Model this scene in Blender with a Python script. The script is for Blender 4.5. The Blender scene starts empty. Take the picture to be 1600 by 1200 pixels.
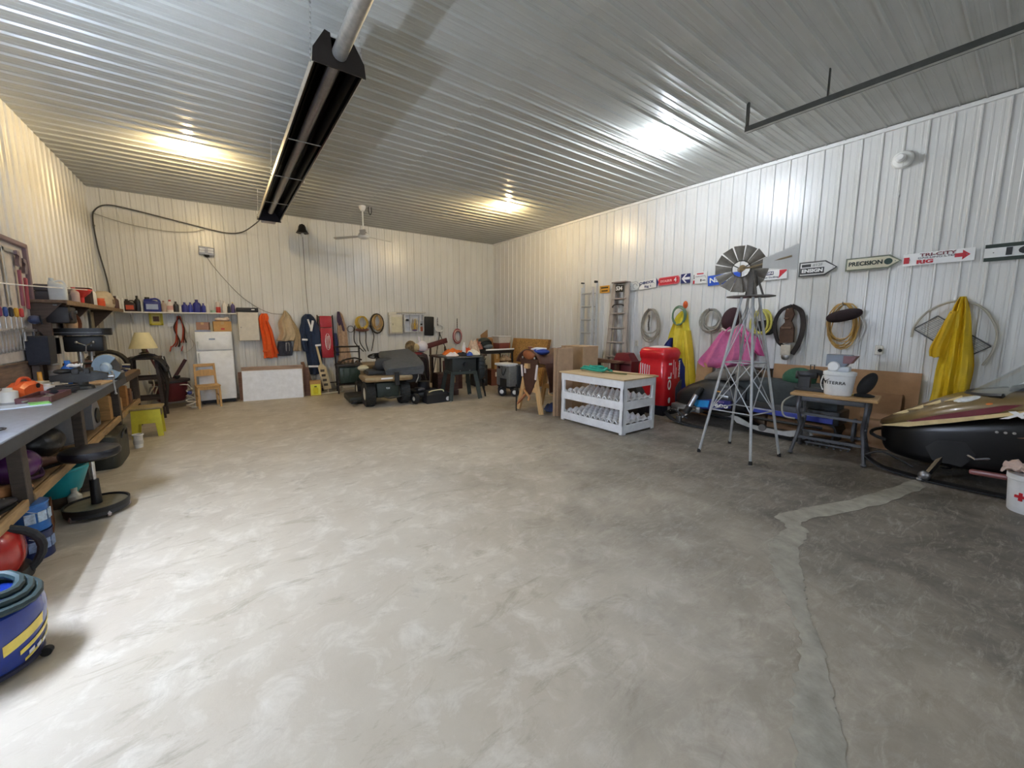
import bpy, bmesh, math, random
from mathutils import Vector, Matrix, Euler
R = math.radians
S = bpy.context.scene
COL = S.collection
rnd = random.Random(7)

# ---------------------------------------------------------------- camera, world, exposure
cam = bpy.data.objects.new('camera', bpy.data.cameras.new('camera'))
COL.objects.link(cam)
cam.location = (0, 0, 1.6)
cam.rotation_euler = (R(90 - 7.133), 0, R(-35.916))
cam.data.sensor_fit = 'HORIZONTAL'
cam.data.sensor_width = 36
cam.data.lens = 607.77 / 1600 * 36
cam.data.shift_x = 11.32 / 1600
cam.data.shift_y = -16.03 / 1600
cam.data.clip_start = 0.05
S.camera = cam
W = bpy.data.worlds.new('world'); S.world = W; W.use_nodes = True
W.node_tree.nodes['Background'].inputs[0].default_value = (0.75, 0.85, 1, 1)
W.node_tree.nodes['Background'].inputs[1].default_value = 4.0          # cool fill light coming in through the added door windows
S.view_settings.view_transform = 'Standard'
S.view_settings.look = 'None'
S.view_settings.gamma = 1
S.view_settings.use_curve_mapping = False
S.view_settings.exposure = 1.55
S.cycles.max_bounces = 8
S.cycles.diffuse_bounces = 5
S.cycles.sample_clamp_indirect = 6
S.cycles.use_denoising = True
WARM, COOL = 640.0, 880.0          # bulb emission
TUBE = 215.0                        # shop light tubes


# ---------------------------------------------------------------- materials
def lin(c):
    c = c / 255.0
    return c / 12.92 if c <= 0.04045 else ((c + 0.055) / 1.055) ** 2.4
def rgb(h):
    if isinstance(h, str):
        return tuple(lin(int(h[i:i + 2], 16)) for i in (0, 2, 4))
    return tuple(lin(c) for c in h)
MATS = {}
def mat(h, rough=.5, metal=0, var=.1, scale=14, bump=.0, bscale=60, emit=0, stretch=None, wave=None, alpha=1, spec=.5, trans=0, coat=0):
    key = (h, rough, metal, var, scale, bump, bscale, emit, stretch, wave, alpha, trans, coat)
    if key in MATS: return MATS[key]
    m = bpy.data.materials.new('mat_' + str(h)); m.use_nodes = True
    nt = m.node_tree; b = nt.nodes['Principled BSDF']; L = nt.links.new
    c = rgb(h)
    b.inputs['Roughness'].default_value = rough
    b.inputs['Metallic'].default_value = metal
    b.inputs['Specular IOR Level'].default_value = spec
    b.inputs['Base Color'].default_value = (*c, 1)
    if coat: b.inputs['Coat Weight'].default_value = coat; b.inputs['Coat Roughness'].default_value = .08
    if trans: b.inputs['Transmission Weight'].default_value = trans
    if alpha < 1: b.inputs['Alpha'].default_value = alpha
    if emit:
        b.inputs['Emission Color'].default_value = (*c, 1); b.inputs['Emission Strength'].default_value = emit
        MATS[key] = m; return m
    tc = nt.nodes.new('ShaderNodeTexCoord'); co = tc.outputs['Object']
    if stretch:
        mp = nt.nodes.new('ShaderNodeMapping'); mp.inputs['Scale'].default_value = stretch
        L(co, mp.inputs[0]); co = mp.outputs[0]
    if var:
        n = nt.nodes.new('ShaderNodeTexNoise'); n.inputs['Scale'].default_value = scale; n.inputs['Detail'].default_value = 5
        n.inputs['Roughness'].default_value = .65; L(co, n.inputs['Vector'])
        src = n.outputs['Fac']
        if wave:
            w = nt.nodes.new('ShaderNodeTexWave'); w.inputs['Scale'].default_value = wave; w.inputs['Distortion'].default_value = 4
            w.inputs['Detail'].default_value = 3; L(co, w.inputs['Vector']); src = w.outputs['Fac']
        r = nt.nodes.new('ShaderNodeValToRGB')
        r.color_ramp.elements[0].position = .3; r.color_ramp.elements[1].position = .7
        lo = [max(0, x * (1 - var * 1.6)) for x in c]; hi = [min(1, x * (1 + var) + var * .01) for x in c]
        r.color_ramp.elements[0].color = (*lo, 1); r.color_ramp.elements[1].color = (*hi, 1)
        L(src, r.inputs[0]); L(r.outputs[0], b.inputs['Base Color'])
    if bump:
        n2 = nt.nodes.new('ShaderNodeTexNoise'); n2.inputs['Scale'].default_value = bscale; n2.inputs['Detail'].default_value = 4
        L(co, n2.inputs['Vector'])
        bp = nt.nodes.new('ShaderNodeBump'); bp.inputs['Strength'].default_value = bump; bp.inputs['Distance'].default_value = .01
        L(n2.outputs['Fac'], bp.inputs['Height']); L(bp.outputs[0], b.inputs['Normal'])
    MATS[key] = m
    return m
def wood(h, sc=6, rough=.6, st=(1, 8, 8), var=.22): return mat(h, rough, 0, var, sc, .15, 30, 0, st)
def metal(h, rough=.35, var=.12): return mat(h, rough, .85, var, 20)
def paint(h, rough=.4, var=.06): return mat(h, rough, 0, var, 9)
def cloth(h, var=.12): return mat(h, .9, 0, var, 18, .25, 300)
def card(h='a88460'): return mat(h, .85, 0, .08, 9, .08, 80)
def rubber(h='1a1a1a'): return mat(h, .75, 0, .25, 25, .1, 90)
def plastic(h, rough=.35): return mat(h, rough, 0, .05, 12)

# ---------------------------------------------------------------- mesh builder
def catmull(pts, k=6, closed=False):
    pts = [Vector(p) for p in pts]; n = len(pts); out = []
    for i in range(n if closed else n - 1):
        if closed: p0, p1, p2, p3 = (pts[(i + j - 1) % n] for j in range(4))
        else: p0, p1, p2, p3 = pts[max(i - 1, 0)], pts[i], pts[i + 1], pts[min(i + 2, n - 1)]
        for j in range(k):
            t = j / k
            out.append(.5 * ((2 * p1) + (p2 - p0) * t + (2 * p0 - 5 * p1 + 4 * p2 - p3) * t * t + (3 * p1 - p0 - 3 * p2 + p3) * t ** 3))
    if not closed: out.append(pts[-1])
    return out
def frame(d):
    d = d.normalized(); a = Vector((0, 0, 1)) if abs(d.z) < .9 else Vector((1, 0, 0))
    u = d.cross(a).normalized(); return u, d.cross(u).normalized()
class M:
    def __init__(s): s.b = bmesh.new(); s.T = Matrix.Identity(4)
    def v(s, p): return s.b.verts.new(s.T @ Vector(p))
    def f(s, vs):
        try: return s.b.faces.new(vs)
        except ValueError: return None
    def rings(s, rs, closed=True, cap=True, loop=False):
        vs = [[s.v(p) for p in r] for r in rs]
        n = len(vs[0]); m = len(vs)
        for i in range(m if loop else m - 1):
            a, b = vs[i], vs[(i + 1) % m]
            for j in range(n if closed else n - 1):
                s.f((a[j], a[(j + 1) % n], b[(j + 1) % n], b[j]))
        if cap and not loop and closed:
            s.f(vs[0][::-1]); s.f(vs[-1])
        return s
    def box(s, c, d, bev=0., rot=None):
        t = bmesh.new(); bmesh.ops.create_cube(t, size=1)
        bmesh.ops.scale(t, vec=d, verts=t.verts)
        if bev: bmesh.ops.bevel(t, geom=t.edges[:], offset=min(bev, min(d) * .45), segments=2 if bev > .008 else 1, affect='EDGES', profile=.5)
        mm = Matrix.Translation(c) @ (Euler([R(a) for a in rot]).to_matrix().to_4x4() if rot else Matrix.Identity(4))
        mp = {v: s.v(mm @ v.co) for v in t.verts}
        for fc in t.faces: s.f([mp[v] for v in fc.verts])
        t.free(); return s
    def beam(s, p0, p1, w, h, bev=0, up=None):
        p0, p1 = Vector(p0), Vector(p1); d = p1 - p0
        u, v = frame(d)
        if up is not None:
            u = d.cross(Vector(up)).normalized(); v = u.cross(d).normalized()
        rr = []
        for p in (p0, p1):
            rr.append([p + u * (w / 2 * a) + v * (h / 2 * b_) for a, b_ in ((-1, -1), (1, -1), (1, 1), (-1, 1))])
        return s.rings(rr)
    def cyl(s, p0, p1, r0, r1=None, n=14, cap=True):
        p0, p1 = Vector(p0), Vector(p1); r1 = r0 if r1 is None else r1
        u, v = frame(p1 - p0)
        return s.rings([[p + (u * math.cos(2 * math.pi * i / n) + v * math.sin(2 * math.pi * i / n)) * r for i in range(n)] for p, r in ((p0, r0), (p1, r1))], cap=cap)
    def tube(s, pts, r, n=7, closed=False, k=0):
        pts = catmull(pts, k, closed) if k else [Vector(p) for p in pts]
        N = len(pts); rs = []; u = None
        for i, p in enumerate(pts):
            a = pts[(i - 1) % N] if (closed or i) else p
            b = pts[(i + 1) % N] if (closed or i < N - 1) else p
            d = (b - a)
            d = d.normalized() if d.length > 1e-9 else Vector((0, 0, 1))
            if u is None: u = frame(d)[0]
            else:
                u = (u - d * u.dot(d)); u = u.normalized() if u.length > 1e-6 else frame(d)[0]
            w = d.cross(u)
            rad = r if not isinstance(r, (list, tuple)) else r[0] + (r[1] - r[0]) * i / (N - 1)
            rs.append([p + (u * math.cos(2 * math.pi * j / n) + w * math.sin(2 * math.pi * j / n)) * rad for j in range(n)])
        return s.rings(rs, loop=closed)
    def lathe(s, prof, c=(0, 0, 0), n=24, ax=None, rx=1, ry=1):
        mm = Matrix.Translation(c)
        if ax is not None: mm = mm @ Vector((0, 0, 1)).rotation_difference(Vector(ax)).to_matrix().to_4x4()
        return s.rings([[mm @ Vector((max(r, 1e-4) * math.cos(2 * math.pi * i / n) * rx, max(r, 1e-4) * math.sin(2 * math.pi * i / n) * ry, z)) for i in range(n)] for r, z in prof])
    def ell(s, c, r, n=16, m=10, rot=None, pw=1.0):
        e = Euler([R(a) for a in rot]).to_matrix() if rot else Matrix.Identity(3)
        sg = lambda x: math.copysign(abs(x) ** pw, x)
        rs = []
        for i in range(m + 1):
            a = -math.pi / 2 + math.pi * i / m; ca = max(math.cos(a), 1e-3)
            rs.append([Vector(c) + e @ Vector((r[0] * sg(ca) * sg(math.cos(2 * math.pi * j / n)), r[1] * sg(ca) * sg(math.sin(2 * math.pi * j / n)), r[2] * sg(math.sin(a)))) for j in range(n)])
        return s.rings(rs)
    def prism(s, poly, o=(0, 0, 0), ux=(1, 0, 0), uy=(0, 0, 1), d=(0, .01, 0)):
        o, ux, uy, d = map(Vector, (o, ux, uy, d))
        return s.rings([[o + ux * a + uy * b for a, b in poly], [o + ux * a + uy * b + d for a, b in poly]])
    def sheet(s, fn, nu, nv, th=.004):
        """fn(u,v) -> point; a closed thin sheet of thickness th (along the local normal)"""
        P = [[Vector(fn(i / nu, j / nv)) for j in range(nv + 1)] for i in range(nu + 1)]
        def nrm(i, j):
            a = P[min(i + 1, nu)][j] - P[max(i - 1, 0)][j]; b = P[i][min(j + 1, nv)] - P[i][max(j - 1, 0)]
            q = a.cross(b); return q.normalized() if q.length > 1e-12 else Vector((0, 0, 1))
        A = [[s.v(P[i][j]) for j in range(nv + 1)] for i in range(nu + 1)]
        B = [[s.v(P[i][j] - nrm(i, j) * th) for j in range(nv + 1)] for i in range(nu + 1)]
        for i in range(nu):
            for j in range(nv):
                s.f((A[i][j], A[i + 1][j], A[i + 1][j + 1], A[i][j + 1])); s.f((B[i][j], B[i][j + 1], B[i + 1][j + 1], B[i + 1][j]))
        for i in range(nu):
            s.f((A[i][0], B[i][0], B[i + 1][0], A[i + 1][0])); s.f((A[i][nv], A[i + 1][nv], B[i + 1][nv], B[i][nv]))
        for j in range(nv):
            s.f((A[0][j], A[0][j + 1], B[0][j + 1], B[0][j])); s.f((A[nu][j], B[nu][j], B[nu][j + 1], A[nu][j + 1]))
        return s
    def obj(s, name, m, parent=None, ang=35, label=None, kind=None):
        me = bpy.data.meshes.new(name)
        bmesh.ops.recalc_face_normals(s.b, faces=s.b.faces[:])
        s.b.to_mesh(me); s.b.free()
        if ang:
            me.polygons.foreach_set('use_smooth', [True] * len(me.polygons))
            me.set_sharp_from_angle(angle=R(ang))
        me.materials.append(m)
        o = bpy.data.objects.new(name, me); COL.objects.link(o)
        if parent: o.parent = parent
        if label: o['label'] = label
        if kind: o['kind'] = kind
        return o
def tag(o, label, cat, group=None, kind=None):
    o['label'] = label; o['category'] = cat
    if group: o['group'] = group
    if kind: o['kind'] = kind
    return o
def thing(name, label, cat, loc=(0, 0, 0), rz=0, group=None):
    o = bpy.data.objects.new(name, None); o.empty_display_size = .05; COL.objects.link(o)
    o.location = loc; o.rotation_euler = (0, 0, R(rz)); return tag(o, label, cat, group)
def put(o, loc=(0, 0, 0), rz=0, rot=None):
    o.location = loc; o.rotation_euler = tuple(R(a) for a in rot) if rot else (0, 0, R(rz)); return o
def copy_tree(o, parent=None, label=None):
    c = o.copy(); COL.objects.link(c)
    if parent: c.parent = parent
    if label: c['label'] = label
    for ch in list(o.children): copy_tree(ch, c)
    return c
def text(s, m, parent, loc, size=.1, width=None, rot=(90, 0, 0), depth=.002, bold=0., name='lettering', align='CENTER', shear=0.):
    cu = bpy.data.curves.new('txt', 'FONT'); cu.body = s; cu.size = size; cu.extrude = depth; cu.offset = bold
    cu.align_x = align; cu.align_y = 'CENTER'; cu.resolution_u = 3; cu.shear = shear
    t = bpy.data.objects.new('txt', cu); COL.objects.link(t)
    dg = bpy.context.evaluated_depsgraph_get(); dg.update()
    me = bpy.data.meshes.new_from_object(t.evaluated_get(dg))
    bpy.data.objects.remove(t); bpy.data.curves.remove(cu)
    if width and len(me.vertices):
        xs = [v.co.x for v in me.vertices]; k = width / max(1e-6, max(xs) - min(xs))
        for v in me.vertices: v.co.x *= k
    me.name = name; me.materials.clear(); me.materials.append(m)
    o = bpy.data.objects.new(name, me); COL.objects.link(o); o.parent = parent
    o.location = loc; o.rotation_euler = [R(a) for a in rot]
    return o
def garment(prof, fold=.012, nf=5, seed=0, n=64, k=6, flat=1.0):
    """hanging cloth on a wall (front = -y, wall at y=0). prof rows: (z, centre x, half width, depth)"""
    q = random.Random(seed); ph = [q.random() * 6.28 for _ in range(4)]
    pr = catmull([(a, b, c) for a, b, c, _ in prof], k); dd = catmull([(d, 0, 0) for *_, d in prof], k)
    m = M(); rs = []
    for i, (p, d) in enumerate(zip(pr, dd)):
        z, cx, hw = p; d = d[0]; ring = []
        for j in range(n):
            t = 2 * math.pi * j / n
            x = math.cos(t); y = math.sin(t)
            xx = x + .12 * math.sin(z * 4 + ph[3]); f1 = math.sin(nf * xx * 2 + ph[0] + z * 1.2); f2 = math.sin(nf * 3.4 * xx + ph[1] - z * 2.1)
            fo = fold * 2.2 * (abs(f1) ** .7 * (1 if f1 > 0 else -.6) + .5 * f2)
            yy = -d * (.5 - .5 * y * (1 if y > 0 else 1))
            yy = yy - fo * (1 if y < 0 else 0) * min(1, i / 4)
            ring.append((cx + hw * x * (1 + .06 * math.sin(z * 9 + ph[2])), min(yy, -.001), z + .01 * math.sin(x * 6 + ph[3]) * (1 if i == len(pr) - 1 else 0)))
        rs.append(ring)
    m.rings(rs); return m
# ================================================================ ROOM
XL, XR, YB, YF, H = -1.803, 7.095, 10.4, -2.608, 4.11
def floor_mat():
    m = bpy.data.materials.new('concrete_floor'); m.use_nodes = True
    nt = m.node_tree; L = nt.links.new; N = nt.nodes.new; b = nt.nodes['Principled BSDF']
    tc = N('ShaderNodeTexCoord')
    def noise(sc, det=6, rg=.6, dist=0, st=None):
        n = N('ShaderNodeTexNoise'); n.inputs['Scale'].default_value = sc; n.inputs['Detail'].default_value = det
        n.inputs['Roughness'].default_value = rg; n.inputs['Distortion'].default_value = dist
        if st:
            mp = N('ShaderNodeMapping'); mp.inputs['Scale'].default_value = st; mp.inputs['Rotation'].default_value = (0, 0, R(25)); L(tc.outputs['Object'], mp.inputs[0]); L(mp.outputs[0], n.inputs[0])
        else: L(tc.outputs['Object'], n.inputs[0])
        return n.outputs['Fac']
    def ramp(src, p0, p1, c0=(0, 0, 0), c1=(1, 1, 1)):
        r = N('ShaderNodeValToRGB'); e = r.color_ramp.elements
        e[0].position, e[1].position = p0, p1; e[0].color = (*c0, 1); e[1].color = (*c1, 1)
        L(src, r.inputs[0]); return r.outputs[0]
    def mix(fac, a, c, mode='MIX'):
        x = N('ShaderNodeMix'); x.data_type = 'RGBA'; x.blend_type = mode
        for s, i in ((fac, 0), (a, 6), (c, 7)):
            if isinstance(s, (int, float)): x.inputs[i].default_value = s
            elif isinstance(s, tuple): x.inputs[i].default_value = (*s, 1)
            else: L(s, x.inputs[i])
        return x.outputs[2]
    base = ramp(noise(1.1, 8, .68), .3, .7, rgb('b0a593'), rgb('c4baa8'))
    base = mix(ramp(noise(4.5, 8, .7, .6), .5, .72), base, rgb('d2cabb'))
    base = mix(ramp(noise(2.3, 9, .75, 1.0, (1, 2.4, 1)), .54, .74), base, rgb('958a76'))
    # darker mottled concrete, increasing towards the right and the near side
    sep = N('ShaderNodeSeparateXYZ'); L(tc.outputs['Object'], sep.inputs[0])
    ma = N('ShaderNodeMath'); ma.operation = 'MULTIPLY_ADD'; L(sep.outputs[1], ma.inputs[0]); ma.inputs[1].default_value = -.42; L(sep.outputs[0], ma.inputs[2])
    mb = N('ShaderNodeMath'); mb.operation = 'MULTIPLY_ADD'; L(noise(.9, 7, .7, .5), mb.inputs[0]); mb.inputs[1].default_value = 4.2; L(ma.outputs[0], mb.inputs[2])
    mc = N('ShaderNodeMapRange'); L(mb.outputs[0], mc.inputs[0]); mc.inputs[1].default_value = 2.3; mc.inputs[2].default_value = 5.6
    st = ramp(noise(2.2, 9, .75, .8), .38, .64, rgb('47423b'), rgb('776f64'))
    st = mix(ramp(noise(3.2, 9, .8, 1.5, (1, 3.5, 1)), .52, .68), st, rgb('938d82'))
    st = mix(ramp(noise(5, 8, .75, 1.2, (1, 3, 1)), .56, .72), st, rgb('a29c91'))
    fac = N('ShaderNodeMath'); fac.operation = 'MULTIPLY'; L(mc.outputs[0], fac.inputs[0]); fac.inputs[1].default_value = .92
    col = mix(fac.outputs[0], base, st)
    col = mix(ramp(noise(1.6, 6, .6, .4), .66, .78), col, rgb('7f7a70'))
    L(col, b.inputs['Base Color'])
    L(ramp(noise(3, 5), .3, .7, (.42,) * 3, (.62,) * 3), b.inputs['Roughness'])
    bp = N('ShaderNodeBump'); bp.inputs['Strength'].default_value = .25; bp.inputs['Distance'].default_value = .01
    L(noise(14, 8, .7), bp.inputs['Height']); L(bp.outputs[0], b.inputs['Normal'])
    return m
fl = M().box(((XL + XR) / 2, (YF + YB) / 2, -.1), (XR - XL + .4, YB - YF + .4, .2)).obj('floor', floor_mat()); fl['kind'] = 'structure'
# the cement repair of the long crack, trowelled a little proud of the slab
cl = [(5.74, .64), (4.69, .87), (3.75, 1.17), (3.55, 1.06), (3.16, 1.03), (2.90, .93), (2.71, .82), (2.49, .68), (2.24, .56), (1.96, .50), (1.76, .44), (1.45, .32)]
cr = [(5.54, .54), (4.63, .72), (3.77, 1.0), (3.58, .92), (3.21, .87), (2.88, .74), (2.71, .68), (2.49, .59), (2.31, .49), (2.01, .37), (1.87, .31), (1.56, .2)]
A_, B_ = catmull([(x, y, 0) for x, y in cl], 8), catmull([(x, y, 0) for x, y in cr], 8)
def patch(u, v):
    i = round(u * (len(A_) - 1)); jit = .006 * math.sin(i * 2.3) + .004 * math.sin(i * 5.1)
    p = A_[i].lerp(B_[i], v); return (p.x + jit, p.y + jit * (v - .5) * 3, .005 if 0 < v < 1 else .0008)
M().sheet(patch, len(A_) - 1, 4, -.003).obj('crack_repair', mat('9c978a', .8, 0, .16, 9, .5, 25), fl, label='pale trowelled cement repair over a long floor crack')

steel = bpy.data.materials.new('painted_steel'); steel.use_nodes = True
def _steel():
    nt = steel.node_tree; b = nt.nodes['Principled BSDF']; L = nt.links.new
    tc = nt.nodes.new('ShaderNodeTexCoord'); n = nt.nodes.new('ShaderNodeTexNoise'); n.inputs['Scale'].default_value = 1.3; n.inputs['Detail'].default_value = 6
    L(tc.outputs['Object'], n.inputs[0]); r = nt.nodes.new('ShaderNodeValToRGB')
    r.color_ramp.elements[0].position = .3; r.color_ramp.elements[0].color = (*rgb('d4d3cd'), 1)
    r.color_ramp.elements[1].position = .7; r.color_ramp.elements[1].color = (*rgb('dededa'), 1)
    L(n.outputs[0], r.inputs[0]); L(r.outputs[0], b.inputs['Base Color'])
    b.inputs['Roughness'].default_value = .3; b.inputs['Specular IOR Level'].default_value = .6
_steel()
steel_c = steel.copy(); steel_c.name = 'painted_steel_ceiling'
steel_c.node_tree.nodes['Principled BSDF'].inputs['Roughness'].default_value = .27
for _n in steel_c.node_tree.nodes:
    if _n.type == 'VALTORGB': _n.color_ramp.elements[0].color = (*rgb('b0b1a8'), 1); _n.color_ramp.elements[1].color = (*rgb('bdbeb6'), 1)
def panel_mesh(w, length, nrib=4):
    """steel liner panel: x along width, z along length, front (ribs) towards -y, back at y=0"""
    p = w / nrib; prof = []
    for i in range(nrib):
        o = i * p
        prof += [(o + .0, 0), (o + p * .26, 0), (o + p * .29, .0035), (o + p * .36, .0035), (o + p * .39, 0), (o + p * .61, 0), (o + p * .64, .0035), (o + p * .71, .0035), (o + p * .74, 0),
                 (o + p - .03, 0), (o + p - .019, .017), (o + p - .006, .017)]
    prof.append((w, 0))
    m = M()
    m.rings([[(x, -.012 - d, z) for x, d in prof] + [(w, 0, z), (0, 0, z)] for z in (0, length)])
    return m
def panel_row(parent, w, length, n, place, name, mm):
    first = None
    for i in range(n):
        if first is None: o = first = panel_mesh(w, length).obj(name, mm, parent, ang=20)
        else:
            o = first.copy(); COL.objects.link(o); o.parent = parent
        place(o, i)
def wall(name, c, d):
    o = M().box(c, d).obj(name, paint('cfcdc6'), ang=0); o['kind'] = 'structure'; return o
LW = .8128
wb = wall('wall_back', ((XL + XR) / 2, YB + .1, H / 2), (XR - XL + .4, .16, H + .3))
wr_ = wall('wall_right', (XR + .1, (YB + YF) / 2, H / 2), (.16, YB - YF + .4, H + .3))
wl = wall('wall_left', (XL - .1, (YB + YF) / 2, H / 2), (.16, YB - YF + .4, H + .3))
ce = wall('ceiling', ((XL + XR) / 2, (YB + YF) / 2, H + .1), (XR - XL + .4, YB - YF + .4, .16))
bw = (XR - XL) / 11
panel_row(wb, bw, H, 11, lambda o, i: put(o, (XL + i * bw, YB + .012, 0)), 'wall_panel', steel)
panel_row(wr_, LW, H, 16, lambda o, i: put(o, (XR + .012, YB - i * LW, 0), -90), 'wall_panel', steel)
panel_row(wl, LW, H, 16, lambda o, i: put(o, (XL - .012, YF + i * LW, 0), 90), 'wall_panel', steel)
# ceiling: two lengths of panel, the ends lapped at x = 2.57; ribs run along x
c1 = None
def ceil_place(o, i, x, dz): o.matrix_world = Matrix.Translation((x, YF + i * LW, H + .012 - dz)) @ Matrix(((0, 0, 1, 0), (1, 0, 0, 0), (0, 1, 0, 0), (0, 0, 0, 1)))
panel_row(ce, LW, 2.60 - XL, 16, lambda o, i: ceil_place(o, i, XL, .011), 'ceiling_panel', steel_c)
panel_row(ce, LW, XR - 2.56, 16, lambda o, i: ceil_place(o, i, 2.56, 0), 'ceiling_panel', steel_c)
# front wall with the overhead door opening (behind the camera)
wf = M()
wf.box(((XL - .2 - .6) / 2, YF - .1, H / 2), (-.6 - XL + .2, .16, H + .3)).box(((XR + .2 + 4.6) / 2, YF - .1, H / 2), (XR + .2 - 4.6, .16, H + .3)).box((2, YF - .1, H - .3), (5.2, .16, .9))
wf = wf.obj('wall_front', paint('cfcdc6'), ang=0); wf['kind'] = 'structure'
# overhead sectional door, closed
dr = thing('door_1', 'closed white sectional overhead door', 'door', (2, YF - .06, 0)); dr['kind'] = 'structure'
for i in range(6):
    if i != 3: M().box((0, 0, .305 + i * .61), (5.2, .05, .6), .01).obj('door_section', paint('d6d5d0'), dr)
    else:
        sec = M().box((0, 0, 1.885), (5.2, .05, .1)).box((0, 0, 2.385), (5.2, .05, .1))
        for k in range(7): sec.box((-2.55 + .85 * k, 0, 2.135), (.1, .05, .4))
        sec.obj('door_section', paint('d6d5d0'), dr, ang=0)
        for k in range(6): M().box((-2.125 + .85 * k, 0, 2.135), (.75, .006, .4)).obj('pane', mat('e8f0f4', .1, 0, 0, alpha=.12), dr)  # window row added to the unseen door for soft fill light
pl = bpy.data.lights.new('fill_portal', 'AREA'); pl.shape = 'RECTANGLE'; pl.size, pl.size_y = 5.2, .5; pl.cycles.is_portal = True
po = bpy.data.objects.new('fill_portal', pl); COL.objects.link(po); po.location = (2, YF - .03, 2.135); po.rotation_euler = (R(90), 0, 0)  # guides sampling of the fill light through the added panes
# trims
def trim(n, c, d): o = M().box(c, d, .004).obj('trim_%d' % n, paint('e4e4e0', .35)); o['kind'] = 'structure'; return o
trim(1, (XR - .02, (YB + YF) / 2, H - .035), (.035, YB - YF - .02, .05))
trim(2, (XR - .012, YB - .012, H / 2), (.02, .02, H - .1))
trim(3, (XL + .012, YB - .012, H / 2), (.02, .02, H - .1))
for nm, c, d in (('baseboard_back', ((XL + XR) / 2, YB - .015, .05), (XR - XL - .06, .02, .1)), ('baseboard_right', (XR - .015, (YB + YF) / 2, .05), (.02, YB - YF - .1, .1)), ('baseboard_left', (XL + .015, (YB + YF) / 2, .05), (.02, YB - YF - .1, .1))):
    o = M().box(c, d, .004).obj(nm, paint('c9c7c0')); o['kind'] = 'structure'

# ---------------------------------------------------------------- ceiling lamps
def bulb(x, y, warm, label, power):
    t = thing('ceiling_lamp', label, 'lamp', (x, y, H), 0, 'bare bulbs on the ceiling')
    M().lathe([(.0, 0), (.062, 0), (.065, -.012), (.055, -.03), (.035, -.045), (.03, -.05), (0, -.05)]).obj('lamp_holder', plastic('eceae4'), t)
    M().lathe([(.0, -.051), (.014, -.052), (.016, -.07), (.03, -.098), (.033, -.118), (.026, -.14), (.01, -.151), (0, -.152)], n=16).obj('light_bulb', mat('ffe0a8' if warm else 'e6f0ff', .3, emit=power), t)
bulb(-.18, 7.28, True, 'warm bare bulb on the ceiling left of the long tube heater', WARM)
bulb(5.09, 6.88, True, 'warm bare bulb on the ceiling near the back right corner', WARM)
bulb(5.06, 3.26, False, 'cool white bare bulb on the ceiling near the overhead pipe', COOL)
# fluorescent shop light hung above the near end of the workbench, left of the frame
t = thing('shop_light', 'white fluorescent shop light hung over the near end of the workbench', 'lamp', (-1.55, 2.9, 2.15))
M().box((0, 0, .03), (.05, 1.0, .05), .006).obj('housing', paint('efefec'), t)
for sy in (-.48, .48): M().box((0, sy, .0), (.2, .03, .05), .005).obj('tube_socket', plastic('e8e8e4'), t)
for sx in (-.075, .075): M().cyl((sx, -.465, 0), (sx, .465, 0), .015).obj('tube', mat('d6e4ff', .3, emit=TUBE), t)
for sy in (-.4, .4):
    M().tube([(0, sy, .05), (0, sy, 1.96)], .004, 5).obj('chain', metal('b0b0b0'), t)
# ================================================================ RIGHT WALL
def RWT(name, label, cat, y, z=0, group=None, off=.02): return thing(name, label, cat, (XR - off, y, z), -90, group)
BLK, WHT = mat('141414', .4, 0, 0), mat('f2f2ee', .4, 0, 0)
RED, NAVY, BLUE = mat('c0202c', .4, 0, .04), mat('1c2660', .4, 0, .04), mat('2350b4', .4, 0, .04)
def sign(label, y0, y1, z0, z1, poly, m, tilt=0, name='sign', rim=None):
    """poly in unit square (0..1, 0..1); returns root with origin at the centre"""
    w, h = y0 - y1, z1 - z0
    t = RWT(name, label, 'sign', (y0 + y1) / 2, (z0 + z1) / 2, 'signs along the right wall', .026); t.rotation_euler = (0, R(tilt), R(-90))
    P = [((a - .5) * w, (b - .5) * h) for a, b in poly]
    if rim:
        M().prism(P, (0, -.008, 0)).obj('rim', rim, t, ang=0)
        P2 = [(x * (1 - .018 / w * 2), z * (1 - .018 / h * 2)) for x, z in P]
        M().prism(P2, (0, -.011, 0), d=(0, .004, 0)).obj('face', m, t, ang=0)
    else: M().prism(P, (0, -.008, 0)).obj('plate', m, t, ang=0)
    for sx in (-.4, .4): M().cyl((sx * w, -.0125, 0), (sx * w, -.008, 0), .006, n=8).obj('screw', metal('8a8a86'), t)
    return t, w, h
SQ = [(0, 0), (1, 0), (1, 1), (0, 1)]
AR = lambda k: [(0, 0), (1 - k, 0), (1, .5), (1 - k, 1), (0, 1)]
RND = lambda k, n=7: [(0, 0)] + [(1 - k + k * math.sin(math.pi * i / n), .5 - .5 * math.cos(math.pi * i / n)) for i in range(n + 1)] + [(0, 1)]
RND2 = [(.06, 0), (.94, 0), (1, .25), (1, .75), (.94, 1), (.06, 1), (0, .75), (0, .25)]
def decal(t, poly, m, name='panel_mark', y=-.0115): return M().prism(poly, (0, y, 0), d=(0, .004, 0)).obj(name, m, t, ang=0)
def rect(x0, z0, x1, z1): return [(x0, z0), (x1, z0), (x1, z1), (x0, z1)]
t, w, h = sign('small orange sign with two dark lines left of the wooden stepladder', 6.05, 5.78, 2.32, 2.48, SQ, mat('dda034', .5, 0, .05))
decal(t, rect(-.1, .02, .1, .05), mat('4a3a12', .5, 0, .4, 40)); decal(t, rect(-.08, -.05, .09, -.02), mat('4a3a12', .5, 0, .4, 40))
t, w, h = sign('pale arrow sign with a ring mark between the stepladder and the CHINOOK sign', 5.24, 4.98, 2.31, 2.5, AR(.35), mat('dcdcd6', .4, 0, .03), rim=mat('b4b4b0', .4))
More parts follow.
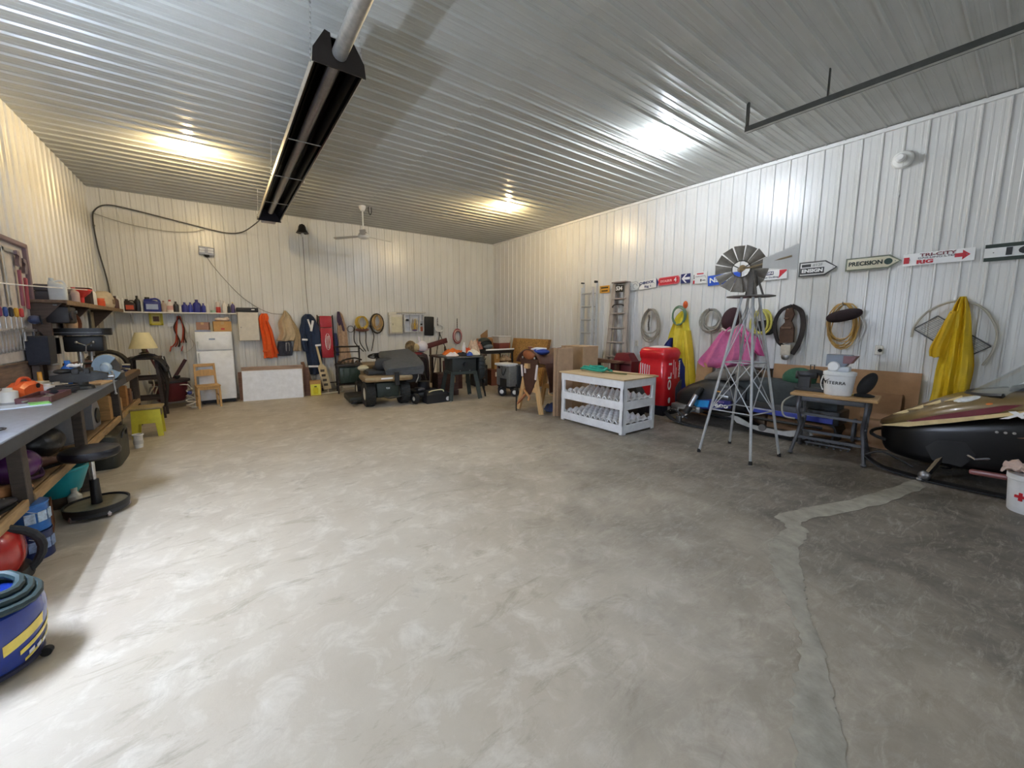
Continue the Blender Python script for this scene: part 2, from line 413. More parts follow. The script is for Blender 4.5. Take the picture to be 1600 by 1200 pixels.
M().tube([(.0 + .05 * math.cos(a * .5), -.012, .05 * math.sin(a * .5)) for a in range(10)], .006, 5).obj('ring_mark', mat('9a9a98', .5), t)
t, w, h = sign('white CHINOOK Rig 1 sign with navy arrow tip', 5.02, 4.62, 2.335, 2.505, SQ, mat('eceae4', .4, 0, .02), -4)
text('CHINOOK', NAVY, t, (-.02, -.012, .035), .075, .33, bold=.002); text('Rig 1', NAVY, t, (.01, -.012, -.042), .06, .14, bold=.001)
decal(t, [(.2, -.1), (.2, .1), (.255, 0)], NAVY, 'arrow_tip')
t, w, h = sign('red rounded EXCALIBUR 4 sign', 4.58, 4.14, 2.375, 2.525, RND2, RED, -2, rim=mat('d8606a', .4))
text('EXCALIBUR', mat('f0b8b4', .4, 0, 0), t, (-.05, -.013, 0), .06, .24, bold=.002); text('4', WHT, t, (.14, -.013, 0), .11, .05, bold=.003)
t, w, h = sign('square navy sign with a white arrow pointing left', 4.11, 3.93, 2.375, 2.545, SQ, NAVY)
decal(t, [(-.075, 0), (-.0, .08), (.03, .08), (-.02, .022), (.088, .022), (.088, -.022), (-.02, -.022), (.03, -.08), (0, -.08)], WHT, 'arrow')
t, w, h = sign('small white sign with a red bar and a number 1 left of the blue sign', 3.87, 3.62, 2.345, 2.55, SQ, mat('e2e2dc', .4, 0, .02))
decal(t, rect(-.06, .06, .06, .08), RED); text('PARLOTTS', mat('8a8a86', .5, 0, 0), t, (.01, -.012, .02), .03, .18); text('1', BLK, t, (.02, -.012, -.05), .06, .02); decal(t, rect(.045, -.058, .1, -.045), BLK)
decal(t, rect(-.125, -.1, -.095, -.04), RED); decal(t, rect(-.118, -.02, -.106, .06), mat('555553', .5))
t, w, h = sign('blue sign with NABORS lettering behind the windmill wheel', 3.60, 3.06, 2.30, 2.475, SQ, BLUE, -3)
text('Nabors', WHT, t, (-.03, -.012, 0), .12, .42, bold=.003)
t, w, h = sign('white ENSIGN sign with red arrow tip behind the windmill tail', 3.0, 2.4, 2.305, 2.45, SQ, mat('ecece8', .4, 0, .02), -1)
decal(t, rect(-.13, 0, .12, .055), mat('4a4a66', .5), y=-.011); text('ENSIGN', WHT, t, (0, -.0135, .028), .045, .22, bold=.001); text('Champion Drilling', mat('3a3a50', .5, 0, 0), t, (.02, -.012, -.035), .04, .34)
M().tube([(-.22 + .05 * math.cos(a * .63), -.012, .01 + .045 * math.sin(a * .63)) for a in range(11)], .01, 5).obj('ring_mark', mat('e0707c', .5), t)
decal(t, [(.19, -.06), (.2, .0), (.2, .065), (.29, .065), (.3, .05), (.23, -.02)], RED, 'arrow_tip')
t, w, h = sign('white arrow shaped ENSIGN rig sign with a black outline', 2.25, 1.8, 2.31, 2.52, AR(.3), mat('dededa', .4, 0, .02), rim=mat('3c3c3a', .5))
decal(t, rect(-.205, -.07, .08, .015), mat('2e2e2e', .5), y=-.0135); text('ENSIGN', WHT, t, (-.06, -.0165, -.028), .065, .25, bold=.003); text('#12F', mat('8c8c8a', .5, 0, 0), t, (0, -.014, .05), .055, .12)
decal(t, rect(-.19, .03, -.08, .07), mat('2e2e2e', .5), y=-.0135)
t, w, h = sign('cream PRECISION sign with green dot and weathered border', 1.71, 1.16, 2.335, 2.505, AR(.2), mat('dcd6bc', .5, 0, .05), rim=mat('7e8472', .6, 0, .2))
text('PRECISION', mat('1c2a24', .5, 0, 0), t, (-.07, -.014, 0), .075, .34, bold=.002); M().cyl((.155, -.014, 0), (.155, -.01, 0), .04, n=20).obj('dot', mat('28443c', .5), t)
t, w, h = sign('white TRI-CITY RIG sign with red square and red arrow', 1.145, .56, 2.34, 2.485, SQ, mat('f0f0ec', .4, 0, .02), -.5)
text('TRI-CITY', mat('7a3038', .5, 0, 0), t, (0, -.012, .042), .05, .3, bold=.001); text('DRILLING LTD', mat('6a6466', .5, 0, 0), t, (-.01, -.012, .008), .03, .3); text('RIG', RED, t, (-.1, -.012, -.038), .058, .14, bold=.003)
decal(t, rect(-.285, -.045, -.235, .03), RED); decal(t, [(.14, .022), (.2, .022), (.2, .055), (.26, 0), (.2, -.055), (.2, -.022), (.14, -.022)], RED, 'arrow')
t, w, h = sign('white sign with dark green bands and 101 in black', .49, -.15, 2.31, 2.495, SQ, mat('ecece8', .4, 0, .02))
decal(t, rect(-.32, .052, .32, .0925), mat('2c3a30', .5, 0, .2)); decal(t, rect(-.32, -.0925, .32, -.052), mat('2c3a30', .5, 0, .2)); text('101', BLK, t, (-.02, -.0125, 0), .11, .3, bold=.004)
# wall mounted ceramic lamp holder, outlets
t = RWT('wall_lamp_holder', 'round white lamp holder with a pull cord high on the right wall', 'lamp', 1.26, 3.65)
M().lathe([(0, 0), (.1, 0), (.105, .02), (.09, .045), (.05, .06), (.045, .085), (0, .085)], ax=(0, -1, 0)).obj('base', plastic('e6e6e0'), t)
M().lathe([(.0, .086), (.03, .086), (.045, .11), (.05, .14), (.03, .17), (0, .175)], ax=(0, -1, 0)).obj('light_bulb', mat('f4f4f0', .2, 0, 0), t)
M().tube([(.02, -.08, -.03), (.02, -.085, -.3), (.02, -.085, -.42)], .002, 5).cyl((.02, -.085, -.43), (.02, -.085, -.46), .008, n=8).obj('pull_cord', mat('b8b8b4', .6), t)
def outlet(y, z, label, plug):
    t = RWT('wall_outlet', label, 'outlet', y, z)
    M().box((0, -.012, 0), (.08, .016, .125), .006).obj('cover_plate', plastic('d8d2c2'), t)
    M().box((0, -.021, .03), (.035, .006, .03), .004).box((0, -.021, -.03), (.035, .006, .03), .004).obj('socket', plastic('c4beae'), t)
    if plug: M().lathe([(0, 0), (.018, 0), (.022, .02), (.012, .05), (0, .055)], (.012, -.022, -.0), ax=(.2, -1, -.1)).obj('plug', rubber(), t)
outlet(1.27, 1.27, 'beige outlet with a black plug on the right wall beside the yellow raincoat', True)
outlet(5.02, 1.22, 'blank white outlet on the right wall right of the wooden stepladder', False)

def coil(name, label, m, y, z, rx, rz_, n, r=.009, seed=1, group=None, drop=0, band=None, zoff=0):
    q = random.Random(seed); t = RWT(name, label, 'rope', y, z, group)
    for i in range(n):
        a = rx * (1 - .28 * q.random()); b_ = rz_ * (1 - .22 * q.random() + .12 * (i % 3 == 0)); cx = (q.random() - .5) * .05; dz = rz_ - b_ + zoff
        yy = -.05 - .012 * i * (1 if n < 9 else .6); tw = (q.random() - .5) * .35
        pts = []
        for j in range(18):
            an = 2 * math.pi * j / 18; x = a * math.sin(an) * (1 - .15 * math.cos(an)); zz = b_ * math.cos(an)
            pts.append((cx + x * math.cos(tw) - zz * math.sin(tw) * .3, yy + .02 * math.sin(an * 2 + i), zz + dz))
        M().tube(pts, r, 6, True).obj('loop', m, t)
    if drop:
        M().tube([(.02, -.09, -rz_ + .02), (.03, -.07, -rz_ - drop * .5), (.01, -.05, -rz_ - drop)], r, 6, k=5).obj('tail', m, t)
    M().tube([(0, -.0, rz_ - .02), (0, -.1, rz_ - .03), (0, -.16, rz_ - .02), (0, -.17, rz_ + .015)], .006, 6, k=3).obj('hook', metal('6a6a68'), t)
    if band: band(t)
    return t
def chain_band(t):
    m = M()
    for i in range(9): m.ell((.0 + .006 * math.sin(i), -.13, .16 - i * .034), (.02, .012, .022), 10, 6)
    m.obj('twisted_strap', cloth('4c443c'), t)
coil('rope_coil', 'grey rope coil with a dark twisted strap left of the yellow blue rain gear', cloth('a09a8c'), 4.67, 1.62, .22, .3, 7, .011, 3, 'coils on the right wall', 0, chain_band)
coil('hose_coil', 'grey coiled hose with hanging ends left of the pink jacket', plastic('8e8b80'), 3.47, 1.68, .19, .2, 6, .012, 5, 'coils on the right wall', .32)
coil('rope_coil', 'thick yellow hose coil over black gear behind the windmill', plastic('c4bc58'), 2.68, 1.64, .13, .2, 4, .017, 8, 'coils on the right wall')
t = coil('cord_coil', 'tan and yellow cord coil with a black boot hung above the white bucket', plastic('b8924e'), 1.66, 1.6, .16, .3, 9, .008, 9, 'coils on the right wall')
M().ell((.02, -.14, .13), (.2, .07, .08), 18, 10, (0, -14, 0), .85).obj('black_pouch', cloth('2a1c1e'), t)
M().tube([(.1, -.05, .2), (.22, -.04, .0), (.16, -.04, -.24), (.0, -.04, -.3)], .008, 6, k=6).obj('white_cord', plastic('e0e0dc'), t)
# black gear behind the yellow coil
t = RWT('tool_pouch', 'black tool pouch hung behind the yellow hose coil', 'bag', 2.62, 1.56, None, .02)
M().ell((0, -.035, 0), (.13, .03, .12), 16, 8, None, .7).obj('pouch', cloth('161616'), t); M().box((0, -.045, .05), (.24, .04, .07), .01, (0, 12, 0)).obj('flap', cloth('202020'), t)
# dark leather cap / sleeve left of windmill mast
t = RWT('dark_hat', 'dark maroon cap hung above the pink jacket', 'hat', 3.12, 1.7)
M().ell((0, -.1, 0), (.15, .1, .2), 18, 10, (0, 18, 0)).obj('crown', cloth('3a2226'), t); M().tube([(-.12, -.14, -.16), (.0, -.18, -.2), (.12, -.13, -.12)], .018, 6, k=4).obj('brim', cloth('cfc8bc'), t)
# leather belt loop
t = RWT('tool_belt', 'wide brown leather tool belt with a pale buckle end hung on the right wall', 'belt', 2.32, 1.58)
def strap(m, pts, w, th):
    pts = catmull(pts, 6); rs = []
    for i, p in enumerate(pts):
        d = (pts[min(i + 1, len(pts) - 1)] - pts[max(i - 1, 0)]).normalized(); s_ = d.cross(Vector((0, 1, 0))).normalized()
        rs.append([p + s_ * w / 2, p + s_ * w / 2 + Vector((0, -th, 0)), p - s_ * w / 2 + Vector((0, -th, 0)), p - s_ * w / 2])
    return m.rings(rs)
strap(M(), [(.04, -.05, .31), (-.1, -.04, .24), (-.17, -.04, .05), (-.12, -.05, -.2), (-.03, -.06, -.3)], .045, .03).obj('strap', cloth('241e1c'), t)
strap(M(), [(.04, -.05, .31), (.16, -.04, .22), (.2, -.04, .0), (.17, -.05, -.24), (.1, -.06, -.42)], .06, .03).obj('strap', cloth('2c2420'), t)
M().prism([(-.02, .26), (.06, .28), (.09, .18), (.06, .08), (.1, -.02), (.11, -.24), (-.07, -.26), (-.08, -.02), (-.02, .06), (-.03, .16)], (0, -.11, 0), d=(0, .05, 0)).obj('padded_pouch', cloth('50392a', .2), t)
M().box((.0, -.12, .12), (.06, .02, .025), .005).box((.01, -.12, -.02), (.13, .02, .03), .005).obj('leather_band', cloth('6a5240'), t)
M().box((.02, -.1, -.36), (.13, .03, .16), .01).obj('pale_end', cloth('c8bfae'), t); M().lathe([(0, 0), (.05, 0), (.055, .02), (.03, .03), (0, .03)], (.02, -.08, -.46), ax=(0, -1, 0)).obj('buckle', metal('8a8886'), t)
M().tube([(0, 0, .31), (.03, -.09, .31), (.03, -.1, .33)], .006, 6).obj('hook', metal('6a6a68'), t)

# garments
t = RWT('rain_gear', 'yellow and blue rain gear hung under a green rope ring on the right wall', 'clothing', 4.0, 0)
garment([(1.86, 0, .05, .08), (1.7, -.02, .13, .14), (1.4, -.02, .2, .16), (1.0, .02, .22, .16), (.66, .06, .24, .14)], .018, 4, 3).obj('raincoat', mat('d8c436', .55, 0, .06, 10), t)
garment([(1.36, -.14, .03, .22), (1.2, -.22, .07, .24), (1.02, -.24, .1, .24)], .008, 3, 8).obj('blue_sleeve', cloth('25347a'), t)
garment([(.98, .06, .03, .24), (.85, .07, .09, .26), (.7, .07, .12, .26), (.45, .07, .13, .26), (.4, .07, .13, .25)], .015, 3, 5).obj('blue_lining', cloth('22307c'), t)
garment([(1.5, .12, .05, .19), (1.2, .16, .07, .2), (.8, .2, .1, .2), (.45, .22, .12, .18)], .015, 2, 6).obj('sleeve', mat('dcc02e', .55, 0, .06, 10), t)
M().tube([(.13 * math.cos(a * .42) - .02, -.16, 1.78 + .17 * math.sin(a * .42)) for a in range(15)], .016, 6, True).tube([(.12 * math.cos(a * .42) - .02, -.185, 1.76 + .16 * math.sin(a * .42)) for a in range(15)], .012, 6, True).obj('green_rope', plastic('5f7f62'), t)
M().ell((.08, -.14, 1.97), (.04, .05, .07), 12, 8).obj('orange_glove', cloth('d8602c'), t)
t = RWT('pink_jacket', 'pink jacket hung on the right wall behind the windmill', 'clothing', 3.06, 0)
garment([(1.62, .02, .06, .1), (1.5, 0, .2, .16), (1.3, -.03, .32, .2), (1.12, -.06, .4, .2), (.94, -.16, .38, .17), (.86, -.3, .16, .12)], .022, 4, 11).obj('jacket_body', cloth('d878a4', .1), t)
garment([(1.5, .14, .06, .2), (1.35, .3, .12, .22), (1.2, .4, .08, .2), (1.12, .44, .05, .16)], .012, 3, 2).obj('jacket_sleeve', cloth('d05a94', .1), t)
t = RWT('yellow_raincoat', 'long yellow raincoat hung over the bow frame on the right wall', 'clothing', .6, 0)
garment([(1.93, .0, .025, .07), (1.8, .0, .06, .13), (1.55, .01, .1, .16), (1.2, .02, .13, .17), (.85, .01, .15, .16), (.5, .0, .17, .14)], .014, 4, 21).obj('coat_body', mat('d8b418', .6, 0, .07, 10), t)
garment([(1.76, -.04, .04, .19), (1.5, -.09, .06, .21), (1.32, -.13, .075, .2), (1.22, -.13, .07, .19)], .008, 3, 22).obj('coat_sleeve', mat('d2aa14', .6, 0, .07, 10), t)
M().ell((-.06, -.18, 1.74), (.008, .008, .008), 8, 6).obj('button', BLK, t)
# bow frame and mesh screen behind the raincoat
t = RWT('bow_frame', 'grey bent hoop hung on the right wall behind the yellow raincoat', 'frame', .65, 1.5)
M().tube([(-.33, -.035, -.05), (-.31, -.035, .1), (-.2, -.035, .28), (0, -.035, .38), (.2, -.035, .3), (.33, -.035, .05), (.33, -.035, -.18), (.27, -.035, -.36)], .012, 7, k=7).obj('hoop', mat('b4ae9e', .6), t)
t = RWT('mesh_screen', 'diamond hung wire screen with black frame behind the yellow raincoat', 'screen', .66, 1.46)
C4 = [(-.31, .09), (-.12, .25), (.32, -.1), (.13, -.25)]
for i in range(4): M().beam((C4[i][0], -.025, C4[i][1]), (C4[(i + 1) % 4][0], -.025, C4[(i + 1) % 4][1]), .014, .014, up=(0, 1, 0)).obj('frame_bar', paint('33332f'), t)
m = M()
for i in range(1, 12):
    f = i / 12; a, b_, c, d = [Vector((x, -.022, z)) for x, z in C4]
    m.tube([a.lerp(b_, f), d.lerp(c, f)], .002, 4); m.tube([a.lerp(d, f), b_.lerp(c, f)], .002, 4)
m.obj('wire_mesh', mat('9a9c98', .5, .2, .1), t, kind='stuff')

# ladders
t = RWT('extension_ladder', 'silver aluminium extension ladder leaning upright on the right wall', 'ladder', 6.26, 0)
for s_, x0, z1, y0 in ((0, .2, 2.56, -.1), (1, .17, 2.46, -.2)):
    for sx in (-1, 1): M().box((sx * x0, y0, z1 / 2), (.028, .065, z1), .004).obj('rail', mat('d2d4d4', .4, .3, .06), t)
    k = 8
    for i in range(k):
        M().cyl((-x0, y0, .22 + i * .3), (x0, y0, .22 + i * .3), .017, n=8).obj('rung', mat('b4b6b6', .4, .3, .06), t)
M().box((.2, -.14, 2.57), (.04, .1, .05), .008).box((-.2, -.14, 2.57), (.04, .1, .03), .008).obj('end_cap', rubber(), t)
M().tube([(.17, -.24, 2.35), (.26, -.25, 1.9), (.28, -.27, 1.2), (.24, -.24, .9)], .006, 5, k=5).obj('pull_rope', plastic('a8a8a0'), t)
t = RWT('stepladder', 'tall weathered grey wooden stepladder folded against the right wall', 'ladder', 5.4, 0)
wg = wood('aaa198', 5, .8, (8, 8, 1), .18)
for sx in (-1, 1):
    M().beam((sx * .16, -.1, 2.48), (sx * .26, -.26, .02), .04, .1, up=(1, 0, 0)).obj('rail', wg, t)
    M().beam((sx * .13, -.05, 2.4), (sx * .2, -.04, .02), .035, .06, up=(1, 0, 0)).obj('rear_leg', wg, t)
M().box((0, -.1, 2.5), (.36, .2, .03), .006).obj('top_cap', wood('8a8078', 5, .8), t)
for i in range(7):
    z = .3 + i * .31; f = (2.48 - z) / 2.46; hw = .16 + .1 * f; y = -.1 - .16 * f
    M().box((0, y, z), (hw * 2, .09, .025), .004).obj('step', wg, t); M().cyl((-hw, y, z - .025), (hw, y, z - .025), .006, n=6).obj('tie_rod', metal('7c7a76'), t)
M().tube([(-.16, -.17, 1.98), (-.1, -.18, 2.03), (.1, -.18, 2.03), (.13, -.17, 2.0)], .012, 6, k=3).obj('bucket_hook', metal('4c4844'), t)
t2 = RWT('number_plate', 'black plate numbered 534 in white at the top of the wooden stepladder', 'sign', 5.40, 2.37, 'signs along the right wall', .17)
M().box((0, -.006, 0), (.2, .008, .15), .002).obj('plate', mat('201e1c', .5), t2); text('534', WHT, t2, (0, -.012, 0), .11, .16, bold=.004)
# pipe rail under the ceiling (overhead door track)
t = thing('overhead_rail', 'grey steel overhead door rail hung under the ceiling on the right', 'rail', (5.05, 0, 3.8))
M().box((0, -.05, 0), (.05, 4.6, .012), .002).obj('rail', mat('b8bab0', .5, .2), t)
for sx in (-.028, .028): M().box((sx, -.05, .02), (.008, 4.6, .055), .002).obj('flange', mat('4a4c48', .5, .3), t)
for y in (2.24, 1.5): M().box((0, y, .155), (.03, .012 if y < 2 else .03, .31 - .0), .002).obj('hanger', metal('50524e', .5), t)
M().box((0, -1.2, .155), (.03, .03, .31), .002).obj('hanger', metal('50524e', .5), t)

# cardboard leaning along the right wall
def sheet_lean(label, y0, y1, h, xb, lean=.1, m=None, name='cardboard_sheet', cat='cardboard', th=.012, x_top=None, group=None):
    t = thing(name, label, cat, (xb, (y0 + y1) / 2, 0), -90, group); w = y0 - y1
    M().rings([[(-w / 2, 0, 0), (w / 2, 0, 0), (w / 2, lean, h), (-w / 2, lean, h)], [(-w / 2, -th, 0), (w / 2, -th, 0), (w / 2, lean - th, h), (-w / 2, lean - th, h)]]).obj('board', m or card(), t, ang=0)
    M().beam((-w / 2, lean * .5 - th - .001, h * .5), (w / 2, lean * .5 - th - .001, h * .5), .03, .002, up=(0, 1, 0)).obj('crease', mat('8e6e4c', .9), t, ang=0)
    return t
sheet_lean('large brown cardboard sheet leaning on the right wall behind the sewing table', 2.45, .84, 1.0, 6.93, .1, card('a8825e'))
sheet_lean('smaller brown cardboard sheet in front of the large one behind the sewing table', 1.35, .98, .72, 6.86, .12, card('a07a58'), group=None)
sheet_lean('cardboard panel behind the pink jacket on the right wall', 3.66, 3.38, .95, 6.9, .1, card('b08c62'))
t = thing('carton', 'small brown and white carton behind the blue snowmobile seat', 'box', (6.97, 2.62, 0), -90)
M().box((0, 0, .45), (.3, .16, .9), .004).obj('box', card('8a7460'), t); M().box((-.05, -.082, .7), (.1, .004, .3)).obj('white_label', mat('e4dcd0', .6), t); M().box((0, 0, .905), (.32, .18, .02), .004).obj('lid', card('3c3430'), t)

# ---------------------------------------------------------------- WINDMILL
t = thing('windmill', 'grey steel model windmill with dark blades on a four legged tower', 'windmill', (5.14, 2.1, 0), 0)
gal = mat('bcc0c4', .4, .4, .1); drk = mat('6a6660', .5, .3, .15)
feet = [(-.33, .33), (.36, .27), (-.31, -.26), (.29, -.34)]; topf = [(a * .21, b * .21) for a, b in feet]
def lp(i, z): f = z / 1.93; return Vector((feet[i][0] + (topf[i][0] - feet[i][0]) * f, feet[i][1] + (topf[i][1] - feet[i][1]) * f, z))
for i in range(4):
    l = M().tube([lp(i, .03), lp(i, 1.93)], .016, 8).obj('leg', gal, t)
    M().lathe([(0, 0), (.022, 0), (.018, .04), (0, .045)], lp(i, 0), 10).obj('rubber_foot', rubber(), l)
ordr = [0, 1, 3, 2]
for k in range(4):
    a, b_ = ordr[k], ordr[(k + 1) % 4]
    for z in (.56, 1.15): M().tube([lp(a, z), lp(b_, z)], .008, 6).obj('rail', gal, t)
    for z0, z1 in ((.56, 1.15), (1.15, 1.85)):
        M().tube([lp(a, z0), lp(b_, z1)], .006, 6).obj('brace', gal, t); M().tube([lp(b_, z0), lp(a, z1)], .006, 6).obj('brace', gal, t)
M().prism([(.25 * math.cos(a), .25 * math.sin(a)) for a in [math.pi / 8 + math.pi / 4 * i for i in range(8)]], (0, 0, 1.93), (1, 0, 0), (0, 1, 0), (0, 0, .015)).obj('platform', drk, t)
M().box((0, 0, 2.08), (.07, .07, .3), .01).tube([(.1, .1, 1.94), (.02, .02, 2.24)], .012, 6).tube([(-.1, -.1, 1.94), (-.02, -.02, 2.24)], .012, 6).tube([(.1, -.1, 1.94), (.02, -.02, 2.24)], .012, 6).obj('mast', drk, t)
hub = Vector((-.05, .1, 2.27)); ax = Vector((.86, .5, .0)).normalized(); u = Vector((-ax.y, ax.x, 0)); v = Vector((0, 0, 1))
M().cyl(hub - ax * .06, hub + ax * .1, .035, n=12).obj('hub', metal('a8906a'), t)
wb_ = M()
for rr in (.1,):
    wb_.tube([hub + ax * .05 + (u * math.cos(a * .314) + v * math.sin(a * .314)) * rr for a in range(20)], .006, 5, True)
for a in range(3):
    an = a * 2.09 + .5; wb_.tube([hub + ax * .05, hub + ax * .05 + (u * math.cos(an) + v * math.sin(an)) * .11], .006, 5)
wb_.obj('wheel_ring', drk, t)
bl = None
for k in range(13):
    an = 2 * math.pi * k / 13; rd = u * math.cos(an) + v * math.sin(an); tg = -u * math.sin(an) + v * math.cos(an)
    c0 = hub + ax * .05 + rd * .09; c1 = hub + ax * .05 + rd * .275
    tw = ax * .35
    def blade(p, q): 
        w_ = .022 + .045 * p; s_ = (q - .5) * 2
        return c0.lerp(c1, p) + (tg * .92 + ax * .38).normalized() * w_ * s_ + ax * .012 * (s_ * s_)
    M().sheet(blade, 3, 4, .0025).obj('blade', mat('8c867c', .45, .2, .14), t, ang=50)
bm = Vector((-.07, .0, 2.27)); be = Vector((-.1, -.42, 2.34))
M().tube([hub - ax * .05, bm, be], .012, 7).obj('tail_boom', metal('9a8a70'), t)
M().prism([(.14, -.02), (.48, -.08), (.48, .2), (.14, .08)], (-.1, 0, 2.265), (0, -1, 0), (0, 0, 1), (.004, 0, 0)).obj('tail_vane', mat('d6d6d2', .5, 0, .05, 6), t, ang=0)

# ---------------------------------------------------------------- WHITE RACK
t = thing('white_rack', 'white wooden bottle rack with egg crate shelves and tan top', 'rack', (5.0, 4.09, 0), -90)
wp = paint('f2f5f8', .45); L2, D2, H2 = .64, .39, .8
for sx in (-1, 1):
    for sy in (-1, 1): M().box((sx * (L2 - .035), sy * (D2 - .02), .4), (.07, .04, .8), .003).box((sx * (L2 - .01), sy * (D2 - .04), .4), (.02, .08, .8), .003).obj('leg', wp, t)
for z, hh in ((.745, .11), (.43, .12), (.085, .12)):
    for sy in (-1, 1): M().box((0, sy * (D2 - .008), z), (2 * L2 - .01, .018, hh), .002).obj('rail', wp, t)
    for sx in (-1, 1): M().box((sx * (L2 - .008), 0, z), (.018, 2 * D2 - .04, hh), .002).obj('end_rail', wp, t)
M().box((0, 0, .815), (2 * L2 + .05, 2 * D2 + .06, .022), .004).obj('tabletop', wood('cdb48e', 4, .6, (1, 9, 9), .1), t)
for z in (.475, .13):
    def egg(u_, v_):
        x = (u_ - .5) * 2 * (L2 - .03); y = (v_ - .5) * 2 * (D2 - .03)
        return (x, y, z + .062 * (abs(math.sin(x * math.pi / .105)) ** 1.2) * (.35 + .65 * abs(math.sin(y * math.pi / .15))))
    M().sheet(egg, 96, 30, .012).obj('egg_crate_shelf', paint('f2f3f4', .6), t, ang=60)
t = thing('garden_hose', 'coiled green rope lying on the white rack top', 'rope', (5.02, 4.36, .826), -90)
pts = [(.3 * math.cos(a * .5) * (1 - .012 * a) + .04 * math.sin(a * 1.3), .14 * math.sin(a * .5) * (1 - .012 * a), .022 + .016 * math.sin(a * .9) ** 2 + .0013 * a) for a in range(44)]
M().tube(pts, .018, 7, k=2).obj('coil', cloth('2c9a84'), t)
M().tube([(.2, -.05, .02), (.35, .0, .02), (.5, -.02, .02), (.62, .03, .018)], .014, 7, k=6).obj('tail', cloth('6a6a44'), t)
t = thing('wood_strip', 'thin wooden strip lying on the white rack top', 'wood', (5.2, 3.75, .828), -70)
M().box((0, 0, .008), (.7, .05, .016), .003).obj('strip', wood('b4946a', 6), t); M().box((.2, 0, .018), (.02, .04, .004)).obj('nail_plate', metal('8a8a86'), t)
t = thing('red_toolbox', 'dark red metal toolbox behind the white rack', 'toolbox', (6.5, 4.86, 0), -90)
M().box((0, 0, .45), (.5, .3, .9), .01).obj('cabinet', paint('5c1a20', .4), t); M().rings([[(-.2, -.12, .9), (.22, -.12, .9), (.22, .12, .9), (-.2, .12, .9)], [(-.15, -.1, 1.03), (.12, -.1, 1.05), (.12, .1, 1.05), (-.15, .1, 1.03)], [(-.15, -.09, 1.04), (.0, -.09, 1.06), (.0, .09, 1.06), (-.15, .09, 1.04)]]).obj('lid', paint('6e2026', .4), t)
M().box((0, -.155, .84), (.46, .01, .04), .003).obj('drawer_front', paint('3c1014', .4), t)
for z in (.2, .4, .6): M().box((0, -.155, z), (.44, .012, .16), .004).obj('drawer', paint('501418', .4), t)
t = thing('leaning_planks', 'dark wooden boards lying on the red toolbox', 'wood', (6.2, 5.1, 0), -90)
for i in range(3): M().box((0, .0 + i * .03, .86 + .02 * i), (.7, .12, .02), .003, (0, 2 * i - 2, 0)).obj('plank', wood('6a4a38', 6), t)
M().box((-.2, .02, .42), (.05, .1, .84), .003).box((.25, .02, .42), (.05, .1, .84), .003).obj('stand', wood('5a4030', 6), t)
t = thing('wheel_rim', 'silver wheel with black tyre lying behind the white rack', 'wheel', (5.68, 4.0, .3), -90)
M().lathe([(.12, -.07), (.2, -.08), (.28, -.06), (.3, 0), (.28, .06), (.2, .08), (.12, .07), (.12, -.07)], ax=(-.5, -.8, 0)).obj('tyre', rubber(), t); M().lathe([(0, -.03), (.05, -.03), (.11, -.06), (.13, -.05), (.13, .05), (.05, .04), (0, .04)], ax=(-.5, -.8, 0)).obj('rim', metal('b0b0ae'), t)
# insulation bale
t = thing('insulation_bale', 'tall red plastic wrapped insulation bale with white print behind the rack', 'bale', (6.48, 4.1, 0), 0)
rs = []
for z, kx, ky in ((.16, 1, 1), (.2, 1.02, 1.03), (.6, 1.0, 1.04), (.88, .97, 1.0), (.97, .86, .91), (1.01, .92, .97), (1.1, .99, 1.0), (1.17, .92, .9), (1.2, .75, .75)):
    rs.append([(.28 * kx * math.copysign(abs(math.cos(a)) ** .35, math.cos(a)) * (1 + .012 * math.sin(a * 9 + z * 9)), .29 * ky * math.copysign(abs(math.sin(a)) ** .35, math.sin(a)), z) for a in [2 * math.pi * i / 48 for i in range(48)]])
M().rings(rs).obj('wrapped_bale', mat('d0202a', .22, 0, .08, 6, .35, 9), t, ang=60)
M().box((0, 0, .09), (.58, .59, .18), .02).obj('black_base', mat('1c1c26', .3, 0, .1), t)
text('R-22', WHT, t, (.02, -.3, .11), .12, .34, depth=.002, bold=.003)
for i in range(5): M().box((-.278, .2 - .045 * i, .82 - .01 * i), (.012, .012, .2)).obj('white_stripe', WHT, t)
M().box((-.288, .1, .6), (.008, .22, .13), .002).obj('white_label', mat('e8dede', .4), t)
text('e  OL  i', WHT, t, (-.14, -.306, .58), .13, .72, rot=(90, -90, 0), bold=.003); text('insulation', WHT, t, (.15, -.302, .82), .07, .3, rot=(90, -90, 0), bold=.001)
for i, (x, z, h) in enumerate(((-.03, .86, .26), (.02, .8, .3), (.06, .75, .2))): M().box((x, -.3, z), (.012, .006, h)).obj('print_line', mat('e8a8a8', .4), t)
M().prism([(.08, -.2), (.26, -.2), (.26, .2), (.16, .16), (.06, .06)], (0, -.303, .42), d=(0, .004, 0)).obj('grey_picture', mat('4a5468', .4, 0, .3), t)
M().ell((.0, 0, 1.19), (.22, .2, .035), 16, 8).obj('white_twist', plastic('eadcdc'), t)

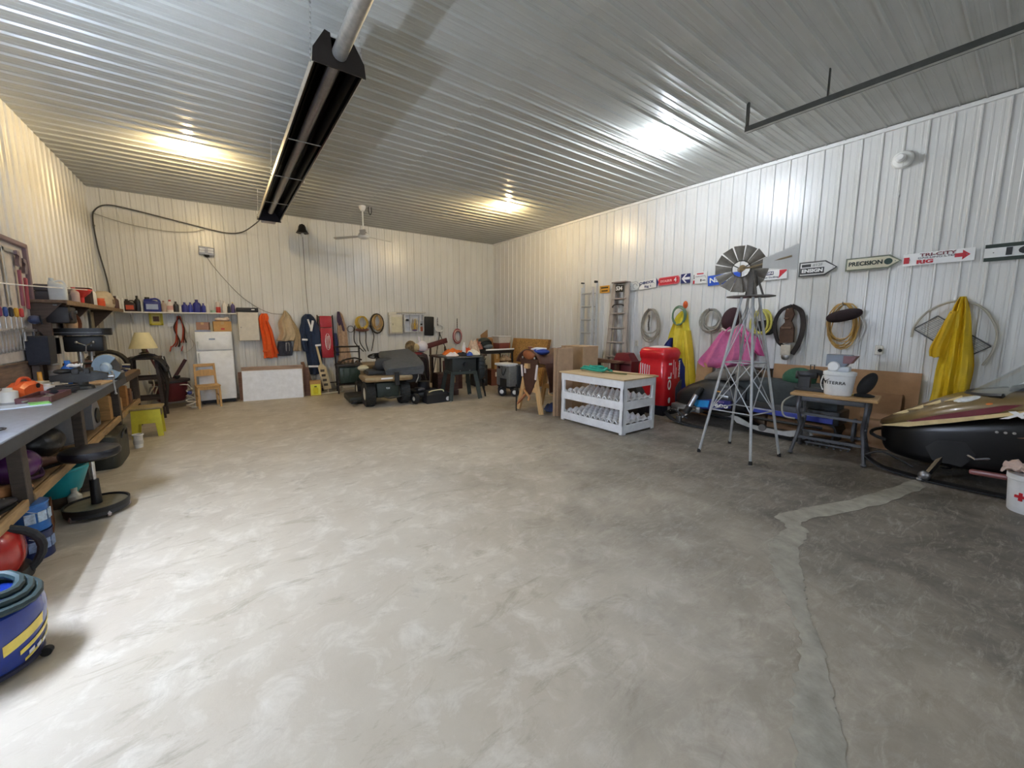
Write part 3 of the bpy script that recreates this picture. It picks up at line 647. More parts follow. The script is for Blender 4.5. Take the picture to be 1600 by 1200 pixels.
# ---------------------------------------------------------------- SNOWMOBILES (local +x forward, +y towards the room)
def hull(secs, n=28, p=.6):
    m = M(); rs = []
    for x, hw, z0, z1 in secs:
        rs.append([(x, hw * math.copysign(abs(math.cos(a)) ** p, math.cos(a)), (z0 + z1) / 2 + (z1 - z0) / 2 * math.copysign(abs(math.sin(a)) ** p, math.sin(a))) for a in [2 * math.pi * (i + .5) / n for i in range(n)]])
    return m.rings(rs)
def smooth_secs(secs, k=4): return [tuple(a) + (b.x,) for a, b in zip(catmull([(s[0], s[1], s[2]) for s in secs], k), catmull([(s[3], 0, 0) for s in secs], k))]
def skis(t, x0, x1, ys, m, hz=.0):
    for y in ys:
        pts = [(x0, .05, .02), (x0 + .3, .06, .014), (x1 - .45, .06, .014), (x1 - .15, .055, .05), (x1, .045, .14)]
        rs = []
        for x, hw, z in catmull(pts, 5): rs.append([(x, y - hw, z + .012), (x, y + hw, z + .012), (x, y + hw, z - .004), (x, y + .015, z - .012), (x, y - .015, z - .012), (x, y - hw, z - .004)])
        s_ = M().rings(rs).obj('ski', m, t)
        M().tube([(x1, y, .15), (x1 - .14, y, .22), (x1 - .38, y, .12)], .012, 6, k=4).obj('ski_loop', m, s_)
def track(t, x0, x1, m, w=.19):
    pts = [(x0, .14), (x0 + .12, .03), (x1 - .35, .022), (x1, .22), (x1 + .05, .34), (x1 - .12, .4), (x0 + .1, .34)]
    pp = catmull([(a, b, 0) for a, b in pts], 5, True); N = len(pp)
    m_ = M(); rs = []
    for i, p in enumerate(pp):
        d = (pp[(i + 1) % N] - pp[i - 1]).normalized(); nn = Vector((d.y, -d.x, 0)); q = p - nn * .02; g = p + nn * (.012 if i % 2 else .0)
        rs.append([(g.x, -w, max(.002, g.y)), (g.x, w, max(.002, g.y)), (q.x, w, max(.02, q.y)), (q.x, -w, max(.02, q.y))])
    m_.rings(rs, loop=True).obj('track', m, t)
SA = thing('blue_snowmobile', 'black and blue snowmobile marked 600 parked along the right wall', 'snowmobile', (6.5, 2.62, 0), 90)
bk = mat('17181a', .45, 0, .1); gry = mat('4a4f52', .6, 0, .12)
hull(smooth_secs([(1.05, .1, .3, .4), (.96, .26, .24, .5), (.75, .35, .2, .64), (.45, .36, .2, .76), (.15, .34, .22, .74), (-.1, .27, .28, .66)]), p=.6).obj('hood', bk, SA, ang=60)
hull(smooth_secs([(.05, .18, .42, .76), (-.2, .21, .42, .82), (-.6, .22, .44, .82), (-.95, .2, .46, .8), (-1.15, .16, .46, .74)]), p=.45).obj('seat', cloth('3a4042'), SA, ang=60)
M().box((-.6, 0, .4), (1.2, .44, .18), .02).obj('tunnel', bk, SA)
M().box((-.66, .226, .365), (.96, .012, .07), .003).obj('blue_stripe', paint('3040a0', .35), SA)
M().prism([(.52, .27), (.6, .3), (.58, .4), (.3, .455), (.05, .46), (.05, .35), (.3, .29)], (0, .335, 0), d=(0, .03, 0)).obj('blue_panel', paint('2a2c72', .35), SA)
M().prism([(.56, .29), (.6, .32), (.57, .4), (.36, .42), (.38, .31)], (0, .364, 0), d=(0, .008, 0)).obj('cyan_panel', paint('2f96d8', .3), SA)
text('600', WHT, SA, (.18, .372, .365), .07, .2, rot=(90, 0, 180), bold=.003); text('INDY', mat('b090c0', .4, 0, 0), SA, (.2, .372, .425), .035, .12, rot=(90, 0, 180))
hull(smooth_secs([(.6, .1, .7, .76), (.45, .24, .7, .86), (.1, .28, .74, .97), (-.12, .22, .76, .9)]), p=.7).obj('windshield_cover', cloth('6c6862'), SA, ang=60)
M().tube([(.1, .34, .82), (.03, .16, .9), (.03, -.16, .9), (.1, -.34, .82)], .014, 7, k=4).obj('handlebar', rubber(), SA)
M().box((.26, .345, .58), (.1, .012, .02), .004).obj('orange_reflector', mat('d89a3a', .3), SA)
M().box((.3, .3, .52), (.42, .1, .05), .01, (0, -4, 0)).obj('hood_vent', metal('8a8c8c'), SA)
M().cyl((.6, .52, .3), (.53, .45, .5), .04, n=14).obj('shock', metal('c0c2c6', .3), SA)
M().cyl((.64, .55, .2), (.595, .515, .31), .05, n=14).obj('shock_boot', rubber(), SA)
M().cyl((.535, .455, .49), (.5, .36, .6), .045, n=14).obj('shock_top', rubber(), SA)
M().tube([(.85, .3, .22), (.8, .5, .22), (.74, .56, .07), (.6, .46, .22), (.54, .3, .25)], .013, 6).tube([(.85, .42, .23), (.55, .42, .25)], .011, 6).obj('a_arm', metal('c4c6c8'), SA)
M().box((.75, .3, .24), (.5, .16, .1), .02).obj('belly_pan', metal('9a9a96', .5), SA)
M().box((.74, .56, .08), (.08, .05, .12), .01).obj('spindle', metal('6c6c6a'), SA)
skis(SA, .3, .98, (.56, -.4), mat('26282a', .5))
track(SA, -1.15, .1, rubber('151515'))
ra = M().prism([(-.95, .14), (-.7, .065), (-.3, .06), (0, .12), (.1, .22), (.0, .22), (-.2, .13), (-.6, .12), (-.9, .21)], (0, .2, 0), d=(0, .03, 0)).obj('slide_rail', mat('c2c4c2', .4, .3), SA)
M().cyl((-.84, .2, .14), (-.84, .27, .14), .07, n=14).obj('bogie_wheel', metal('8a8a88'), SA)
M().cyl((-.35, .2, .12), (-.35, .245, .12), .05, n=12).obj('bogie_wheel', metal('8a8a88'), SA)
M().tube([(.05, .28, .27), (-.5, .29, .26), (-1.05, .27, .27)], .02, 6, k=3).obj('running_board', bk, SA)
SB = thing('gold_snowmobile', 'black and gold snowmobile marked XLT parked at the right edge', 'snowmobile', (6.28, -.45, 0), 90)
gold = mat('7a6640', .32, .2, .08, 5, coat=.4); gl = mat('09090a', .3, 0, 0, spec=.35)
hull(smooth_secs([(1.46, .1, .36, .47), (1.38, .3, .2, .51), (1.15, .4, .15, .58), (.8, .43, .15, .68), (.4, .43, .17, .78), (0, .4, .2, .8), (-.3, .3, .3, .7)]), p=.3).obj('belly', gl, SB, ang=60)
hull(smooth_secs([(1.48, .08, .45, .5), (1.4, .25, .46, .56), (1.18, .39, .5, .72), (.95, .435, .58, .87), (.7, .44, .66, .95), (.4, .42, .74, 1.0), (.0, .34, .78, 1.02)]), p=.7).obj('hood', gold, SB, ang=60)
def side(poly, y, d, name, m): M().prism(poly, (0, y, 0), d=(0, d, 0)).obj(name, m, SB, ang=0)
crm, mar = mat('d8c08a', .35), mat('6e1c26', .35)
for i, (x, z, y) in enumerate(((1.27, .64, .27), (1.16, .71, .3), (1.04, .785, .32), (.9, .85, .33))):
    M().prism([(x + .08, -.035), (x - .04, .0), (x - .03, .04)], (0, y, z), (1, 0, 0), (0, -.35, .94), (0, .02, .015)).obj('hood_louvre', crm, SB, ang=0)
side([(1.22, .585), (.98, .7), (.6, .86), (.5, .88), (.62, .79), (.9, .675), (1.12, .595)], .395, .05, 'maroon_stripe', mar)
side([(1.42, .5), (1.2, .58), (.9, .68), (.45, .84), (.45, .81), (.9, .635), (1.2, .53)], .40, .05, 'cream_stripe', crm)
side([(.5, .57), (.2, .66), (-.3, .7), (-.3, .66), (.2, .62)], .42, .022, 'gold_flash', mat('a4744e', .35))
side([(.35, .5), (.0, .58), (-.4, .56), (-.1, .51)], .42, .02, 'maroon_flash', mat('7a2226', .35))
text('XLT', WHT, SB, (.44, .462, .8), .085, .4, rot=(90, -12, 180), bold=.005, shear=.35, depth=.004)
for k in range(3): M().cyl((.62 - .05 * k, .425, .6 + .005 * k), (.62 - .05 * k, .442, .6 + .005 * k), .012, n=10).obj('bolt', metal('c8c8c8', .2), SB)
M().prism([(1.0, .22), (.8, .2), (.72, .34), (.8, .45), (.98, .44), (1.06, .34)], (0, .415, 0), d=(0, .02, 0)).obj('recess_shade_plate', mat('030303', .6, 0, 0), SB, ang=0)  # flat near-black plate painting the shade of a suspension recess
M().tube([(1.3, .3, .3), (1.52, .2, .34), (1.52, -.2, .34), (1.3, -.3, .3)], .018, 7, k=4).obj('front_bumper', rubber(), SB)
M().ell((.84, .3, .85), (.12, .11, .045), 18, 10, (0, 24, -12)).obj('headlight', mat('d8dcdc', .08, 0, .2, 20, coat=.5), SB)
M().ell((.7, .385, .845), (.075, .05, .03), 14, 8, (0, 18, -8)).obj('amber_lens', mat('e08040', .2), SB)
def wsf(u_, v_):
    a = (u_ - .5) * 2.4; hw = .38 - .08 * v_
    return (.86 - .42 * v_ - .38 * (1 - math.cos(a)), hw * math.sin(a) / .93, .9 + .42 * v_ + .06 * (1 - math.cos(a)) * (1 - v_))
M().sheet(wsf, 18, 8, .006).obj('windshield', mat('aab2ae', .03, 0, 0, alpha=.22), SB, ang=60)
M().tube([wsf(i / 12, 0) for i in range(13)], .025, 6).obj('windshield_base', bk, SB)
M().tube([wsf(i / 12, 1) for i in range(13)], .008, 6).obj('windshield_edge', mat('d8dcdc', .3), SB)
M().box((.45, 0, 1.0), (.3, .4, .08), .03, (0, 20, 0)).obj('dashboard', bk, SB)
M().tube([(.1, .36, 1.05), (.18, .2, 1.12), (.18, -.2, 1.12), (.1, -.36, 1.05)], .016, 7, k=4).obj('handlebar', rubber(), SB)
hull(smooth_secs([(.05, .2, .7, .98), (-.3, .2, .56, .88), (-.8, .22, .55, .82), (-1.3, .2, .55, .84)]), p=.5).obj('seat', mat('202022', .5, 0, .1), SB, ang=60)
M().box((-.75, 0, .46), (1.5, .44, .18), .02).obj('tunnel', gl, SB)
skis(SB, .45, 1.5, (.5, -.5), mat('1c1c1e', .4))
M().beam((.88, .34, .4), (1.02, .52, .06), .035, .035).obj('spindle', metal('4a4a4c', .3), SB)
M().ell((1.03, .52, .06), (.05, .04, .05), 12, 8).ell((1.06, .54, .02), (.03, .03, .02), 10, 6).obj('spindle_foot', metal('9a9a9c', .3), SB)
M().tube([(.9 + .035 * math.cos(a * .9), .4 + .03 * math.sin(a * .9), .15 + .004 * a) for a in range(40)], .008, 5).obj('spring', metal('2a2a2c', .3), SB)
M().tube([(.86, .35, .36), (.72, .47, .31), (.6, .4, .34)], .014, 6).obj('a_arm', metal('7a7a7c'), SB)
M().box((.4, .46, .2), (.7, .06, .05), .02, (0, 3, 0)).obj('pink_trim', mat('8a5450', .35), SB)
M().prism([(.3, .13), (.1, .16), (-.3, .17), (-.3, .1), (.2, .08)], (0, .36, 0), d=(0, .1, 0)).obj('side_bumper', bk, SB)
track(SB, -1.5, .1, rubber('151515'))

# ---------------------------------------------------------------- SEWING TABLE
t = thing('treadle_table', 'wood topped table on a cast iron treadle stand', 'table', (6.0, 1.425, 0), -83)
irn = mat('5c5e62', .5, .5, .12)
M().box((0, 0, .752), (.8, .5, .035), .006).obj('tabletop', wood('b08a58', 4, .5, (1, 9, 9), .14), t)
M().box((0, .02, .7), (.6, .4, .07), .01).obj('top_frame', irn, t)
for sx in (-1, 1):
    x = sx * .31
    lg = M()
    for sy in (-1, 1):
        lg.tube([(x, sy * .18, .72), (x, sy * .24, .58), (x * .94, sy * .13, .4), (x, sy * .12, .24), (x * 1.05, sy * .2, .13), (x * 1.1, sy * .26, .03)], .02, 6, k=5)
        lg.tube([(x, sy * .1, .72), (x, sy * .16, .5), (x, sy * .04, .3)], .014, 6, k=4)
        lg.ell((x * 1.1, sy * .27, .022), (.03, .035, .022), 10, 6)
    lg.tube([(x, -.13, .4), (x, .13, .4)], .016, 6).tube([(x, -.12, .24), (x, .12, .24)], .016, 6)
    lg.obj('leg', irn, t)
M().beam((-.31, -.1, .5), (.31, -.1, .48), .03, .03).beam((-.31, .1, .24), (.31, .1, .24), .03, .03).beam((-.31, -.12, .2), (.31, -.12, .2), .03, .03).obj('stretcher', irn, t)
tr = M()
for i in range(7): tr.box((-.2 + .065 * i, -.02, .14), (.02, .3, .015), .003, (6, 0, 0))
tr.box((-.005, -.16, .155), (.43, .02, .02), .003, (6, 0, 0)).box((-.005, .12, .125), (.43, .02, .02), .003, (6, 0, 0)).obj('treadle', irn, t)
M().lathe([(.12, -.012), (.14, -.014), (.145, 0), (.14, .014), (.12, .012), (.12, -.012)], (.2, .12, .33), ax=(1, 0, 0)).obj('flywheel', irn, t)
M().tube([(-.4, .05, .7), (-.5, -.06, .6), (-.47, -.12, .44), (-.35, -.12, .42)], .011, 6, k=5).obj('loose_cord', mat('9a988c', .6), t)
t = thing('sewing_machine', 'black old sewing machine head on the left end of the treadle table', 'sewing machine', (6.04, 1.7, .77), -83)
M().box((0.03, 0, .02), (.34, .18, .04), .008).obj('bed', bk, t)
M().rings([[(-.05 + a * .06, b * .05, z) for a, b in ((-1, -1), (1, -1), (1, 1), (-1, 1))] for z in (.04, .2)]).tube([(-.04, 0, .2), (.02, 0, .24), (.12, 0, .22), (.14, 0, .1)], .035, 8, k=4).obj('arm', bk, t)
M().box((-.02, 0, .2), (.2, .1, .09), .02).obj('motor_cover', bk, t); M().lathe([(.0, -.015), (.05, -.015), (.055, 0), (.05, .015), (0, .015)], (-.13, 0, .19), ax=(1, 0, 0)).obj('hand_wheel', metal('5a5a5c'), t)
M().tube([(.0, 0, .25), (-.005, 0, .33), (.035, 0, .33), (.035, 0, .25)], .006, 6).obj('spool_pin', metal('3a3a3a'), t)
t = thing('grain_bucket', 'white VITERRA pail with lid on the treadle table', 'bucket', (5.96, 1.39, .77), -90)
M().lathe([(0, 0), (.125, 0), (.13, .01), (.148, .235), (.155, .24), (.155, .275), (.14, .28), (0, .28)], n=32).obj('pail', plastic('e6e8e8', .3), t)
M().tube([(-.155, 0, .22), (-.165, -.03, .12), (-.13, -.07, .05)], .006, 6, k=4).obj('bail_handle', plastic('dcdcdc'), t)
for i, c in enumerate('VITERRA'):
    an = R(-46 + i * 13); r = .142
    text(c, BLK, t, (r * math.sin(an), -r * math.cos(an), .15), .05, None, rot=(90, 0, math.degrees(an)), bold=.001)
M().tube([(-.125, -.085, .19), (-.11, -.095, .16), (-.06, -.13, .195)], .005, 5, k=3).obj('check_mark', BLK, t)
t = thing('heat_gun_case', 'grey and maroon power tool with white cap on the bucket lid', 'tool', (5.97, 1.4, 1.05), -90)
M().prism([(-.12, .06), (.06, .06), (.13, .17), (.1, .2), (-.12, .2)], (0, -.06, 0), d=(0, .12, 0)).obj('body', plastic('6c7480'), t); M().prism([(.04, .1), (.11, .1), (.16, .19), (.04, .19)], (0, -.065, 0), d=(0, .13, 0)).obj('maroon_end', plastic('6a3438'), t)
M().lathe([(0, 0), (.055, 0), (.06, .02), (.05, .04), (0, .045)], (-.04, -.05, .06), ax=(0, -1, 0)).obj('white_cap', plastic('e8e8e6'), t); M().box((0, 0, .03), (.2, .11, .06), .01).obj('foot', plastic('c8ccd0'), t)
t = thing('winter_hat', 'black cap propped on the right end of the treadle table', 'hat', (6.03, 1.15, .77), -90)
M().ell((0, 0, .15), (.07, .08, .145), 18, 12, (0, 24, 0)).obj('crown', cloth('1c1c1e'), t); M().lathe([(0, 0), (.09, 0), (.1, .015), (.06, .03), (0, .032)], (-.02, 0, 0)).obj('brim', cloth('161617'), t); M().box((-.12, -.06, .014), (.06, .03, .024), .01).obj('brass_clip', metal('a08a50'), t)
t = thing('green_helmet', 'dark green fabric cover on the sled seat beside the treadle table', 'cover', (6.5, 1.95, .82), -90)
M().ell((0, 0, .04), (.2, .16, .15), 18, 12).obj('dome', cloth('2e5c46'), t); M().tube([(-.18, -.06, -.02), (0, -.16, -.03), (.18, -.06, -.02)], .012, 6, k=4).obj('hem', cloth('244a38'), t)
t = thing('first_aid_bucket', 'white bucket with a red cross and a cream rag at the right edge', 'bucket', (5.52, -.085, 0), -90)
M().lathe([(0, 0), (.125, 0), (.132, .01), (.15, .28), (.158, .285), (.158, .33), (.145, .335), (.0, .335)], n=32).obj('pail', plastic('eceeee', .3), t)
M().box((-.064, -.128, .15), (.07, .014, .022), .001, (0, 0, -26)).box((-.064, -.128, .15), (.022, .014, .07), .001, (0, 0, -26)).obj('red_cross', RED, t)
def rag(u_, v_): return ((u_ - .5) * .36, (v_ - .5) * .32, .345 + .03 * math.sin(u_ * 9) * math.sin(v_ * 7 + 1) + .03 * math.sin(u_ * 17 + v_ * 5) ** 2)
M().sheet(rag, 16, 14, -.012).obj('rag', cloth('d8bcae'), t, ang=70)
# ================================================================ BACK WALL
def BWT(name, label, cat, x, z=0, group=None, off=.02): return thing(name, label, cat, (x, YB - off, z), 0, group)
# wall shelf with brackets
t = BWT('wall_shelf', 'long white shelf on the back wall carrying oil bottles', 'shelf', -.66, 1.83)
M().box((0, -.13, .012), (1.9, .26, .025), .003).obj('board', paint('e6e6e2'), t)
for x in (-.7, .05, .82):
    M().box((x, -.12, -.012), (.03, .22, .02), .002).prism([(0, 0), (.2, 0), (.03, -.2), (0, -.2)], (x - .006, -.0, -.01), (0, -1, 0), (0, 0, 1), (.012, 0, 0)).obj('bracket', paint('dcdcd8'), t)
SHZ, SHY = 1.8555, YB - .15
def bottle(x, h, w, body, cap, label, kind='round', lab=None, d=None, name='oil_bottle', cat='bottle', y=SHY, z=SHZ, grp='bottles on the back wall shelf'):
    t = thing(name, label, cat, (x, y, z), 0, grp); mb = plastic(body, .3)
    d = d or w * .6
    if kind == 'round':
        r = w / 2; M().lathe([(0, 0), (r * .95, 0), (r, .008), (r, h * .62), (r * .85, h * .72), (r * .38, h * .82), (r * .34, h * .88), (0, h * .88)], n=20, ry=max(.6, d / w)).obj('body', mb, t)
        cx = 0
    else:
        e = .45
        def ring(z, kx, ky, ox=0): return [(ox + w / 2 * kx * math.copysign(abs(math.cos(a)) ** e, math.cos(a)), d / 2 * ky * math.copysign(abs(math.sin(a)) ** e, math.sin(a)), z) for a in [2 * math.pi * i / 24 for i in range(24)]]
        cx = -w * .28
        M().rings([ring(0, .95, .95), ring(.01, 1, 1), ring(h * .6, 1, 1), ring(h * .72, .9, .9, -w * .04), ring(h * .82, .42, .6, cx), ring(h * .88, .3, .4, cx)]).obj('body', mb, t)
        M().tube([(cx + .02, 0, h * .84), (w * .2, 0, h * .9), (w * .4, 0, h * .8), (w * .44, 0, h * .6)], w * .07, 8, k=4).obj('handle', mb, t)
    r = w * (.2 if kind == 'round' else .15)
    M().lathe([(r, 0), (r, h * .1), (r * .9, h * .12), (0, h * .12)], (cx if kind != 'round' else 0, 0, h * .88), 14).obj('cap', plastic(cap), t)
    if lab:
        dd = (d / 2 if kind != 'round' else d / 2 if d < w else w / 2)
        if kind == 'round': M().lathe([(w / 2 * 1.02, h * .18), (w / 2 * 1.02, h * .52), (w / 2 * 1.0, h * .52), (w / 2 * 1.0, h * .18), (w / 2 * 1.02, h * .18)], n=20, ry=max(.6, d / w)).obj('label', plastic(lab), t)
        else: M().box((0, -d / 2 - .002, h * .34), (w * .7, .006, h * .36), .002).obj('label', plastic(lab), t)
    return t
bottle(-1.37, .23, .16, '2a1c1c', '1a1a1a', 'black jug with a red and white label on the wall shelf', 'jug', 'c8583c')
bottle(-1.265, .3, .09, '1c1a20', '101010', 'tall black bottle left of the large blue jug')
bottle(-1.47, .25, .08, 'dfe0dc', 'e8e8e4', 'white bottle left of the black jug with the red label')
bottle(-1.205, .24, .035, 'dfe0dc', 'e8e8e4', 'slim white tube between the tall black bottle and the large blue jug')
bottle(-1.05, .28, .25, '2b3688', '202020', 'large blue jug of antifreeze on the wall shelf', 'jug', 'a8b8d8')
bottle(-.885, .22, .08, 'b5a294', '9a8070', 'tan bottle right of the large blue jug on the wall shelf')
bottle(-.79, .24, .1, 'e4dcd4', 'c43434', 'white bottle with red cap on the wall shelf', 'round', 'd8a8a0')
bottle(-.7, .21, .085, '222026', '181818', 'black bottle right of the red capped bottle')
bottle(-.638, .15, .04, 'dcdcd8', 'd0d0cc', 'slim white tube at the left of the four blue bottles')
bottle(-.565, .2, .1, '2a2c84', '26287a', 'blue oil bottle, leftmost of the four blue bottles')
bottle(-.475, .2, .075, '3038a0', '26287a', 'narrow blue oil bottle, second of the four blue bottles')
bottle(-.37, .26, .13, '2a2c84', '26287a', 'widest and tallest blue oil bottle on the wall shelf')
bottle(-.265, .19, .075, '30359a', '2a2c84', 'blue oil bottle, rightmost of the four blue bottles')
bottle(-.2, .22, .045, 'e0e0da', 'd8d8d4', 'slim white bottle right of the four blue bottles')
bottle(.09, .25, .08, 'e2ded4', 'd8d4c8', 'cream bottle right of the wire can holder on the wall shelf')
bottle(.165, .19, .05, '1c1c20', '161618', 'small black bottle right of the cream bottle on the wall shelf')
bottle(.235, .23, .075, '54487c', 'd8c890', 'purple bottle at the right end of the wall shelf')
t = thing('wire_can', 'clear and red spray can standing in a wire holder on the shelf', 'can', (-.02, SHY, SHZ), 0)
M().lathe([(0, 0), (.038, 0), (.04, .005), (.04, .12), (.0, .125)]).obj('red_can', plastic('c04440'), t); M().lathe([(.039, .12), (.039, .2), (.02, .23), (0, .23)]).obj('clear_top', plastic('d8cfc8'), t)
M().tube([(-.055, 0, 0.006), (-.055, 0, .26), (.055, 0, .26), (.055, 0, .006)], .004, 5).obj('wire_holder', metal('9a9a98'), t)
t = thing('tape_roll', 'mint green tape roll lying on the wall shelf', 'tape', (-.11, SHY - .05, SHZ), 0)
M().lathe([(.025, 0), (.045, 0), (.045, .05), (.025, .05), (.025, 0)]).obj('roll', plastic('a4c4b0'), t); M().lathe([(.022, .001), (.0245, .001), (.0245, .049), (.022, .049), (.022, .001)]).obj('core', card(), t)
# brown and cream things at the left end (on the corner shelf)
# picture, paper, jumper cables
t = BWT('yellow_picture', 'yellow framed small picture under the wall shelf', 'picture', -1.03, 1.72)
for a, b_, c, d in ((0, .105, .2, .035), (0, -.105, .2, .035), (-.085, 0, .035, .25), (.085, 0, .035, .25)): M().box((a, -.03, b_), (c, .02, d), .003).obj('frame_bar', paint('d2c434'), t)
M().box((0, -.022, 0), (.15, .01, .2)).obj('mat_board', paint('d8cc70'), t); M().box((0, -.028, -.0), (.09, .006, .1)).obj('brown_print', mat('6a4630', .5, 0, .3, 30), t)
t = BWT('paper_note', 'white sheet of paper pinned under the wall shelf', 'paper', -.81, 1.7)
M().sheet(lambda u, v: (-.055 + .11 * u, -.022 - .004 * math.sin(v * 3), .13 - .26 * v), 4, 8, .002).obj('paper', paint('dfe4e8'), t)
for i in range(6): M().box((0, -.029, .08 - .025 * i), (.08, .003, .004)).obj('print_line', paint('7a828a'), t)
M().cyl((0, -.02, .12), (0, -.032, .12), .006, n=8).obj('pin', RED, t)
t = BWT('jumper_cables', 'red and black jumper cables hung on the back wall', 'cable', -.68, 1.4)
for i, c in enumerate(('b8442c', '8a3a2c', '2c2020')):
    M().tube([(-.02 + .02 * i, -.05, .38), (-.05 - .02 * i, -.05, .15), (-.08 + .03 * i, -.06, -.12), (-.15 + .05 * i, -.05, -.24)], .013, 6, k=6).tube([(.02 - .01 * i, -.06, .38), (.05 + .01 * i, -.06, .15), (.03 + .015 * i, -.06, -.05), (.0 + .04 * i, -.06, -.16)], .012, 6, k=6).obj('cable', plastic(c, .5), t)
M().tube([(.02, -.04, .35), (.12, -.04, .0), (.2, -.04, -.2), (.05, -.05, -.36), (-.02, -.05, -.25), (.1, -.05, -.05), (.15, -.05, .2), (.02, -.04, .35)], .006, 6, k=6).obj('white_wire', plastic('c8c4c0'), t)
for x in (-.16, .02): M().beam((x, -.06, -.22), (x - .03, -.06, -.33), .03, .02).obj('clamp', plastic('c04830'), t)
M().tube([(0, 0, .36), (0, -.08, .36), (0, -.09, .4)], .006, 6).obj('hook', metal('6a6a68'), t)
# refrigerator with boxes
t = thing('refrigerator', 'white top freezer refrigerator with boxes on top', 'refrigerator', (-.14, 10.1, 0), 1)
wf_ = paint('f0f4f8', .3)
M().box((0, -.005, .77), (.6, .5, 1.4), .015).obj('cabinet', wf_, t)
M().box((0, -.28, 1.285), (.6, .05, .37), .015).obj('freezer_door', wf_, t); M().box((0, -.28, .585), (.6, .05, 1.0), .015).obj('fridge_door', wf_, t)
for z, h in ((1.2, .16), (.95, .2)): M().box((-.26, -.32, z), (.025, .03, h), .008).obj('door_handle', paint('d0d4d8'), t)
M().box((0, -.24, .05), (.56, .03, .07), .004).obj('kick_grille', mat('2a2c30', .6), t)
M().box((-.03, -.307, 1.32), (.1, .004, .03), .001).obj('badge', metal('8a9098'), t)
for sx in (-.25, .25):
    for sy in (-.2, .2): M().cyl((sx, sy, 0), (sx, sy, .08), .02, n=10).obj('leg', rubber(), t)
def carton(name, label, loc, d, col, rz=0, flaps=True, grp=None, tape=True):
    t = thing(name, label, 'box', loc, rz, grp); w, l, h = d
    M().box((0, 0, h / 2), d, .004).obj('carton_body', card(col), t)
    if flaps:
        for s_ in (-1, 1): M().box((s_ * w * .25, 0, h + .003), (w * .495, l, .005)).obj('flap', card(col), t)
    if tape: M().box((0, 0, h + .0065), (.05, l, .001)).box((0, -l / 2 - .001, h * .85), (.05, .002, h * .3)).obj('tape', mat('c8a878', .3), t)
    return t
carton('cardboard_box', 'orange brown carton with a red mark on the right of the fridge top', (.02, 9.98, 1.471), (.3, .26, .2), 'c49a62', 3)
b_ = bpy.context.scene.objects['cardboard_box']; M().box((-.0, -.134, .05), (.06, .004, .03)).obj('red_mark', RED, b_)
carton('shoe_box', 'pinkish brown box at the left of the fridge top', (-.29, 9.97, 1.503), (.2, .24, .15), 'a88474', -4)
t = thing('folded_towel', 'blue and white folded cloth under the box on the fridge', 'towel', (-.3, 9.97, 1.471), 0)
M().box((0, 0, .008), (.26, .26, .014), .006).obj('lower_fold', cloth('8a9cc8'), t); M().box((0, 0, .022), (.25, .25, .014), .006).obj('upper_fold', cloth('c8ccd8'), t)
t = thing('paper_bag', 'crumpled white paper on the carton over the fridge', 'paper', (.02, 9.98, 1.68), 10)
M().ell((0, 0, .035), (.12, .09, .035), 14, 8, None, .8).obj('crumple', mat('e0d0c4', .8, 0, .1, 12, .8, 20), t); M().ell((.08, -.03, .05), (.05, .05, .04), 10, 6).obj('fold', mat('d8c8bc', .8, 0, .1), t)
# pine chair
t = thing('pine_chair', 'small pine chair in front of the refrigerator', 'chair', (-.3, 9.56, 0), 10)
pine = wood('c9a067', 5, .5, (9, 9, 1), .12)
for sx in (-1, 1):
    M().beam((sx * .17, -.15, 0), (sx * .165, -.14, .4), .035, .035, up=(0, 1, 0)).obj('front_leg', pine, t)
    M().beam((sx * .17, .16, 0), (sx * .16, .13, .43), .035, .035, up=(0, 1, 0)).beam((sx * .16, .13, .43), (sx * .155, .17, .84), .032, .03, up=(0, 1, 0)).obj('back_leg', pine, t)
    M().beam((sx * .165, -.15, .22), (sx * .165, .13, .22), .02, .02).obj('stretcher', pine, t)
M().box((0, -.01, .42), (.38, .33, .03), .01).obj('seat', pine, t)
M().box((0, -.14, .38), (.3, .02, .05), .004).obj('apron', pine, t)
M().box((0, .168, .81), (.3, .022, .06), .008, (-9, 0, 0)).obj('top_rail', pine, t)
M().prism([(-.15, -.05), (.15, -.05), (.15, .05), (.08, .075), (-.08, .075), (-.15, .05)], (0, .14, .65), d=(0, .018, 0)).obj('back_slat', pine, t)
# wall cabinet with black case on top
t = BWT('wall_cabinet', 'cream wall cabinet hung on the back wall right of the fridge', 'cabinet', .49, 1.57, None, .015)
cre = paint('d9d3c4', .4)
M().box((0, -.1, 0), (.38, .18, .62), .006).obj('cabinet_body', cre, t); d_ = M().box((0, -.2, 0), (.37, .018, .61), .005).obj('door', cre, t); M().cyl((-.14, -.21, -.02), (-.14, -.235, -.02), .014, n=12).obj('knob', metal('a8a49a'), d_)
t = thing('black_case', 'flat black case on top of the cream wall cabinet', 'case', (.49, 10.27, 1.883), 0)
M().box((0, 0, .045), (.4, .2, .09), .012).obj('lower_shell', bk, t); M().box((0, 0, .062), (.402, .202, .006), .002).obj('seam', mat('303032', .4), t); M().box((.1, -.102, .05), (.06, .006, .02), .003).obj('white_latch', WHT, t)
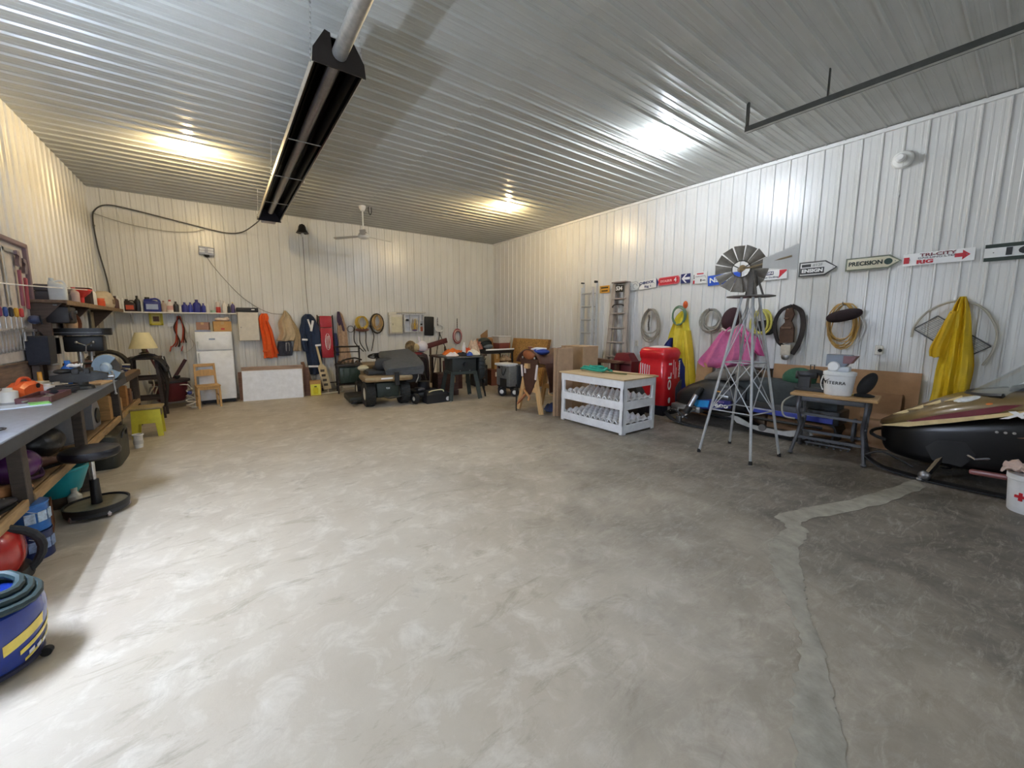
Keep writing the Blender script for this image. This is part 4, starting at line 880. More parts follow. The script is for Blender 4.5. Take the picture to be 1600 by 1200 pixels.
# hanging clothes
t = BWT('orange_coveralls', 'orange coveralls hung on the back wall above the white board', 'clothing', .84, 0)
garment([(1.86, -.03, .05, .07), (1.76, -.05, .1, .12), (1.6, -.06, .09, .13), (1.3, .0, .11, .13), (1.0, .03, .14, .12), (.86, .03, .14, .1)], .012, 3, 31).obj('body', cloth('f0682a', .08), t)
garment([(1.7, .0, .03, .15), (1.5, .05, .04, .16), (1.2, .1, .04, .16), (.95, .15, .05, .15)], .006, 2, 32).obj('sleeve', cloth('e86024', .08), t)
M().box((-.05, -.135, 1.02), (.14, .02, .05), .01).obj('cuff', cloth('e2622a'), t)
t = BWT('tan_jacket', 'tan work jacket hung on the back wall beside the orange coveralls', 'clothing', 1.22, 0)
garment([(1.93, .0, .02, .06), (1.82, .02, .08, .12), (1.65, -.0, .15, .16), (1.4, .04, .2, .16), (1.24, -.02, .2, .14)], .016, 3, 35).obj('body', cloth('c8b494', .08), t)
garment([(1.78, .08, .03, .14), (1.5, .17, .08, .18), (1.28, .22, .09, .16), (1.0, .2, .08, .1)], .012, 3, 36).obj('sleeve', cloth('c0aa88', .08), t)
garment([(1.22, -.05, .13, .1), (1.05, -.05, .15, .1), (.9, -.05, .15, .08)], .012, 3, 37).obj('dark_lining', cloth('3a3e4a', .2), t)
M().box((.0, -.1, 1.1), (.08, .02, .2), .008).obj('grey_panel', cloth('9a9a9a'), t)
t = BWT('navy_coveralls', 'navy coveralls with white reflective tape hung on the back wall', 'clothing', 1.72, 0)
nv = cloth('2b3a55', .12)
garment([(1.86, -.02, .06, .08), (1.76, -.03, .15, .16), (1.5, .0, .19, .18), (1.2, .01, .2, .18), (.9, .05, .17, .18), (.6, .06, .15, .16), (.42, .06, .16, .14)], .018, 3, 41).obj('body', nv, t)
garment([(1.74, -.12, .04, .18), (1.5, -.17, .06, .2), (1.2, -.16, .07, .2), (.98, -.12, .06, .18)], .01, 2, 42).obj('sleeve', nv, t)
for x, z, w, rt in ((-.15, 1.26, .12, 4), (.13, 1.12, .13, -4), (.0, .62, .22, 3), (.02, 1.58, .05, 0)):
    M().box((x, -.225, z), (w, .02, .045 if w > .06 else .26), .005, (0, rt + (12 if w < .06 else 0), 0)).obj('reflective_tape', paint('e8eaec'), t)
M().box((-.03, -.215, 1.62), (.035, .02, .24), .004, (0, -14, 0)).obj('reflective_tape', paint('e8eaec'), t)
# red mechanic's creeper
t = thing('mechanics_creeper', 'red padded mechanics creeper standing against the back wall', 'creeper', (2.06, 10.16, 0), -2)
for sx in (-.17, .17): M().tube([(sx, .16, 1.84), (sx, .1, 1.0), (sx, -.0, .1)], .016, 7).obj('rail', paint('2a2024'), t)
for z in (1.8, 1.3, .2): M().tube([(-.17, .155 - (1.84 - z) * .08, z), (.17, .155 - (1.84 - z) * .08, z)], .013, 6).obj('cross_bar', paint('2a2024'), t)
for z, h in ((1.68, .28), (1.17, .72)): M().box((0, .1 - (1.84 - z) * .075, z), (.27, .05, h), .02, (-4.5, 0, 0)).obj('pad', mat('b0222e', .45, 0, .08, 10), t)
M().tube([(.07 * math.cos(a * .6) * .8 + .01, .0 , 1.2 + .2 * math.sin(a * .6)) for a in range(11)], .006, 5, True).obj('white_logo_oval', WHT, t)
for i in range(3): M().tube([(-.02 + .03 * i, -.004, 1.04), (-.03 + .03 * i, -.0, 1.2), (-.0 + .02 * i, .004, 1.34)], .005, 5, k=3).obj('white_logo_stroke', WHT, t)
for sx in (-.17, .17): M().lathe([(0, -.015), (.04, -.015), (.045, 0), (.04, .015), (0, .015)], (sx, -.02, .05), ax=(1, 0, 0)).obj('caster', rubber(), t)
# long narrow garment / hide, with a ring
t = BWT('tan_coat', 'long tan and purple coat hung right of the red creeper', 'clothing', 2.44, 0)
garment([(1.92, -.03, .03, .06), (1.8, -.02, .07, .12), (1.5, -.0, .1, .15), (1.1, .02, .12, .15), (.7, .04, .15, .14), (.5, .05, .15, .12)], .014, 3, 51).obj('body', cloth('c2a58a', .16), t)
garment([(1.93, -.06, .025, .14), (1.7, -.04, .06, .16), (1.5, .01, .05, .17), (1.45, .02, .03, .16)], .01, 2, 52).obj('purple_lining', cloth('4c3c56'), t)
garment([(1.4, -.17, .04, .1), (1.1, -.16, .06, .12), (.85, -.14, .06, .1)], .01, 2, 53).obj('blue_sleeve', cloth('3a4066'), t)
t = BWT('wire_ring', 'small black wire ring hung right of the tan coat', 'ring', 2.66, 1.5)
M().tube([(.08 * math.cos(a * .42), -.04, .08 * math.sin(a * .42)) for a in range(15)], .007, 6, True).obj('ring', rubber(), t); M().tube([(0, -.0, .09), (0, -.05, .085)], .004, 5).obj('nail', metal('6a6a68'), t)
# coils on back wall
def bcoil(name, label, m, x, z, rx, rz_, n, r, seed, grp):
    q = random.Random(seed); t = BWT(name, label, 'rope', x, z, grp)
    for i in range(n):
        a = rx * (1 - .35 * q.random()); b_ = rz_ * (1 - .3 * q.random()); cx = (q.random() - .5) * .06; dz = rz_ - b_; yy = -.05 - .011 * i
        M().tube([(cx + a * math.sin(2 * math.pi * j / 16), yy + .015 * math.sin(j), dz + b_ * math.cos(2 * math.pi * j / 16)) for j in range(16)], r, 6, True).obj('loop', m, t)
    M().tube([(0, 0, rz_ - .02), (0, -.12, rz_ - .03), (0, -.13, rz_ + .01)], .006, 6).obj('hook', metal('6a6a68'), t)
    return t
t = bcoil('cord_coil', 'yellow extension cord coil with black straps on the back wall', plastic('c9a93c'), 2.93, 1.64, .17, .18, 8, .012, 61, 'coils on the back wall')
for x0, x1 in ((-.16, -.2), (-.05, -.06), (.1, .1), (.2, .3)): M().tube([(x0, -.05, -.05), (x1, -.06, -.3), (x1 * .9, -.07, -.5), (x1 * .4 + .1, -.07, -.72)], .012, 6, k=5).obj('strap', rubber('2a2420'), t)
M().ell((.0, -.1, -.16), (.18, .03, .05), 14, 6).obj('brown_knot', cloth('6a4438'), t)
t = bcoil('hose_coil', 'tan air hose coil in a black tyre ring on the back wall', plastic('b4935a'), 3.33, 1.64, .13, .22, 5, .014, 62, 'coils on the back wall')
M().tube([(.17 * math.sin(2 * math.pi * j / 18), -.06, .25 * math.cos(2 * math.pi * j / 18)) for j in range(18)], .02, 7, True).obj('black_ring', rubber('2c2418'), t)
M().tube([(0, -.04, -.25), (.01, -.03, -.7), (0, -.03, -1.2)], .005, 5).obj('hanging_wire', plastic('7a7a76'), t)
# breaker panel, organiser, black panel
t = BWT('breaker_panel', 'cream electrical breaker panel on the back wall', 'electrical panel', 3.83, 1.62)
M().box((0, -.06, 0), (.36, .11, .5), .008).obj('panel_body', cre, t); d_ = M().box((.01, -.123, -.01), (.3, .014, .42), .005).obj('door', paint('d8d2b4'), t); M().box((-.1, -.132, 0), (.015, .008, .05), .002).obj('latch', metal('8a8678'), d_)
M().tube([(-.12, -.03, .25), (-.12, -.03, .3), (.1, -.03, .32), (.9, -.03, .33)], .018, 7, k=3).obj('conduit', paint('cfcabc'), t)
M().box((-.08, -.04, .28), (.22, .07, .07), .01).obj('splice_box', paint('d8d4c6'), t)
t = BWT('open_cabinet', 'white open medicine cabinet with gloves and tins on the back wall', 'cabinet', 4.34, 1.65)
M().box((0, -.01, 0), (.56, .02, .48)).obj('back_panel', paint('dfe2e6'), t)
for c, d in (((-.275, -.07, 0), (.015, .12, .48)), ((.275, -.07, 0), (.015, .12, .48)), ((0, -.07, .235), (.56, .12, .015)), ((0, -.07, -.235), (.56, .12, .015)), ((-.1, -.07, 0), (.012, .11, .46)), ((.17, -.07, 0), (.012, .11, .46))): M().box(c, d, .002).obj('side_panel', paint('e2e4e6'), t)
for x, w, z in ((-.19, .16, .05), (-.19, .16, -.1), (.22, .09, .07), (.22, .09, -.06)): M().box((x, -.07, z), (w, .11, .01)).obj('inner_shelf', paint('d8dce0'), t)
def small(name, label, cat, loc, m, sh='box', d=(.06, .05, .08), grp=None):
    t = thing(name, label, cat, loc, 0, grp)
    if sh == 'box': M().box((0, 0, d[2] / 2), d, .006).obj('body', m, t); M().box((0, 0, d[2] + .004), (d[0] * .8, d[1] * .8, .01), .002).obj('lid', m, t)
    else: M().lathe([(0, 0), (d[0] / 2, 0), (d[0] / 2, d[2] * .75), (d[0] / 4, d[2] * .85), (d[0] / 4, d[2]), (0, d[2])]).obj('body', m, t)
    return t
small('tin', 'black lidded tin on the left shelf of the open cabinet', 'tin', (4.16, YB - .09, 1.706), bk, d=(.07, .06, .05))
small('tin', 'red brown tin low at the right of the open cabinet', 'tin', (4.56, YB - .09, 1.426), mat('a05a44', .5), d=(.07, .07, .12))
small('tin', 'small black tin above the red brown tin in the open cabinet', 'tin', (4.56, YB - .09, 1.596), bk, d=(.06, .06, .04))
t = thing('work_gloves', 'yellow and grey work gloves hung in the open cabinet', 'gloves', (4.375, YB - .075, 1.43), 0)
for i, (x, c) in enumerate(((-.06, 'a89c86'), (0, 'cda84a'), (.06, 'b8a888'))): M().ell((x, 0, .13), (.035, .03, .11), 12, 8).ell((x + .01, -.01, .26), (.014, .02, .1), 8, 6).obj('glove', cloth(c), t)
M().ell((0, 0, .03), (.08, .03, .03), 12, 6).obj('purple_rag', cloth('6a5a7c'), t)
t = BWT('dark_mat', 'black rectangular panel hung right of the open cabinet', 'panel', 4.82, 1.57)
M().box((0, -.035, 0), (.29, .05, .54), .03, (0, 2, 0)).obj('panel', mat('141313', .6, 0, .1), t); M().tube([(0, 0, .26), (0, -.04, .27)], .006, 5).obj('nail', metal('6a6a68'), t)
# hook on chain, red coil, stick cross
def chain(t, x, z0, z1, y=-.04, r=.013, mm=None, name='chain'):
    m = M(); n = max(2, int((z0 - z1) / (r * 2.6)))
    for i in range(n):
        z = z0 - (z0 - z1) * (i + .5) / n
        m.ell((x, y, z), (r if i % 2 else r * .4, r * .4 if i % 2 else r, r * 1.7), 8, 5)
    m.obj(name, mm or metal('2a2a28', .5), t, kind='stuff')
t = BWT('chain_hook', 'white crane hook on a black chain on the back wall', 'hook', 5.12, 1.55)
chain(t, -.03, .27, .03); M().tube([(-.02, -.05, .05), (.04, -.05, .06), (.13, -.05, .0), (.12, -.05, -.1), (.02, -.05, -.15), (-.1, -.05, -.1), (-.12, -.05, .0)], .025, 8, k=5).obj('hook', paint('d4d6d4'), t)
t = BWT('red_lead_coil', 'red and white lead coil on a black chain on the back wall', 'rope', 5.73, 1.3)
chain(t, .0, .5, .16)
for i, c in enumerate(('9a4046', '9a4046', 'd8d0c8', 'a04a50')): M().tube([((.15 - .012 * i) * math.sin(2 * math.pi * j / 16), -.05 - .012 * i, -.03 + (.22 - .02 * i) * math.cos(2 * math.pi * j / 16)) for j in range(16)], .013, 6, True).obj('loop', plastic(c), t)
t = BWT('crossed_bars', 'two dark crossed bars leaning below the white hook', 'bar', 5.05, 0, None, .02)
M().cyl((.1, -.06, 1.4), (-.36, -.4, .0), .012, n=8).obj('bar', rubber(), t); M().cyl((.06, -.075, 1.4), (.5, -.4, .0), .012, n=8).obj('bar', rubber(), t)
t = thing('leaning_mirror', 'dark red plank tilted among the pile by the back wall', 'plank', (4.85, 9.9, 0), 0)
M().box((0, 0, 1.1), (.62, .04, .14), .01, (0, -14, 0)).obj('plank', wood('5c2624', 5), t)
for x in (-.2, .25): M().box((x, .03, .5), (.05, .03, 1.0), .004).obj('post', wood('4a3a30'), t)
# floodlight with lead
t = BWT('flood_light', 'grey twin halogen work light fixed on the back wall', 'lamp', -.13, 3.12)
M().box((0, -.05, 0), (.26, .08, .16), .008, (8, 5, 0)).obj('housing', metal('9a9a9c', .4), t)
for x in (-.07, .07): M().box((x, -.096, .0), (.09, .01, .09), .004, (8, 5, 0)).obj('lens', mat('d8dadc', .15, 0, .1), t)
M().box((0, -.1, .0), (.25, .008, .008)).obj('guard_bar', metal('6a6a6c'), t); M().lathe([(.05, 0), (.04, -.03), (.015, -.05), (0, -.05)], (0, -.05, -.08)).obj('cable_gland', rubber(), t)
t = BWT('light_lead', 'thin grey lead drooping from the work light down to the tan jacket', 'cable', -.13, 2.98)
M().tube([(0, -.05, .01), (.15, -.05, -.25), (.5, -.04, -.72), (.83, -.04, -1.0), (1.1, -.04, -1.12), (1.37, -.04, -1.13)], .006, 6, k=6).obj('lead', plastic('6a6660'), t); M().cyl((1.37, 0, -1.13), (1.37, -.06, -1.13), .008, n=8).obj('clip', metal('6a6a68'), t)
# cable from the corner to the heater, bell and its cord
t = BWT('heater_cable', 'dark cable looping along the top of the back wall to the heater', 'cable', -1.72, 0)
M().tube([(.09, -.06, 1.92), (.07, -.05, 2.4), (-.0, -.05, 3.0), (-.02, -.05, 3.5), (.02, -.05, 3.67), (.16, -.05, 3.78), (.4, -.04, 3.78), (1.0, -.04, 3.68), (1.7, -.04, 3.56), (2.0, -.04, 3.53), (2.25, -.1, 3.58), (2.45, -.7, 3.66), (2.5, -1.2, 3.66)], .012, 7, k=6).obj('cable', plastic('4a4844'), t)
M().tube([(-.02, -.03, 3.62), (.4, -.03, 3.5), (.9, -.03, 3.44), (1.3, -.03, 3.46), (1.6, -.03, 3.55)], .006, 5, k=5).obj('thin_cable', plastic('9a9890'), t)
for x, z in ((-.02, 3.4), (.4, 3.78), (1.2, 3.645)): M().box((x, -.03, z), (.03, .05, .03), .004).obj('clip', plastic('8a8880'), t)
t = BWT('bell', 'black iron bell with white clapper cord high on the back wall', 'bell', 1.66, 3.7)
M().lathe([(0, .14), (.05, .135), (.075, .09), (.085, .03), (.12, -.03), (.135, -.05), (.125, -.055), (.0, -.03)], (0, -.22, .03)).obj('bell_cup', mat('1c1a18', .4, .3), t)
M().beam((0, 0, .15), (0, -.24, .17), .03, .02).obj('bracket', mat('1c1a18', .4, .3), t); M().ell((0, -.22, -.06), (.04, .04, .05), 12, 8).obj('clapper', paint('d8d8d4'), t)
M().tube([(0, -.21, -.09), (.02, -.1, -.6), (.03, -.04, -1.3), (.05, -.04, -1.84)], .006, 6, k=5).obj('cord', plastic('5a5852'), t)

# ---------------------------------------------------------------- boards leaning by the back wall
def lean(name, label, cat, x, y, rz, w, h, th, tilt, m, grp=None, edge=None):
    t = thing(name, label, cat, (x, y, 0), rz, grp); s_, c_ = math.sin(R(tilt)), math.cos(R(tilt))
    M().rings([[(-w / 2, a, 0 + (0)), (w / 2, a, 0), (w / 2, a + s_ * h, c_ * h), (-w / 2, a + s_ * h, c_ * h)] for a in (-th, 0)]).obj('board', m, t, ang=0)
    if edge:
        M().rings([[(x0, a + s_ * z0 * 1, c_ * z0) for x0, z0 in ((-w / 2, h - .02), (w / 2, h - .02), (w / 2, h), (-w / 2, h))] for a in (-th - .004, -th)]).obj('edge_strip', edge, t, ang=0)
    return t
lean('white_board', 'large white board leaning in front of brown boards by the back wall', 'board', .83, 9.69, -9.2, 1.13, .64, .012, 8, paint('eef2f8', .35), edge=paint('eceef0'))
lean('brown_board', 'brown panel just behind the white board', 'board', .84, 9.74, -9.2, 1.16, .72, .02, 8, wood('a48a78', 4, .7), 'brown boards behind the white board')
lean('brown_board', 'dark brown panel sticking out at the right behind the white board', 'board', .95, 9.83, -9.2, 1.2, .66, .02, 14, wood('6a4a3c', 4, .7), 'brown boards behind the white board')
lean('brown_board', 'reddish board standing at the left end behind the white board', 'board', .3, 10.0, 0, .16, .6, .02, 6, wood('8a6452', 4, .7), 'brown boards behind the white board')
t = thing('leaning_bar', 'brown timber leaning right of the white board', 'timber', (1.6, 9.72, 0), 0)
M().beam((0, 0, .0), (-.12, .4, .74), .07, .03, up=(0, 1, 0)).obj('timber', wood('6c4c3a'), t); M().beam((.03, .05, .0), (-.02, .42, .6), .05, .03, up=(0, 1, 0)).obj('second_timber', wood('7a5a48'), t)
t = thing('yellow_jug_box', 'carton printed with a yellow jug standing by the paddle', 'box', (1.66, 9.7, 0), -10)
M().box((0, 0, .17), (.23, .2, .34), .004).obj('carton_body', card('b89058'), t); M().box((0, -.102, .14), (.2, .004, .25), .001).obj('yellow_panel', mat('e0dc4c', .5, 0, .05), t); M().prism([(-.05, -.09), (.05, -.09), (.055, .04), (.02, .07), (-.04, .07), (-.055, .02)], (0, -.107, .13), d=(0, .003, 0)).obj('jug_print', mat('d4c81c', .5), t); M().box((-.0, -.107, .215), (.05, .003, .02)).obj('black_print', BLK, t)
t = thing('wooden_paddle', 'cream wooden paddle with dark lettering leaning by the creeper', 'paddle', (1.95, 9.83, 0), 6)
M().rings([[(x - .12 * z, .22 * z + a, z) for x, z in ((-.09, .1), (.09, .1), (.09, .6), (.05, .66), (.025, .68), (.02, 1.1), (-.02, 1.1), (-.025, .68), (-.05, .66), (-.09, .6))] for a in (-.02, 0)]).obj('blade', wood('ccb890', 5, .6, (9, 9, 1), .1), t, ang=0)
for i in range(4): M().box((-.012 - .013 * i * 0 - .12 * (.2 + .11 * i), .22 * (.2 + .11 * i) - .023, .2 + .11 * i), (.09, .006, .06), .001).obj('dark_letter', mat('4a4034', .6, 0, .5, 60), t)
M().box((0, .0, .05), (.03, .03, .1), .004).obj('foot', wood('ddd0b8'), t)
t = thing('bent_pipe', 'cream bent metal pipe lying at the foot of the creeper', 'pipe', (2.02, 9.78, 0), 0)
M().tube([(-.28, -.12, .02), (.0, -.06, .02), (.2, -.02, .02), (.24, .0, .06), (.24, .1, .2)], .02, 7, k=4).obj('pipe', paint('cfc8b4'), t); M().lathe([(0, 0), (.03, 0), (.03, .02), (0, .02)], (-.28, -.12, .02), ax=(-1, -.2, 0)).obj('end_cap', paint('b8b09c'), t)
# steel frame trolley with a green bin
t = thing('frame_trolley', 'dark steel frame trolley with curved rail by the back wall', 'trolley', (2.42, 9.72, 0), -8)
stl = mat('2e2824', .5, .4, .2)
for sx in (-.27, .27):
    for sy in (-.2, .2): M().box((sx, sy, .55 if sy > 0 else .36), (.035, .035, 1.1 if sy > 0 else .72), .004).obj('leg', stl, t)
M().tube([(-.27, .2, 1.08), (.27, .2, 1.08)], .02, 7).tube([(-.27, .2, .95), (.27, .2, .95)], .012, 6).obj('top_rail', stl, t)
M().tube([(-.28, -.2, .66), (-.15, -.22, .78), (.1, -.22, .83), (.27, -.2, .78)], .018, 7, k=5).obj('curved_rail', stl, t)
M().box((0, 0, .66), (.6, .44, .06), .01).obj('tray', mat('3a342e', .5, .3, .2), t); M().box((0, 0, .2), (.56, .4, .03), .004).obj('lower_shelf', stl, t)
for i in range(5): M().tube([(-.2 + .1 * i, .0, .69), (-.22 + .11 * i, .1, .74 + .03 * (i % 2)), (-.15 + .08 * i, .16, .7)], .018, 6, k=3).obj('scrap_pipe', metal('8a7a6c', .5), t)
t = thing('green_bin', 'dark green plastic bin inside the steel frame trolley', 'bin', (2.42, 9.71, .22), -8)
M().box((0, 0, .2), (.46, .34, .38), .03).obj('bin_body', plastic('2c3c34'), t); M().box((0, 0, .395), (.5, .38, .025), .008).obj('rim', plastic('25332c'), t)
for x in (-.14, 0, .14): M().box((x, -.172, .19), (.03, .012, .32), .004).obj('rib', plastic('31443a'), t)

# ---------------------------------------------------------------- LAWN TRACTOR (x forward)
t = thing('lawn_tractor', 'riding lawn tractor seen from behind with grey bagger lid and gold fenders', 'lawn tractor', (2.62, 7.72, 0), 85)
tyr = rubber('20211f'); gd = mat('a58f6c', .3, .5, .08)
def tyre(x, y, r, w, name='rear_wheel'):
    o = M().lathe([(r * .5, -w * .42), (r * .8, -w * .5), (r * .97, -w * .42), (r, -w * .2), (r, w * .2), (r * .97, w * .42), (r * .8, w * .5), (r * .5, w * .42), (r * .5, -w * .42)], (x, y, r), 30, (0, 1, 0)).obj(name, tyr, t)
    m = M()
    for i in range(22):
        a = 2 * math.pi * i / 22
        for s_ in (-1, 1): m.box((x + (r + .002) * math.cos(a + s_ * .07), y + s_ * w * .2, r + (r + .002) * math.sin(a + s_ * .07)), (.02, w * .36, .012), 0, (0, -math.degrees(a) + 90, s_ * 18))
    m.obj('tread', tyr, o, ang=0, kind='stuff')
    M().lathe([(0, -w * .3), (r * .2, -w * .3), (r * .48, -w * .44), (r * .52, -w * .4), (r * .52, w * .4), (r * .2, w * .3), (0, w * .3)], (x, y, r), 20, (0, 1, 0)).obj('rim', paint('d0cec4'), o)
tyre(0, .34, .25, .21); tyre(0, -.34, .25, .21); tyre(1.2, .3, .18, .14, 'front_wheel'); tyre(1.2, -.3, .18, .14, 'front_wheel')
M().box((.55, 0, .32), (1.3, .36, .18), .02).obj('chassis', bk, t)
M().box((-.1, 0, .32), (.12, .44, .3), .03).obj('rear_plate', mat('25302a', .5), t); text('ts', mat('c8d0d0', .4), t, (-.165, 0.0, .36), .06, .08, rot=(90, 0, -90), bold=.002)
M().box((-.02, 0, .565), (.66, .94, .12), .055).obj('fender', gd, t); M().box((-.352, .06, .575), (.006, .22, .03), .001).obj('white_strip', WHT, t)
M().box((.1, .02, .66), (.5, .7, .1), .04).obj('seat_pan', bk, t)
M().rings([[(x, hw * c, z) for c in (-1, -.7, 0, .7, 1)] + [(x, hw * c, .36) for c in (1, 0, -1)] for x, hw, z in ((.75, .28, .74), (.95, .27, .8), (1.35, .24, .72), (1.5, .18, .6))]).obj('hood', gd, t)
M().cyl((.62, 0, .5), (.72, 0, .92), .025, n=10).obj('steering_column', bk, t)
M().tube([(.72 + .17 * math.cos(a * .35) * .94, .17 * math.sin(a * .35), .94 - .06 * math.cos(a * .35)) for a in range(18)], .016, 7, True).cyl((.7, 0, .92), (.74, 0, .95), .05, n=12).tube([(.72, -.16, .94), (.72, .16, .94)], .016, 6).tube([(.72, 0, .94), (.57, 0, .99)], .016, 6).obj('steering_wheel', rubber('161616'), t)
M().ell((.2, .0, .72), (.2, .2, .09), 16, 8, None, .8).ell((.02, 0, .82), (.06, .2, .14), 14, 8, None, .8).obj('seat', mat('2a2a2a', .6), t)
M().ell((.34, .36, .73), (.15, .11, .06), 14, 8).obj('cream_cloth', cloth('d4cdb0'), t)
M().box((.6, .42, .1), (.7, .5, .12), .03).obj('mower_deck', mat('26281f', .6), t); M().cyl((.15, .6, .05), (.15, .6, .1), .06, n=12).obj('deck_roller', rubber(), t)
lid = []
for x, z, hw, zc in ((-.42, .68, .38, .72), (-.44, .74, .41, .8), (-.36, .8, .42, .88), (.0, .92, .4, 1.02), (.35, 1.02, .34, 1.1), (.42, .98, .33, 1.04)): lid.append([(x + .09 * (c + 1), -.3 + hw * .88 * c, zc - (.03 if abs(c) == 1 else 0) - .03 * (c + 1)) for c in (-1, -.92, -.4, .4, .92, 1)] + [(x + .01 + .09 * (c + 1), -.3 + hw * .88 * c, zc - .09 - .015 * (c + 1)) for c in (1, -1)])
M().rings(lid).obj('bagger_lid', mat('4c4e50', .75, 0, .1, 14, .2, 80), t, ang=45)
M().box((-.08, -.5, .58), (.44, .3, .26), .05).obj('bagger_bag', cloth('242426'), t); M().box((-.02, -.04, .6), (.36, .3, .16), .05).obj('bagger_bag', cloth('262628'), t)
M().box((-.36, -.13, .56), (.05, .09, .26), .008).obj('hitch_bracket', bk, t); M().tube([(-.2, .1, .2), (-.3, .0, .18), (-.32, -.2, .2), (-.2, -.3, .2)], .018, 6, k=4).obj('tow_hoop', metal('4a4a48'), t)
M().tube([(-.4, -.5, .46), (-.36, -.56, .56), (-.3, -.58, .68)], .012, 6).obj('bag_latch', metal('9a9a98'), t)

# ---------------------------------------------------------------- PUSH MOWER
t = thing('push_mower', 'black push mower with a box shaped front and white print', 'mower', (3.45, 7.45, 0), 0)
for x, y in ((-.34, -.05), (-.3, .42), (.3, .42)):
    w_ = M().lathe([(.05, -.04), (.1, -.045), (.11, -.02), (.11, .02), (.1, .045), (.05, .04), (.05, -.04)], (x, y, .11), 22, (1, .15, 0)).obj('wheel', rubber(), t)
    M().lathe([(0, -.04), (.04, -.045), (.055, -.03), (.055, .03), (.04, .045), (0, .04)], (x, y, .11), 16, (1, .15, 0)).obj('hub', plastic('b8b4ac'), w_)
M().box((0, .25, .17), (.56, .6, .12), .04).obj('deck', bk, t)
M().rings([[(-.16, -.22, .0), (.36, -.22, .0), (.36, .02, .0), (-.16, .02, 0)], [(-.16, -.22, .18), (.36, -.22, .18), (.36, .02, .2), (-.16, .02, .2)], [(-.1, -.15, .25), (.26, -.15, .25), (.26, .0, .25), (-.1, .0, .25)]]).obj('front_box', mat('17181b', .5), t, ang=20)
M().tube([(-.1, -.17, .235), (.0, -.17, .26), (.2, -.17, .26), (.23, -.19, .22)], .012, 6, k=4).obj('cream_grip', plastic('e4dcae'), t); M().cyl((.31, -.222, .07), (.31, -.228, .07), .045, n=18).obj('white_badge', WHT, t)
M().cyl((.0, .3, .23), (.0, .3, .4), .13, n=18).obj('engine', mat('26262a', .4, .3), t); M().tube([(-.22, .55, .2), (-.2, .95, .9), (.2, .95, .9), (.22, .55, .2)], .014, 6).obj('handle', bk, t)
M().box((-.2, .05, .28), (.16, .2, .06), .02).obj('side_cover', metal('6a6a6c'), t)
# dark bag / camp gear behind the mowers
t = thing('duffel_bag', 'tall dark maroon duffel bag standing behind the push mower', 'bag', (3.72, 8.72, 0), 0)
M().rings([[(.27 * k * math.copysign(abs(math.cos(a)) ** .6, math.cos(a)), .22 * k * math.copysign(abs(math.sin(a)) ** .6, math.sin(a)), z) for a in [2 * math.pi * i / 24 for i in range(24)]] for z, k in ((0, .9), (.05, 1), (.4, 1.06), (.75, 1.0), (.9, .88), (.95, .5))]).obj('bag_body', mat('34262a', .6, 0, .2, 8, .5, 14), t)
M().tube([(-.12, -.23, .3), (-.12, -.25, .8), (.12, -.25, .8), (.12, -.23, .3)], .015, 6, k=4).obj('handle_strap', bk, t); M().ell((0, -.02, .9), (.2, .16, .07), 14, 8).obj('red_flap', cloth('7a2a30'), t)
for i in range(3): M().tube([(-.14 + .1 * i, -.24, .1 + .1 * i), (.0, -.25, .2 + .12 * i), (.16, -.24, .15 + .1 * i)], .012, 5, k=3).obj('strap', cloth('1c1618'), t)
t = thing('camo_cap', 'brown camouflage cap on top of the dark duffel bag', 'hat', (3.58, 8.72, .97), 0)
M().ell((0, 0, .12), (.13, .13, .15), 16, 8).obj('crown', mat('74603f', .9, 0, .5, 22), t); M().ell((.1, -.08, .1), (.08, .08, .1), 12, 6).obj('tan_front', cloth('b8a478'), t)
t = thing('white_helmet', 'white helmet shaped bag beside the camouflage cap', 'helmet', (3.85, 8.7, .97), 0)
M().ell((0, 0, .12), (.15, .13, .14), 16, 10).obj('shell', plastic('d8d4dc', .4), t); M().ell((-.06, -.02, .26), (.03, .03, .12), 10, 6, (0, -14, 0)).obj('tuft', cloth('dcd8e2'), t); M().tube([(-.14, -.08, .06), (0, -.15, .03), (.14, -.08, .06)], .015, 6, k=4).obj('chin_strap', cloth('a8a0aa'), t)

# ---------------------------------------------------------------- TABLE SAW
t = thing('table_saw', 'grey table saw on a splayed leg stand', 'table saw', (4.16, 7.4, 0), -8)
gs = mat('3c4440', .5, .3, .12)
M().box((0, 0, .76), (.54, .5, .3), .012).obj('saw_body', mat('2c302f', .5, .2), t); M().box((0, 0, .59), (.56, .52, .06), .006).obj('stand_top', gs, t); M().box((0, 0, .925), (.8, .62, .03), .006).obj('saw_table', metal('6a6e70', .4), t)
for sx in (-1, 1):
    for sy in (-1, 1):
        M().beam((sx * .25, sy * .22, .6), (sx * .34, sy * .3, .02), .09, .02, up=(0, 1, 0)).obj('leg', gs, t); M().cyl((sx * .34, sy * .3, 0), (sx * .34, sy * .3, .025), .02, n=8).obj('foot', metal('b8b8b4'), t)
for x in (-.1, .12): M().cyl((x, -.252, .64), (x, -.262, .64), .012, n=8).obj('bolt', metal('8a8a88'), t)
M().cyl((.02, -.25, .78), (.02, -.3, .78), .05, n=16).obj('hand_wheel', bk, t)
t = thing('black_backpack', 'black backpack hanging off the right end of the table saw', 'bag', (4.62, 7.33, 0), -8)
M().rings([[(.12 * k * math.cos(a), .16 * k * math.sin(a) , z) for a in [2 * math.pi * i / 18 for i in range(18)]] for z, k in ((.4, .4), (.46, .8), (.6, 1.0), (.8, 1.0), (.92, .7), (.96, .3))]).obj('pack', mat('2a3032', .6, 0, .15, 8, .5, 16), t)
for i in range(3): M().tube([(-.1, -.1, .62 + .1 * i), (.02, -.165, .66 + .08 * i), (.12, -.06, .62 + .12 * i)], .012, 6, k=3).obj('strap', bk, t)
